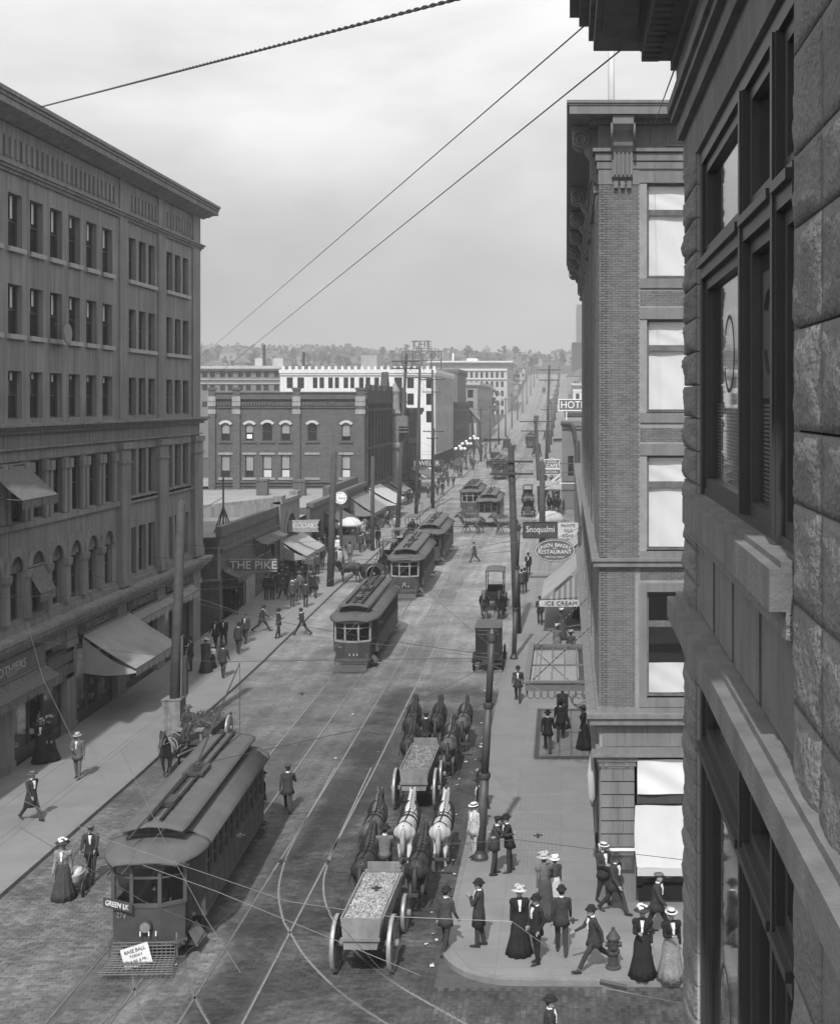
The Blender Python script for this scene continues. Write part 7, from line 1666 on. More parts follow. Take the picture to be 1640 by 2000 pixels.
# popcorn wagon umbrella by the left crowd
p = at(683, 1062, KERB)
r = thing('vendor_umbrella', 'pale domed vendor umbrella over a cart by the crowd on the left', 'umbrella', (-19.2, 114, g(114) + KERB)); b = MB(); b.lathe([(1.15, 0), (1.1, .18), (.8, .5), (.3, .72), (0, .76)], 12, c=(0, 0, 2.2)); L0(b, 'canopy', mat('pale_canvas'), r, True); b = MB(); b.tube([(0, 0, 0), (0, 0, 2.9)], .03, 6); L0(b, 'staff', WOODM, r); b = MB(); b.box((-.6, -.4, .5), (.6, .4, 1.3)); b.box((-.62, -.42, 1.3), (.62, .42, 1.36)); L0(b, 'stand', CLAP, r)
# ------------------------------------------------------------------ wires
WIRE = mat('copper_wire', .05, .5, .1, 3, spec=.4); WIREL = mat('bright_wire', .2, .4, .1, 3, metal=.4)
def wire(name, label, pts, r_=.009, sag=.0, m=None, grp=None, cat='wire', n=12):
    P = [Vector(p) for p in pts]; path = []
    for i in range(len(P) - 1):
        for t in np.linspace(0, 1, n)[:-1]: path.append(P[i].lerp(P[i + 1], t) - Vector((0, 0, sag * 4 * t * (1 - t))))
    path.append(P[-1]); b = MB(); b.tube(path, r_, 4); return tag(b.build(name, m or WIRE), label, cat, grp)
a = aty(390, 700, 90); e = Vector((.19, 10.5, 17.72)); d = (a - e); wire('telephone_wire', 'upper of two long wires slanting across the sky to the near cornice', [e, a, a + d * .3], .0085)
a = aty(395, 755, 90); e = Vector((.43, 10.2, 17.4)); d = (a - e); wire('telephone_wire', 'lower of two long wires slanting across the sky to the near cornice', [e, a, a + d * .3], .0085)
wire('guy_wire', 'short wire from the near cornice down to the hotel cornice', [Vector((.88, 10.3, 17.3)), aty(1276, 245, 36.2)], .008)
# twisted rope across the top left
a = Vector((-20.72, 50.6, 26.27)); e = aty(830, 14, 21.0); e2 = e + (e - a) * .35; ax = (e2 - a).normalized(); u = ax.cross(Vector((0, 0, 1))).normalized(); v = ax.cross(u); Lr = (e2 - a).length
b = MB()
for ph in (0, math.pi):
    P = []
    for k in range(420):
        s_ = Lr * k / 419; th = s_ * 2 * math.pi / .62 + ph; rr = .02; P.append(a + ax * s_ + (u * math.cos(th) + v * math.sin(th)) * rr )
    b.tube(P, .018, 6)
tag(b.build('twisted_rope', mat('tarred_rope', .06, .8, .3, 6), smooth=True), 'thick twisted rope stretched across the top left of the sky', 'rope')
for c, nm in ((-11.45, 'left'), (-8.33, 'middle')):
    P = [(c, y, g(y) + 5.75) for y in (24, 45, 70, 92, 120, 160, 200, 235, 321, 466)]; wire('trolley_wire', 'long trolley wire hung over the %s track' % nm, P, .008, .0, WIREL, 'trolley wires')
sp_pts = [((640, 1683), (520, 1683)), ((60, 1230), (620, 1500)), ((345, 1265), (880, 1480)), ((38, 1360), (860, 1415)), ((935, 1395), (490, 1340))]
for i, (x0, y0, x1, y1) in enumerate(((-16.8, 55.5, -2.5, 70.6), (-16.8, 55.5, -2.4, 40.5), (-21.6, 46, -2.4, 40.5), (-17.1, 94, -2.7, 70.7), (-17.1, 94, -3.0, 77.5), (-17.2, 114, -2.2, 118), (-16.4, 126, -2.2, 118), (-21.6, 51, -11.45, 30), (-2.4, 40.5, -8.33, 28.5), (-2.4, 40.5, .95, 37.2), (-17, 147, -3.1, 150), (-16.2, 155, -3.1, 150.5))):
    wire('span_wire', ('span wire drawn between ' + ('the boxed pole and the second iron pole', 'the boxed pole and the nearest iron pole', 'the stone block and the nearest iron pole', 'the second bare pole and the second iron pole', 'the second bare pole and the crossarmed pole', 'the thin bare pole and the broad right pole', 'the leaning pole and the broad right pole', 'the stone block and the near tracks', 'the nearest iron pole and the middle trolley wire', 'the nearest iron pole and the hotel corner', 'two tall poles across the far street', 'the terracotta corner pole and the dark leaning pole')[i]), [(x0, y0, g(y0) + 6.3), ((x0 + x1) / 2, (y0 + y1) / 2, g((y0 + y1) / 2) + 5.82), (x1, y1, g(y1) + 6.5)], .0075, .0, WIREL if i % 2 else WIRE, 'span wires')
# curved trolley wires with hangers over the junction
for i, px in enumerate(([(700, 1500), (600, 1620), (548, 1690), (400, 1830), (250, 1960), (100, 2080)], [(38, 1560), (210, 1640), (385, 1700), (560, 1760), (760, 1790), (1000, 1800), (1180, 1930), (1330, 1960)], [(38, 1615), (280, 1760), (450, 1830), (640, 1920)], [(760, 1560), (690, 1640), (640, 1690), (640, 1780), (740, 1890), (950, 2010)], [(860, 1650), (1010, 1640), (1170, 1660), (1340, 1680)], [(240, 1470), (330, 1660), (400, 1790), (470, 1900)], [(280, 1690), (420, 1740), (640, 1830), (820, 1905)])):
    wire('overhead_wire', 'thin overhead wire ' + ('swinging left over the front of the nearest streetcar', 'drawn in a long line across the foreground to the hydrant corner', 'slanting across the lower left corner', 'curving right above the gravel wagon', 'running from the near wagon to the hotel corner pier', 'crossing the dash of the nearest streetcar steeply', 'crossing below the streetcar windows to the wagon wheel')[i], [atz(p[0], p[1], 5.8 + .15 * i) for p in px], .006, .0, WIREL if i in (1, 5, 6) else WIRE, 'overhead wires at the junction', n=6)
for i, (p0, p1, ww) in enumerate((((-3.2, 77.3, 11.15), (-3.4, 149.8, 12.5), 1.2), ((-3.2, 77.3, 10.4), (-3.4, 149.8, 11.4), 1.2), ((-15.8, 126, 18.7), (-16.8, 147, 17.6), 1.3), ((-15.8, 126, 18.0), (-16.2, 155, 16.0), 1.2), ((-16.2, 155, 17.5), (-16.3, 245, 13), 1.3), ((-3.4, 150, 12.5), (-3.6, 245, 13), 1.5), ((-3.4, 150, 11.4), (-2.3, 176, 17.8), 1.3))):
    for k in range(4):
        o_ = ww * (k / 1.5 - 1); wire('telephone_wire', 'telephone line strung ' + ('from the right crossarmed pole, upper arm', 'from the right crossarmed pole, lower arm', 'at the head of the leaning pole', 'under the head of the leaning pole', 'on beyond the terracotta corner', 'on beyond the dark leaning pole', 'up to the slim pole on the right')[i] + ', one of four abreast', [(p0[0] + o_, p0[1], p0[2]), (p1[0] + o_, p1[1], p1[2])], .012, .5, grp='telephone lines')
for i, (a_, b_) in enumerate((((-21.6, 58, 6.8), (-2.4, 40.5, 6.6)), ((-21.6, 48, 7.2), (-2.6, 70.6, 7.0)), ((-17, 94, 7.5), (-2.4, 40.5, 6.9)), ((-21.6, 66, 6.6), (-2.6, 70.6, 6.4)), ((-21.7, 72, 6.5), (-3.2, 77.4, 7.4)), ((-17.2, 114, 8.5), (-3.1, 77.4, 8)), ((-16.2, 126, 9.5), (-3.3, 150, 9.2)), ((-17, 94, 9), (-2.2, 118, 8.4)), ((-17, 147, 10), (-2.2, 118, 8.6)), ((-21.6, 138, 8.9), (-3.3, 150, 10.4)))):
    wire('span_wire', 'slack wire slung across ' + ('from the nearest shop pier to the near iron pole', 'low from the left edge to the second iron pole', 'long and slanting to the near iron pole', 'from the stone block to the second iron pole', 'from the end of the stone block', 'from the thin bare pole', 'from the leaning pole', 'from the second bare pole to the broad pole', 'back from the one-armed pole', 'from the corner of the brick hall')[i], [a_, b_], .009, .35, grp='span wires')
for px in ((548, 1683), (640, 1683), (360, 1690), (470, 1632), (1118, 1798), (1050, 1632), (1275, 1818), (735, 1735), (350, 1845), (590, 1355), (745, 1215)):
    p = atz(px[0], px[1], 5.85); b = MB(); b.bar(p + Vector((-.09, 0, 0)), p + Vector((.09, .03, 0)), .025, .025); b.lathe([(0, -.06), (.03, -.04), (.03, .04), (0, .06)], 7, c=tuple(p)); b.bar(p + Vector((0, -.07, -.02)), p + Vector((0, .07, .02)), .02, .02)
    tag(b.build('wire_hanger', IRON), 'small iron wire hanger clamped on the overhead wires', 'hanger', 'wire hangers')
p = atz(1197, 1922, 5.0); b = MB(); b.tube([p + Vector((-.22, .02, .03)), p + Vector((.22, -.02, -.05))], .045, 7); tag(b.build('strain_insulator', IRON), 'long dark strain insulator on a wire over the kerb by the hydrant', 'insulator')
# ------------------------------------------------------------------ people and horses: one continuous remeshed body each
def cmat(n, c, rough=.9): return mat('cloth_' + n, c, rough, .3, 5, .7, 16, local=True)
CK = {'black': cmat('black', .019), 'char': cmat('charcoal', .04), 'dark': cmat('dark', .055), 'mid': cmat('mid', .12), 'grey': cmat('grey', .22), 'pale': cmat('pale', .42), 'white': cmat('white', .75), 'straw': cmat('straw', .55)}
SKIN = mat('skin', .3, .6, .12, 8, local=True); HAIR = mat('hair', .025, .7, .2, 20, local=True); SHOE = mat('shoe_leather', .02, .4, .2, 8, local=True, spec=.4)
FEAT = mat('facial_features', .04, .7, .1, 8, local=True)
def cap(b, a, c, ra, rb, n=10, m=0):
    a, c = Vector(a), Vector(c); d = (c - a); L_ = d.length
    d = d.normalized() if L_ > 1e-6 else Vector((0, 0, 1))
    path = [a - d * ra * .98, a - d * ra * .7, a, c, c + d * rb * .7, c + d * rb * .98]; b.tube(path, [ra * .12, ra * .72, ra, rb, rb * .72, rb * .12], n, m)
def ell(b, c, r, n=14, m=0):
    b.lathe([(math.sin(t), -math.cos(t)) for t in np.linspace(0.02, math.pi - .02, 9)], n, m, (0, 0, 0)) if False else None
    vs = []; fs = []; K = 9
    for i in range(K + 1):
        t = math.pi * i / K
        for j in range(n): a = 2 * math.pi * j / n; vs.append((c[0] + r[0] * math.sin(max(t, .02) if t < 3 else math.pi - .02) * math.cos(a), c[1] + r[1] * math.sin(max(t, .02) if t < 3 else math.pi - .02) * math.sin(a), c[2] - r[2] * math.cos(t)))
    for i in range(K):
        for j in range(n): fs.append((i * n + j, i * n + (j + 1) % n, (i + 1) * n + (j + 1) % n, (i + 1) * n + j))
    fs.append(tuple(range(n - 1, -1, -1))); fs.append(tuple(range(K * n, K * n + n))); b.add(vs, fs, m)
def remesh(b, vox, segs, name, nm):
    """Fuse the overlapping shapes of b into one closed surface; material per face from the nearest limb in segs (a, c, r, slot)."""
    me = b.mesh('tmp', [SKIN]); o = bpy.data.objects.new('tmp', me); COL.objects.link(o)
    md = o.modifiers.new('r', 'REMESH'); md.mode = 'VOXEL'; md.voxel_size = vox; md.use_smooth_shade = True
    s_ = o.modifiers.new('s', 'SMOOTH'); s_.factor = .5; s_.iterations = 2
    bpy.context.view_layer.update()
    out = bpy.data.meshes.new_from_object(o.evaluated_get(bpy.context.evaluated_depsgraph_get())); bpy.data.objects.remove(o); bpy.data.meshes.remove(me)
    n = len(out.polygons); cen = np.empty(n * 3); out.polygons.foreach_get('center', cen); cen = cen.reshape(-1, 3)
    best = np.full(n, 1e9); idx = np.zeros(n, int)
    for a, c, r_, sl in segs:
        a, c = np.array(a), np.array(c); d = c - a; t = np.clip(((cen - a) @ d) / max(d @ d, 1e-9), 0, 1); dist = np.linalg.norm(cen - a - t[:, None] * d, axis=1) - r_
        m_ = dist < best; best[m_] = dist[m_]; idx[m_] = sl
    out.materials.clear()
    for _ in range(nm): out.materials.append(SKIN)
    out.polygons.foreach_set('material_index', idx); out.polygons.foreach_set('use_smooth', [True] * n); out.name = name
    return out
def join_extra(me, b):
    """Append small shapes (fingers, eyes) to a fused body mesh."""
    nv = len(me.vertices); co_ = np.empty(nv * 3); me.vertices.foreach_get('co', co_)
    v = [tuple(p) for p in co_.reshape(-1, 3)] + [tuple(p) for p in b.v]; f = [tuple(p.vertices) for p in me.polygons] + [tuple(i + nv for i in q) for q in b.f]
    mi = [p.material_index for p in me.polygons] + b.m; out = bpy.data.meshes.new(me.name); out.from_pydata(v, [], f)
    for m_ in me.materials: out.materials.append(m_)
    out.polygons.foreach_set('material_index', mi); out.polygons.foreach_set('use_smooth', [True] * len(f)); bpy.data.meshes.remove(me); return out
POSE = {
 'stand': dict(l=(4, 4), r=(-3, 3), al=(4, 10, 7), ar=(-2, 12, 7)),
 'walk': dict(l=(27, 6), r=(-22, 18), al=(-22, 12, 8), ar=(24, 25, 8), lean=3),
 'walkb': dict(l=(-20, 20), r=(25, 5), al=(22, 25, 8), ar=(-20, 12, 8), lean=3),
 'stride': dict(l=(36, 8), r=(-32, 22), al=(-30, 20, 8), ar=(32, 35, 8), lean=6),
 'amble': dict(l=(13, 4), r=(-11, 10), al=(-8, 10, 7), ar=(12, 20, 7), lean=1),
 'fold': dict(l=(3, 2), r=(-5, 6), al=(28, 95, 4, 62), ar=(30, 90, 4, 58), lean=-1),
 'carry': dict(l=(8, 4), r=(-8, 8), al=(-4, 12, 8), ar=(18, 85, 6, 35)),
 'talk': dict(l=(6, 8), r=(-6, 4), al=(35, 55, 8, 10), ar=(50, 40, 6, 15), lean=8),
 'sit': dict(l=(78, 75), r=(74, 68), al=(32, 50, 8, 15), ar=(30, 55, 8, 15), lean=7, sit=1),
 'push': dict(l=(20, 6), r=(-16, 14), al=(42, 25, 4, 5), ar=(42, 25, 4, 5), lean=8),
 'pockets': dict(l=(3, 2), r=(-4, 5), al=(-12, 45, 14, 25), ar=(-10, 42, 14, 25)),
}
def person_mesh(pn, fem=False):
    p = POSE[pn]; lean = RD(p.get('lean', 0)); b = MB(); segs = []
    COAT, TRS, SK, SH, SHI = 0, 1, 2, 3, 4
    hipz = .93; tl, sl = .44, .43
    def leg(sx, th, kb):
        th, kb = RD(th), RD(kb); h_ = Vector((sx * .095, 0, hipz)); k = h_ + Vector((0, math.sin(th), -math.cos(th))) * tl; a = k + Vector((0, math.sin(th - kb), -math.cos(th - kb))) * sl
        return h_, k, a, th - kb
    LG = [leg(-1, *p['l']), leg(1, *p['r'])]
    dz = (-(min(q[2].z for q in LG) - .075)) if not p.get('sit') else 0
    top = Vector((0, 0, dz))
    for h_, k, a, ang in LG:
        h_, k, a = h_ + top, k + top, a + top
        if not fem:
            cap(b, h_, k, .098, .072); cap(b, k, a + Vector((0, 0, .02)), .072, .058); segs += [(h_, k, .098, TRS), (k, a, .065, TRS)]
        else: cap(b, h_, k, .09, .06); cap(b, k, a, .055, .04); segs += [(h_, k, .09, TRS), (k, a, .05, TRS)]
        f = Vector((0, math.cos(ang * .6), math.sin(ang * .6))); u = Vector((0, -f.z, f.y)) ; hl = a - f * .06 - u * .035; to = a + f * .175 - u * .045
        cap(b, hl, to, .042, .032); cap(b, hl.lerp(to, .45), to, .045, .034); segs += [(hl, to, .055, SH)]
    S = lambda x, y, z: Vector((x, y + math.tan(lean) * (z - .95), z)) + top
    k = .88 if fem else 1.0
    rings = []
    for z, rx, ry, dy in ((.84, .13, .1, 0), (.95, .172 if not fem else .175, .122, 0), (1.08, .152 * (k if fem else 1), .112 * (.9 if fem else 1), .005), (1.2, .165 * k, .12, .01), (1.32, .182 * k, .125, .012), (1.41, .178 * k, .108, .005), (1.455, .12 * k, .085, 0), (1.49, .06, .06, .005)):
        rings.append([tuple(S(rx * math.cos(t), ry * math.sin(t) + dy, z)) for t in np.linspace(0, 2 * math.pi, 19)[:-1]])
    b.loft(rings); segs += [(S(0, 0, 1.0), S(0, 0, 1.38), .16, COAT), (S(0, 0, .86), S(0, 0, .95), .14, TRS)]
    if fem: ell(b, S(0, .07, 1.27), (.13, .075, .09))
    hy = math.tan(lean) * .5 + .02; hc = S(0, .02, 1.615); cap(b, S(0, .0, 1.44), hc - Vector((0, .01, .06)), .056, .052); segs += [(S(0, 0, 1.49), hc, .06, SK)]
    ell(b, hc, (.076, .097, .118)); ell(b, hc + Vector((0, .045, -.075)), (.05, .05, .045)); cap(b, hc + Vector((0, .095, .015)), hc + Vector((0, .118, -.025)), .012, .016); segs += [(hc, hc, .09, SK)]
    for s_ in (-1, 1): ell(b, hc + Vector((s_ * .08, -.01, -.005)), (.014, .024, .033), 8)
    ex = MB()
    for sx, key in ((-1, 'al'), (1, 'ar')):
        v = p[key]; sw, eb, out = RD(v[0]), RD(v[1]), RD(v[2]); inn = RD(v[3]) if len(v) > 3 else 0
        sh = S(sx * .195 * k, 0, 1.405); up = Vector((sx * math.sin(out), math.sin(sw), -math.cos(sw) * math.cos(out))).normalized(); el_ = sh + up * .29
        fa = Vector((sx * math.sin(out) * .6, math.sin(sw + eb), -math.cos(sw + eb))); fa = (Matrix.Rotation(sx * inn, 3, 'Z') @ fa).normalized(); wr = el_ + fa * .25
        cap(b, S(sx * .13 * k, 0, 1.4), sh, .07, .068); cap(b, sh, el_, .066 if not fem else .07, .052); cap(b, el_, wr, .05, .038)
        segs += [(sh, el_, .06, COAT), (el_, wr - fa * .02, .048, COAT)]
        pe = wr + fa * .085; cap(b, wr, wr.lerp(pe, .85), .032, .034); segs += [(wr + fa * .03, pe, .034, SK)]
        side = fa.cross(Vector((sx, 0, 0))); side = side.normalized() if side.length > .1 else Vector((0, 1, 0)); pal = side.cross(fa).normalized()
        for q, (ln, of) in enumerate(((.072, -.027), (.082, -.009), (.078, .009), (.06, .026))):
            r0 = wr + fa * .075 + side * of; r1 = r0 + fa * ln * .5 + pal * sx * .006; r2 = r1 + fa * ln * .42 + pal * (-sx) * .022; ex.tube([r0, r1, r2], [.0095, .009, .007], 6, SK)
        r0 = wr + fa * .03 - side * .025; r1 = r0 - side * .028 + fa * .03; ex.tube([r0, r1, r1 + fa * .035], [.012, .011, .008], 6, SK)
    me = remesh(b, .021, segs, 'person_body', 6)
    for s_ in (-1, 1): ell(ex, hc + Vector((s_ * .031, .089, .012)), (.013, .008, .008), 6, 5); ex.box(tuple(hc + Vector((s_ * .031 - .018, .088, .028))), tuple(hc + Vector((s_ * .031 + .018, .098, .035))), 5)
    ex.box(tuple(hc + Vector((-.024, .088, -.06))), tuple(hc + Vector((.024, .099, -.052))), 5)
    if not fem: ex.box(tuple(hc + Vector((-.033, .093, -.045))), tuple(hc + Vector((.033, .106, -.032))), 5)
    me = join_extra(me, ex); me.materials[3] = SHOE; me.materials[5] = FEAT
    hatp = hc + Vector((0, -.005, .055)); return me, dict(hat=hatp, S=S, top=top, hc=hc, lean=lean)
PM = {}
def pm(pn, fem=False):
    if (pn, fem) not in PM: PM[(pn, fem)] = person_mesh(pn, fem)
    return PM[(pn, fem)]
# clothing pieces
def hat_me(kind, m, band):
    b = MB(); sy = 1.2
    if kind == 'bowler': b.lathe([(.06, .0), (.135, -.006), (.142, .006), (.094, .012), (.094, .06), (.08, .1), (.045, .122), (0, .126)], 18, 0, sx=1, sy=sy); b.lathe([(.097, .012), (.097, .034), (.09, .034)], 18, 1, sy=sy)
    elif kind == 'fedora': b.lathe([(.06, .0), (.165, -.012), (.172, .002), (.094, .012), (.092, .075), (.085, .105), (.05, .112), (0, .095)], 18, 0, sy=sy, wob=lambda a, i: .03 * math.cos(2 * a)); b.lathe([(.098, .012), (.097, .04), (.09, .04)], 18, 1, sy=sy)
    elif kind == 'boater': b.lathe([(.06, .0), (.165, .0), (.165, .012), (.096, .012), (.094, .085), (0, .088)], 20, 0, sy=sy); b.lathe([(.1, .012), (.099, .06), (.09, .06)], 20, 1, sy=sy)
    elif kind == 'cap': b.lathe([(.088, -.01), (.1, .015), (.125, .045), (.11, .068), (0, .075)], 16, 0, sy=1.15); b.prism([(-.06, .1), (.06, .1), (.05, .175), (0, .19), (-.05, .175)], 'z', -.012, .002, 1)
    elif kind == 'flower':
        b.lathe([(.06, .0), (.2, -.02), (.215, -.005), (.1, .015), (.1, .06), (.07, .08), (0, .085)], 20, 0, sy=1.1, wob=lambda a, i: .06 * math.sin(3 * a + 1) if i in (1, 2) else 0)
        rs = np.random.RandomState(4)
        for k in range(14): a = rs.uniform(0, 6.28); ell(b, (.11 * math.cos(a), .12 * math.sin(a), .05 + rs.uniform(0, .05)), (.04, .04, .035), 7, 1)
    elif kind == 'wide': b.lathe([(.06, .0), (.21, .0), (.215, .012), (.1, .015), (.098, .08), (0, .085)], 20, 0, sy=1.05); b.lathe([(.104, .015), (.103, .05), (.095, .05)], 20, 1, sy=1.05)
    return b.mesh('hat', [m, band], True)
HATS = {}
def hat(kind, c):
    if (kind, c) not in HATS: HATS[(kind, c)] = hat_me(kind, CK[c], CK['black' if c != 'black' else 'char'] if kind != 'flower' else CK['white' if c in ('dark', 'white') else 'pale'])
    return HATS[(kind, c)]
CL = {}
def piece(key, fn, smooth=True):
    if key not in CL: CL[key] = fn().mesh(key[0], [SKIN], smooth)
    return CL[key]
def ring(S, z, rx, ry, dy=0, n=18, wob=None): return [tuple(S(rx * (1 + (wob(t) if wob else 0)) * math.cos(t), ry * (1 + (wob(t) if wob else 0)) * math.sin(t) + dy, z)) for t in np.linspace(0, 2 * math.pi, n + 1)[:-1]]
def jacket(info, long=False, spread=0):
    S = info['S']; z0 = .55 if long else .76
    b = MB(); b.loft([ring(S, z0, .215 + spread * .5, .165 + spread), ring(S, .9, .2, .152 + spread * .4), ring(S, 1.08, .172, .13), ring(S, 1.22, .182, .138, .008), ring(S, 1.34, .192, .137, .008), ring(S, 1.42, .175, .11), ring(S, 1.46, .1, .08)]); return b
def skirt(info, w=.36, train=.08):
    S0 = info['top']; b = MB(); rg = []
    for z, rx, ry, dy in ((.012, w, w * 1.1, -train), (.25, w * .84, w * .9, -train * .6), (.55, w * .66, w * .66, -train * .25), (.85, .22, .19, -.02), (.98, .185, .145, -.01), (1.07, .14, .11, 0)):
        rg.append([(rx * (1 + .05 * math.sin(11 * t) * (1.07 - z)) * math.cos(t), ry * (1 + .05 * math.sin(11 * t) * (1.07 - z)) * math.sin(t) + dy, z) for t in np.linspace(0, 2 * math.pi, 67)[:-1]])
    b.loft(rg); return b
def bodice(info):
    S = info['S']; b = MB(); b.loft([ring(S, .98, .16, .125), ring(S, 1.07, .128, .105), ring(S, 1.2, .155, .13, .012), ring(S, 1.3, .172, .155, .03), ring(S, 1.4, .165, .11, .005), ring(S, 1.46, .09, .078), ring(S, 1.515, .062, .062, .005)])
    for s_ in (-1, 1): c = S(s_ * .185, 0, 1.37); ell(b, c, (.085, .09, .1), 10)
    return b
def person(label, pos, rz, pose='walk', coat='char', trs='char', hatk='bowler', hatc='black', shirt=True, fem=False, skirtc=None, sc=1.0, long=False, z=None, grp=None, blouse=None, sitp=None):
    me, info = pm(pose, fem); S = info['S']
    loc = Vector(pos)
    if z is not None: loc.z = z
    if POSE[pose].get('sit'): loc.z -= .86 * sc
    r = thing('person', label, 'person', tuple(loc), rz, grp); r.scale = (sc,) * 3
    o = ob('body', me, r)
    for i, m_ in enumerate((CK[coat] if not fem else CK[blouse or coat], CK[trs], SKIN, SHOE, CK['white'], FEAT)):
        o.material_slots[i].link = 'OBJECT'; o.material_slots[i].material = m_
    def pc(nm, key, fn, m_, smooth=True):
        q = ob(nm, piece(key, fn, smooth), r); q.material_slots[0].link = 'OBJECT'; q.material_slots[0].material = m_; return q
    sit = POSE[pose].get('sit')
    if not fem:
        sp = .075 if pose in ('walk', 'walkb', 'stride') else .02
        if not sit: pc('overcoat' if long else 'jacket', ('jacket', pose, long), lambda: jacket(info, long, sp), CK[coat])
    else:
        pc('skirt', ('skirt', pose), lambda: skirt(info), CK[skirtc or coat]); pc('bodice', ('bodice', pose), lambda: bodice(info), CK[blouse or coat])
    def collar():
        b = MB(); b.loft([ring(S, 1.468, .072, .072, .004, 12), ring(S, 1.515, .064, .066, .004, 12)]); return b
    pc('collar', ('collar', pose, fem), collar, CK['white'])
    if shirt:
        def sf():
            b = MB(); f = lambda x, y, z: tuple(S(x, y, z)); y1, y0 = .158 if not fem else .2, .1
            b.add([f(-.042, y1 - .035, 1.455), f(.042, y1 - .035, 1.455), f(.02, y1 + .002, 1.18), f(-.02, y1 + .002, 1.18), f(-.055, y0, 1.45), f(.055, y0, 1.45), f(.02, y0, 1.18), f(-.02, y0, 1.18), f(-.03, y1 + .004, 1.34), f(.03, y1 + .004, 1.34)], [(0, 1, 9, 8), (8, 9, 2, 3), (0, 8, 3, 7, 4), (1, 5, 6, 2, 9), (4, 7, 6, 5), (3, 2, 6, 7), (0, 4, 5, 1)]); return b
        pc('shirt_front', ('shirt_front', pose, fem), sf, CK['white'], False)
    def hr():
        b = MB(); hc = info['hc']; ell(b, hc + Vector((0, -.022, .022)), (.083, .09, .108)); 
        if fem: ell(b, hc + Vector((0, -.08, .03)), (.07, .06, .06)); ell(b, hc + Vector((0, -.01, .03)), (.1, .095, .08))
        return b
    pc('hair', ('hair', pose, fem), hr, HAIR)
    if hatk: h_ = ob('hat', hat(hatk, hatc), r, info['hat'] + Vector((0, 0, .02 if fem else 0))); h_.rotation_euler = (rnd.uniform(-.06, .1), rnd.uniform(-.05, .05), 0)
    return r
U, D_, LFT, RGT = 0, RD(180), RD(90), RD(-90)       # up the street, towards the camera, left, right
W_ = KERB
def P_(px, py, w=True): return at(px, py, KERB if w else 0)
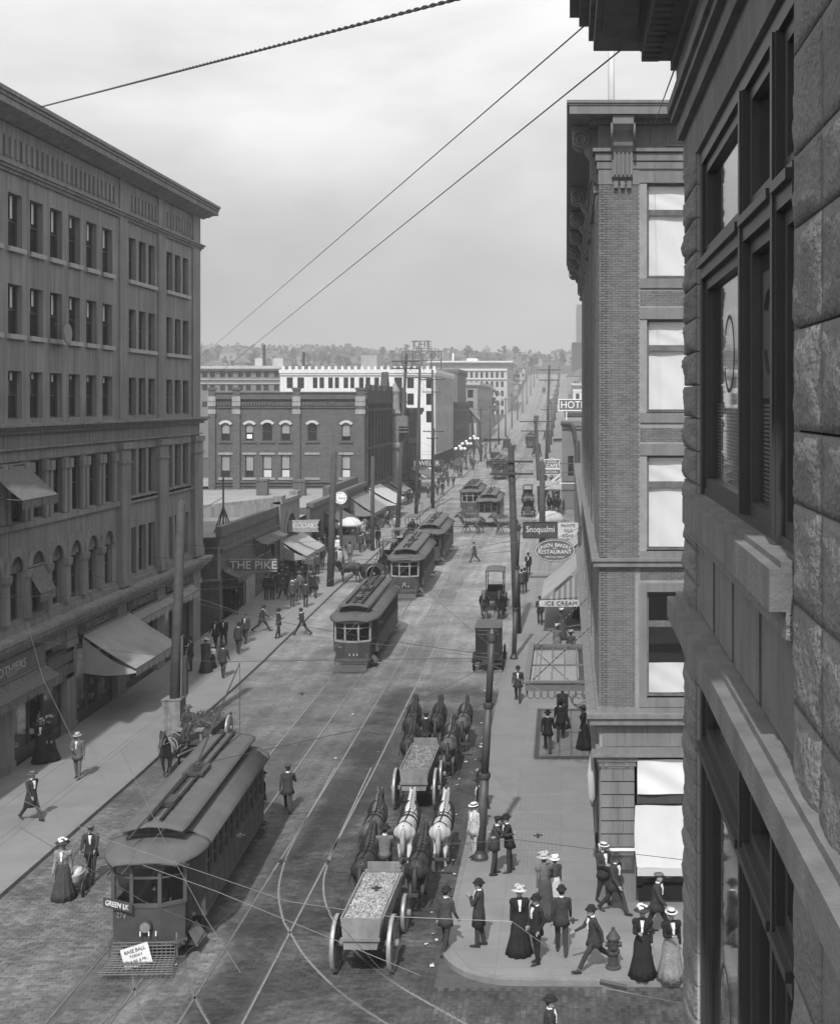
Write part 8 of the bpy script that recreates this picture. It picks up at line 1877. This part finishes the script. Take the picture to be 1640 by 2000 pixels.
def walkers():
    n = person
    # left pavement, near
    n('man in pale grey suit and straw hat striding toward the camera on the left pavement', P_(152, 1521), D_, 'carry', 'mid', 'mid', 'fedora', 'pale')
    n('woman in black with a straw boater standing by the left shop window', P_(80, 1490), D_ + .3, 'carry', 'black', 'black', 'boater', 'pale', fem=True)
    n('woman in black with a dark plumed hat, close against the shop window', P_(97, 1486), D_ - .5, 'stand', 'black', 'black', 'flower', 'char', fem=True, shirt=False)
    n('man in dark long coat and soft hat leaving at the left edge', P_(62, 1602), RGT - .5, 'walk', 'char', 'dark', 'fedora', 'mid', long=True)
    n('woman in pale blouse and dark skirt walking beside the baby carriage', P_(124, 1757, False), D_ + .1, 'amble', 'dark', 'dark', 'flower', 'dark', fem=True, blouse='grey', skirtc='dark')
    p = at(150, 1745); n('man in cloth cap pushing the baby carriage', (p.x + .05, p.y + 1.05, 0), RD(188), 'push', 'char', 'char', 'cap', 'mid')
    n('man in dark suit and cap walking away beside the nearest streetcar with a cane', P_(562, 1584, False), .15, 'stride', 'char', 'char', 'cap', 'dark')
    n('conductor in black hanging on the rear step of the nearest streetcar', (-10.28, 43.25, .34), RD(-60), 'stand', 'black', 'black', 'cap', 'black')
    # left pavement, middle
    n('man in black bowler half hidden behind the thick boxed pole', P_(352, 1322), D_ + .8, 'stand', 'black', 'char', 'bowler', 'black')
    n('man in dark suit facing the man behind the boxed pole', P_(372, 1310), D_ - .6, 'fold', 'char', 'char', 'bowler', 'black')
    n('second figure in black close to the shop pier beyond the boxed pole', P_(357, 1297), D_, 'stand', 'black', 'black', 'fedora', 'black')
    n('woman in long dark dress and wide straw hat seen from behind', P_(402, 1312), .1, 'stand', 'char', 'char', 'wide', 'straw', fem=True, shirt=False)
    n('small child in white blouse beside the woman in the wide straw hat', P_(415, 1304), .1, 'stand', 'white', 'dark', 'flower', 'pale', fem=True, sc=.68, blouse='white', skirtc='char', shirt=False)
    n('man in dark suit and bowler walking away down the middle of the left pavement', P_(436, 1323), -.1, 'amble', 'char', 'char', 'bowler', 'black')
    n('man in open black coat with white shirt coming toward the camera, nearer the wall', P_(421, 1266), D_, 'walk', 'black', 'black', 'fedora', 'black')
    n('man in black coat with white shirt coming toward the camera, nearer the kerb', P_(437, 1263), D_ + .1, 'walkb', 'black', 'black', 'bowler', 'black')
    n('man with white collar walking away behind the grey suited one', P_(466, 1277), 0, 'amble', 'char', 'dark', 'bowler', 'black')
    n('man in grey suit and derby facing the camera by the kerb walkers', P_(480, 1256), D_ - .2, 'amble', 'dark', 'dark', 'bowler', 'dark')
    n('man in dark suit stepping right toward the kerb, first of three crossing', P_(512, 1234), RGT + .3, 'stride', 'char', 'char', 'fedora', 'char')
    n('man with folded newspaper standing at the kerb, middle of three crossing', P_(544, 1246), RGT + .5, 'carry', 'char', 'char', 'fedora', 'char')
    n('man with long stride stepping off the left kerb into the street', P_(590, 1241, False), LFT - .4, 'stride', 'char', 'char', 'bowler', 'dark')
    n('man in black standing in the dark doorway under the pike sign', P_(461, 1200), D_, 'stand', 'black', 'black', 'cap', 'black', shirt=False)
    g_ = 'crowd gathered before the low shops'
    for i, (x, y, rz, ps, c, hk, lab) in enumerate(((532, 1171, 0, 'pockets', 'black', 'fedora', 'man in black jacket with elbows out at the back of the shop crowd'), (553, 1170, .9, 'walk', 'char', 'fedora', 'man stepping in profile behind the shop crowd'), (571, 1185, 0, 'stand', 'dark', 'boater', 'man in grey coat and light hat nearest the kerb of the shop crowd'), (577, 1175, 0, 'stand', 'dark', 'cap', 'man in cap partly hidden in the shop crowd'), (597, 1186, 0, 'stand', 'char', 'cap', 'broad man in dark coat at the kerb end of the shop crowd'), (616, 1166, -.1, 'amble', 'dark', 'bowler', 'tall man in grey frock coat walking away past the shop crowd'), (607, 1158, .1, 'stand', 'dark', 'bowler', 'man beside the tall frock coated man'), (578, 1142, .3, 'stand', 'char', 'boater', 'man with straw hat looking into the camera shop'), (594, 1140, .2, 'stand', 'char', 'boater', 'man with pale hat under the shop awning'), (560, 1148, .4, 'stand', 'char', 'bowler', 'man in bowler at the wall end of the shop crowd'))):
        n(lab, P_(x, y), rz, ps, c, c, hk, 'straw' if hk == 'boater' else 'black', grp=g_, shirt=False, long=(i == 5))
    # beyond the second bare pole
    for i, (x, y, rz, ps, c, hk, lab) in enumerate(((683, 1100, 0, 'stand', 'mid', 'bowler', 'man in mid grey suit walking away left of the closed buggy'), (677, 1070, 0, 'amble', 'black', 'fedora', 'man in black at the wall side of the upper crowd'), (689, 1068, 0, 'stand', 'char', 'bowler', 'second man from the wall in the upper crowd'), (704, 1079, 0, 'amble', 'dark', 'bowler', 'man in long grey coat in the middle of the upper crowd'), (717, 1071, D_, 'amble', 'char', 'bowler', 'man facing down the street left of the thin bare pole'), (738, 1069, 0, 'stand', 'black', 'fedora', 'lone man in dark suit right of the thin bare pole'), (697, 1060, 0, 'stand', 'dark', 'cap', 'man in cap behind the upper crowd'), (708, 1056, D_, 'stand', 'grey', 'fedora', 'man in light jacket behind the upper crowd'), (757, 1026, D_, 'stand', 'black', 'fedora', 'man in black standing in the shade by the white awning'), (771, 1041, D_, 'stand', 'grey', 'cap', 'man in pale jacket at the foot of the leaning pole'), (777, 1039, D_ + .3, 'stand', 'mid', 'fedora', 'second man at the foot of the leaning pole'))):
        n(lab, P_(x, y), rz, ps, c, c, hk, 'black' if c != 'grey' else 'pale', grp='people on the left pavement past the second pole', shirt=(rz == D_))
    n('woman in white blouse and pale skirt behind the second bare pole', P_(660, 1088), D_, 'stand', 'white', 'white', 'flower', 'pale', fem=True, blouse='white', skirtc='pale', shirt=False); n('woman in pale dress near the cart horse', P_(662, 1112), 0, 'stand', 'pale', 'pale', 'flower', 'straw', fem=True, blouse='pale', skirtc='grey', shirt=False)
    g_ = 'distant pedestrians on the left pavement'
    for (x, y) in ((798, 985), (804, 982), (817, 985), (836, 972), (854, 967), (864, 966), (857, 952), (866, 950), (875, 950), (885, 949), (862, 942), (846, 962), (872, 938), (893, 925)):
        n('small dark figure on the far left pavement near the tall crossarmed poles', P_(x, y), rnd.choice((0, D_)), rnd.choice(('amble', 'stand', 'walk')), rnd.choice(('char', 'black', 'dark')), 'char', rnd.choice(('bowler', 'fedora')), 'black', grp=g_)
    for k in range(34):
        y = rnd.uniform(209, 300); n('tiny figure on the pavement beyond the second crossing', (rnd.uniform(-21, -17), y, g(y) + W_), rnd.choice((0, D_)), rnd.choice(('amble', 'stand')), rnd.choice(('char', 'black', 'dark', 'mid')), 'char', 'bowler', 'black', grp='tiny figures beyond the crossing')
    for (x, y) in ((924, 918), (952, 915), (958, 914), (968, 880), (1005, 880), (948, 900), (940, 893), (990, 862)): n('tiny figure walking in the roadway beyond the second crossing', P_(x, y, False), rnd.choice((0, D_, LFT)), 'walk', 'black', 'char', 'bowler', 'black', grp='tiny figures in the roadway')
    n('lone man in dark suit walking across the middle tracks', P_(926, 1098, False), LFT + .25, 'walk', 'dark', 'dark', 'cap', 'dark')
    for k in range(26):
        y = rnd.uniform(88, 136); x = -21.2 + 4.0 * rnd.random() ** 1.6; c = rnd.choice(('black', 'char', 'dark', 'mid'))
        n('figure among the throng along the low shops on the left', (x, y, g(y) + W_), rnd.choice((0, 0, D_, LFT, .4)), rnd.choice(('amble', 'stand', 'pockets', 'walk')), c, rnd.choice(('black', 'char', 'dark')), rnd.choice(('bowler', 'fedora', 'cap', 'boater')), rnd.choice(('black', 'char', 'mid')), grp='throng along the low shops', sc=rnd.uniform(.94, 1.05))
    # right pavement, near corner
    n('man in dark suit leaning toward his companion by the nearest iron pole', P_(966, 1708), RGT + .35, 'talk', 'char', 'char', 'cap', 'black', shirt=False)
    n('man with a cane and bowler facing the leaning man by the iron pole', P_(994, 1703), LFT + .3, 'talk', 'black', 'char', 'bowler', 'black')
    n('man in pale suit and straw boater behind the nearest iron pole', P_(926, 1676), LFT + .8, 'stand', 'pale', 'pale', 'boater', 'white')
    n('man in black seated coat leaning on the upper side of the nearest iron pole', P_(944, 1580), LFT - .5, 'fold', 'black', 'black', 'bowler', 'black', shirt=False)
    n('man in black hat behind the pale suited man', P_(937, 1622), LFT + .2, 'stand', 'black', 'black', 'fedora', 'black')
    n('man in dark coat and bowler standing in the gutter off the rounded kerb', P_(870, 1862, False), RGT + 1.0, 'amble', 'dark', 'char', 'bowler', 'black')
    n('man with folded arms and draped overcoat at the rounded kerb', P_(935, 1848), LFT - .15, 'fold', 'char', 'char', 'bowler', 'black', long=True)
    n('woman in pale flowered hat, white blouse and black skirt at the corner', P_(1014, 1864), D_ + .1, 'stand', 'black', 'black', 'flower', 'straw', fem=True)
    n('man in dark suit close beside the woman in the pale flowered hat', P_(1047, 1882), LFT + .6, 'pockets', 'black', 'black', 'bowler', 'black')
    n('woman in grey jacket and skirt with white flowered hat walking away left', P_(1062, 1790), .5, 'amble', 'mid', 'mid', 'flower', 'pale', fem=True, blouse='mid', skirtc='dark', shirt=False)
    n('small girl in white bonnet beside the grey jacketed woman', P_(1083, 1772), .4, 'stand', 'mid', 'mid', 'flower', 'white', fem=True, sc=.82, blouse='dark', skirtc='pale', shirt=False)
    n('man in dark suit and bowler seen squarely from behind at the corner', P_(1096, 1862), .05, 'amble', 'char', 'char', 'bowler', 'black')
    n('young man in bowler stepping left past the hydrant', P_(1160, 1894), LFT + .35, 'stride', 'char', 'char', 'bowler', 'black')
    n('woman in black with white flowers on her hat facing the camera by the hydrant', P_(1254, 1908), D_ - .1, 'carry', 'black', 'black', 'flower', 'dark', fem=True, skirtc='black')
    n('woman in straw boater, dark jacket and grey skirt at the right edge', P_(1310, 1913), D_ + .25, 'carry', 'black', 'grey', 'boater', 'straw', fem=True, skirtc='grey')
    n('man in dark suit and brown cap walking right before the corner shop', P_(1282, 1826), RGT - .3, 'walk', 'char', 'black', 'cap', 'mid')
    n('man in straw boater coming round the corner pier of the hotel', P_(1178, 1764), D_ + .5, 'carry', 'char', 'char', 'boater', 'straw')
    n('man in dark suit walking in step beside the straw boater man', P_(1200, 1784), D_ + .9, 'walk', 'char', 'char', 'fedora', 'char')
    p = atz(1072, 1950, 1.7); n('man in dark hat in the cross street, cut by the bottom edge', (p.x, p.y, 0), RGT, 'amble', 'char', 'char', 'bowler', 'black')
    # right pavement, up the street
    n('man in black suit and wide hat walking away under the iron marquee shade', P_(1069, 1468), 0, 'walk', 'black', 'dark', 'fedora', 'black', shirt=False)
    n('man in black suit walking away just beyond the wide hatted man', P_(1094, 1446), -.05, 'walkb', 'black', 'dark', 'bowler', 'black', shirt=False)
    n('woman in dark jacket half hidden beneath the marquee edge', P_(1098, 1420), 0, 'stand', 'char', 'char', 'flower', 'char', fem=True, shirt=False)
    n('woman in long flaring black dress against the hotel wall', P_(1139, 1462), LFT - .2, 'stand', 'black', 'black', 'wide', 'black', fem=True, shirt=False)
    n('man in dark suit and cap walking toward the camera by the kerb', P_(1011, 1370), D_, 'walk', 'char', 'char', 'bowler', 'black')
    n('man with an armful near the ice cream awning', P_(1054, 1220), D_, 'carry', 'char', 'char', 'fedora', 'black')
    n('woman in plumed hat and dark costume under the ice cream awning', P_(1096, 1248), .1, 'stand', 'dark', 'dark', 'flower', 'dark', fem=True, blouse='dark', shirt=False)
    n('woman in grey coat and skirt walking away behind the marquee', P_(1088, 1282), 0, 'amble', 'mid', 'mid', 'flower', 'dark', fem=True, blouse='mid', skirtc='mid', shirt=False)
    n('woman with feathered hat just above the marquee roof', P_(1114, 1296), 0, 'stand', 'dark', 'dark', 'flower', 'char', fem=True, shirt=False)
    n('figure in black close to the wall beyond the ice cream awning', P_(1127, 1208), D_, 'stand', 'black', 'black', 'wide', 'black', fem=True)
    n('man with parcel facing the camera below the oval sign', P_(1031, 1124), D_, 'carry', 'black', 'char', 'fedora', 'black')
    n('man in grey coat standing behind the wooden crossarmed pole', P_(1018, 1160), .2, 'stand', 'dark', 'dark', 'cap', 'black', shirt=False)
    n('man in black beside the grey coated man at the wooden pole', P_(1024, 1158), .1, 'stand', 'black', 'black', 'bowler', 'black', shirt=False)
    for x, y, c, lab in ((1072, 1000, 'black', 'man in black on the right pavement behind the paint sign'), (1080, 998, 'char', 'man next to the tall one behind the paint sign'), (1091, 999, 'dark', 'third man along behind the paint sign'), (1064, 1022, 'black', 'man with white apron standing above the paint sign')): n(lab, P_(x, y), D_, 'stand', c, c, 'fedora', 'black', grp='men above the paint shop sign')
    for k in range(16): y = rnd.uniform(152, 188); n('small figure crowded under the studded sign on the right', (rnd.uniform(-2.9, -.9), y, g(y) + W_), rnd.choice((0, D_)), 'amble', rnd.choice(('char', 'black', 'dark')), 'char', 'bowler', 'black', grp='crowd under the studded sign')
    # drivers
    def seat_on(w, dy, z, **k):
        x, y, rz = w; return (x - math.sin(rz) * dy, y + math.cos(rz) * dy, g(y) + z)
    n('driver in brown coat and black hat on the nearest gravel wagon', seat_on(WA, 3.0, 1.82), WA[2], 'sit', 'mid', 'dark', 'fedora', 'black', shirt=False)
    n('driver in dark jacket on the second gravel wagon', seat_on(WB, 3.0, 1.82), WB[2], 'sit', 'black', 'dark', 'cap', 'dark', shirt=False)
    n('driver in shirt sleeves and battered hat seated on the flat wagon', (-15.35, 52.15, 1.37), D_, 'sit', 'dark', 'dark', 'fedora', 'mid', shirt=False)
    n('driver of the automobile by the left kerb', (-14.6, 121.8, g(122) + 1.25), D_, 'sit', 'black', 'black', 'cap', 'black'); n('driver of the automobile beyond the dray', (-4.3, 145.8, g(146) + 1.25), D_, 'sit', 'black', 'black', 'fedora', 'black'); n('motorman inside the front of the second streetcar', (-11.3, 69.6, g(69.6) + .6), D_, 'stand', 'black', 'black', 'cap', 'black'); n('motorman behind the glass of the nearest streetcar', (-10.75, 34.0, .58), D_, 'carry', 'black', 'black', 'cap', 'black')
walkers()
# ------------------------------------------------------------------ horses
HC = {'dark': mat('horse_dark', .035, .55, .5, 2.5, .25, 22, local=True, spec=.4), 'bay': mat('horse_bay', .1, .55, .45, 2.5, .25, 22, local=True, spec=.4), 'white': mat('horse_white', .47, .7, .3, 3.5, .3, 22, local=True)}
HARN = mat('harness_leather', .014, .5, .2, 8, local=True); HARNL = mat('harness_strap', .3, .6, .3, 8, local=True)
def horse_mesh(pose):
    b = MB(); segs = []
    def lf(rg): b.loft([[(rx * math.cos(t), y, z + rz_ * math.sin(t)) for t in np.linspace(0, 2 * math.pi, 17)[:-1]] for y, z, rx, rz_ in rg])
    lf([(-.98, 1.2, .1, .16), (-.9, 1.2, .22, .27), (-.7, 1.2, .285, .32), (-.4, 1.17, .285, .32), (0, 1.13, .3, .335), (.35, 1.15, .28, .34), (.55, 1.19, .25, .33), (.7, 1.2, .17, .24), (.76, 1.2, .06, .1)])
    hd = RD(-8 if pose == 'down' else 0)
    dn = .28 if pose == 'down' else 0
    for a, c, ra, rb in (((0, .5, 1.3), (0, .78, 1.58 - dn * .4), .24, .17), ((0, .78, 1.58 - dn * .4), (0, 1.0, 1.84 - dn), .165, .115), ((0, .62, 1.2), (0, .9, 1.62 - dn * .6), .17, .12), ((0, 1.0, 1.86 - dn), (0, 1.2, 1.72 - dn), .115, .095), ((0, 1.18, 1.74 - dn), (0, 1.4, 1.5 - dn), .09, .066), ((0, 1.12, 1.66 - dn), (0, 1.26, 1.56 - dn), .085, .06)): cap(b, a, c, ra, rb, 12)
    ph = {'stand': (0, 0, 0, 0), 'walk': (18, -14, -16, 14), 'walkb': (-14, 18, 14, -16), 'down': (4, -6, -5, 8)}[pose]
    for i, sx in enumerate((-1, 1)):
        a = RD(ph[i]); sh = Vector((sx * .15, .5, 1.08)); el_ = sh + Vector((0, -.06, -.22)); kn = el_ + Vector((0, math.sin(a) * .36, -math.cos(a) * .36)); bd = RD(max(-ph[i], 0) * 1.4); ft = kn + Vector((0, math.sin(a - bd) * .33, -math.cos(a - bd) * .33)); hf = ft + Vector((0, .05, -.1))
        cap(b, sh, el_, .135, .105); cap(b, el_, kn, .1, .06); cap(b, kn, ft, .058, .042); cap(b, ft, hf, .046, .062)
        a = RD(ph[2 + i]); hp = Vector((sx * .16, -.68, 1.16)); st = hp + Vector((0, .14 + math.sin(a) * .3, -.36)); hk = st + Vector((0, -.24 + math.sin(a) * .18, -.3)); fk = hk + Vector((0, .02 + math.sin(a) * .33, -.36)); hf = fk + Vector((0, .06, -.09))
        cap(b, hp, st, .2, .13); cap(b, st, hk, .12, .062); cap(b, hk, fk, .058, .042); cap(b, fk, hf, .048, .064)
    zmin = min(v[2] for v in b.v); b.v = [(x, y, z - zmin - .005) for x, y, z in b.v]
    for sx in (-1, 1): b.tube([(sx * .065, 1.0, 1.93 - dn - zmin), (sx * .08, 1.02, 2.02 - dn - zmin), (sx * .075, 1.03, 2.1 - dn - zmin)], [.04, .035, .008], 7)
    segs = [((0, 0, 1), (0, 0, 1.2), .3, 0)]
    me = remesh(b, .034, segs, 'horse_body', 1)
    t = MB(); t.tube([(0, -.95, 1.35 - zmin), (0, -1.1, 1.2 - zmin), (0, -1.16, .85 - zmin), (0, -1.14, .5 - zmin)], [.05, .075, .085, .03], 8); tail = t.mesh('tail', [SKIN], True)
    t = MB()
    for k in range(9):
        q = k / 8; c = Vector((0, .46 + .56 * q, 1.54 + (.42 - dn) * q - zmin)); t.tube([c, c + Vector((.07, -.03, .02)), c + Vector((.13, -.02, -.12 - .1 * (1 - abs(q - .5)))) ], [.05, .045, .015], 6)
    mane = t.mesh('mane', [SKIN], True)
    h_ = MB(); z0 = -zmin
    P = [(.27 * math.sin(t_) , .6 + .14 * math.cos(t_), 1.28 + .4 * math.cos(t_) + z0) for t_ in np.linspace(0, 2 * math.pi, 21)[:-1]]; h_.tube(P, .06, 7, closed=True)
    for yy, s_ in ((-.02, .315), (.3, .3)): h_.tube([(s_ * math.cos(t_), yy, 1.14 + z0 + (s_ + .045) * math.sin(t_)) for t_ in np.linspace(0, 2 * math.pi, 21)[:-1]], .022, 5, closed=True)
    for sx in (-1, 1): h_.tube([(sx * .29, .55, 1.15 + z0), (sx * .33, 0, 1.08 + z0), (sx * .31, -.75, 1.05 + z0), (sx * .3, -1.15, .9 + z0)], .02, 5); h_.tube([(sx * .3, -.7, 1.08 + z0), (sx * .2, -.74, 1.42 + z0), (0, -.74, 1.535 + z0)], .02, 5); h_.tube([(sx * .12, 1.08, 1.75 - dn + z0), (sx * .08, 1.3, 1.6 - dn + z0)], .014, 4); h_.tube([(sx * .08, 1.32, 1.58 - dn + z0), (sx * .2, .7, 1.5 + z0), (sx * .12, .0, 1.5 + z0)], .012, 4)
    h_.tube([(0, .45, 1.56 + z0), (0, 0, 1.5 + z0), (0, -.5, 1.515 + z0), (0, -.95, 1.42 + z0)], .02, 5); h_.tube([(-.1, 1.24, 1.66 - dn + z0), (0, 1.3, 1.72 - dn + z0), (.1, 1.24, 1.66 - dn + z0)], .014, 4)
    return me, tail, mane, h_.mesh('harness', [HARN], True)
HMS = {}
def horse(label, x, y, rz, c='dark', pose='walk', sc=1.0, z=None, strap=False, grp='harnessed horses'):
    if pose not in HMS: HMS[pose] = horse_mesh(pose)
    me, tail, mane, har = HMS[pose]
    r = thing('horse', label, 'horse', (x, y, g(y) if z is None else z), rz, grp); r.scale = (sc,) * 3
    for nm, m_, mt in (('body', me, HC[c]), ('tail', tail, HC['dark'] if c != 'white' else mat('grey_hair', .3, .8, .3, 10, local=True)), ('mane', mane, HC['dark'] if c != 'white' else MATS['grey_hair']), ('harness', har, HARNL if strap else HARN)):
        o = ob(nm, m_, r); o.material_slots[0].link = 'OBJECT'; o.material_slots[0].material = mt
    return r
def team(w, wheelc, leadc, labs):
    x, y, rz = w
    def q(dx, dy): return (x + dx * math.cos(rz) - dy * math.sin(rz), y + dx * math.sin(rz) + dy * math.cos(rz))
    for i, dx in enumerate((-.78, .78)): horse(labs[i], *q(dx, 4.55), rz, wheelc[i], 'walk' if i else 'walkb')
    for i, dx in enumerate((-1.12, -.05, 1.05)): horse(labs[2 + i], *q(dx, 7.75), rz, leadc[i], ('walk', 'walkb', 'walk')[i])
team(WA, ('dark', 'dark'), ('bay', 'white', 'white'), ('left wheel horse of the nearest gravel wagon', 'right wheel horse of the nearest gravel wagon', 'dark leading horse left of the two white leaders', 'white leading horse in the middle of the nearest trio', 'white leading horse on the right of the nearest trio'))
team(WB, ('dark', 'bay'), ('dark', 'dark', 'bay'), ('left wheel horse of the second gravel wagon', 'right wheel horse of the second gravel wagon', 'left leading horse of the second gravel wagon', 'middle leading horse of the second gravel wagon', 'right leading horse of the second gravel wagon'))
horse('dark horse in light straps pulling the flat wagon at the left kerb', -15.45, 49.9, RD(184), 'dark', 'walk', strap=True)
horse('left horse of the pair before the canopy-topped wagon', -5.25, 82.3, RD(182), 'bay', 'walk'); horse('right horse of the pair before the canopy-topped wagon', -4.2, 82.3, RD(178), 'dark', 'walkb')
horse('dark horse with head down pulling the small cart at the left kerb', -16.35, 96.2, RD(118), 'dark', 'down'); 
horse('leading horse of the dray crossing the street to the left', -9.6, 127.5, RD(90), 'bay', 'walk', 1.1); horse('bulky near wheel horse of the dray crossing the street', -6.2, 126.9, RD(90), 'bay', 'walkb', 1.1); horse('far wheel horse of the dray behind the bulky one', -6.1, 128.2, RD(90), 'bay', 'walk', 1.1); horse('second leader of the dray partly behind the first', -9.4, 128.7, RD(90), 'dark', 'walkb', 1.1)
horse('horse before the dark-hooded farther buggy', -14.4, 108.2, RD(180), 'dark', 'stand'); horse('horse before the nearer closed buggy', -14.2, 100.4, RD(176), 'dark', 'stand')
# ------------------------------------------------------------------ air: light coal-smoke haze over the town
hm = bpy.data.materials.new('haze_air'); hm.use_nodes = True; t = hm.node_tree; t.nodes.remove(t.nodes['Principled BSDF'])
pv = nd(t, 'ShaderNodeVolumePrincipled'); pv.inputs['Color'].default_value = (.9, .9, .9, 1); pv.inputs['Density'].default_value = .0007; pv.inputs['Anisotropy'].default_value = .2
t.links.new(pv.outputs[0], t.nodes['Material Output'].inputs['Volume'])
b = MB(); b.box((-1700, -80, -8), (1700, 2700, 130)); o = b.build('haze', hm); o['kind'] = 'stuff'
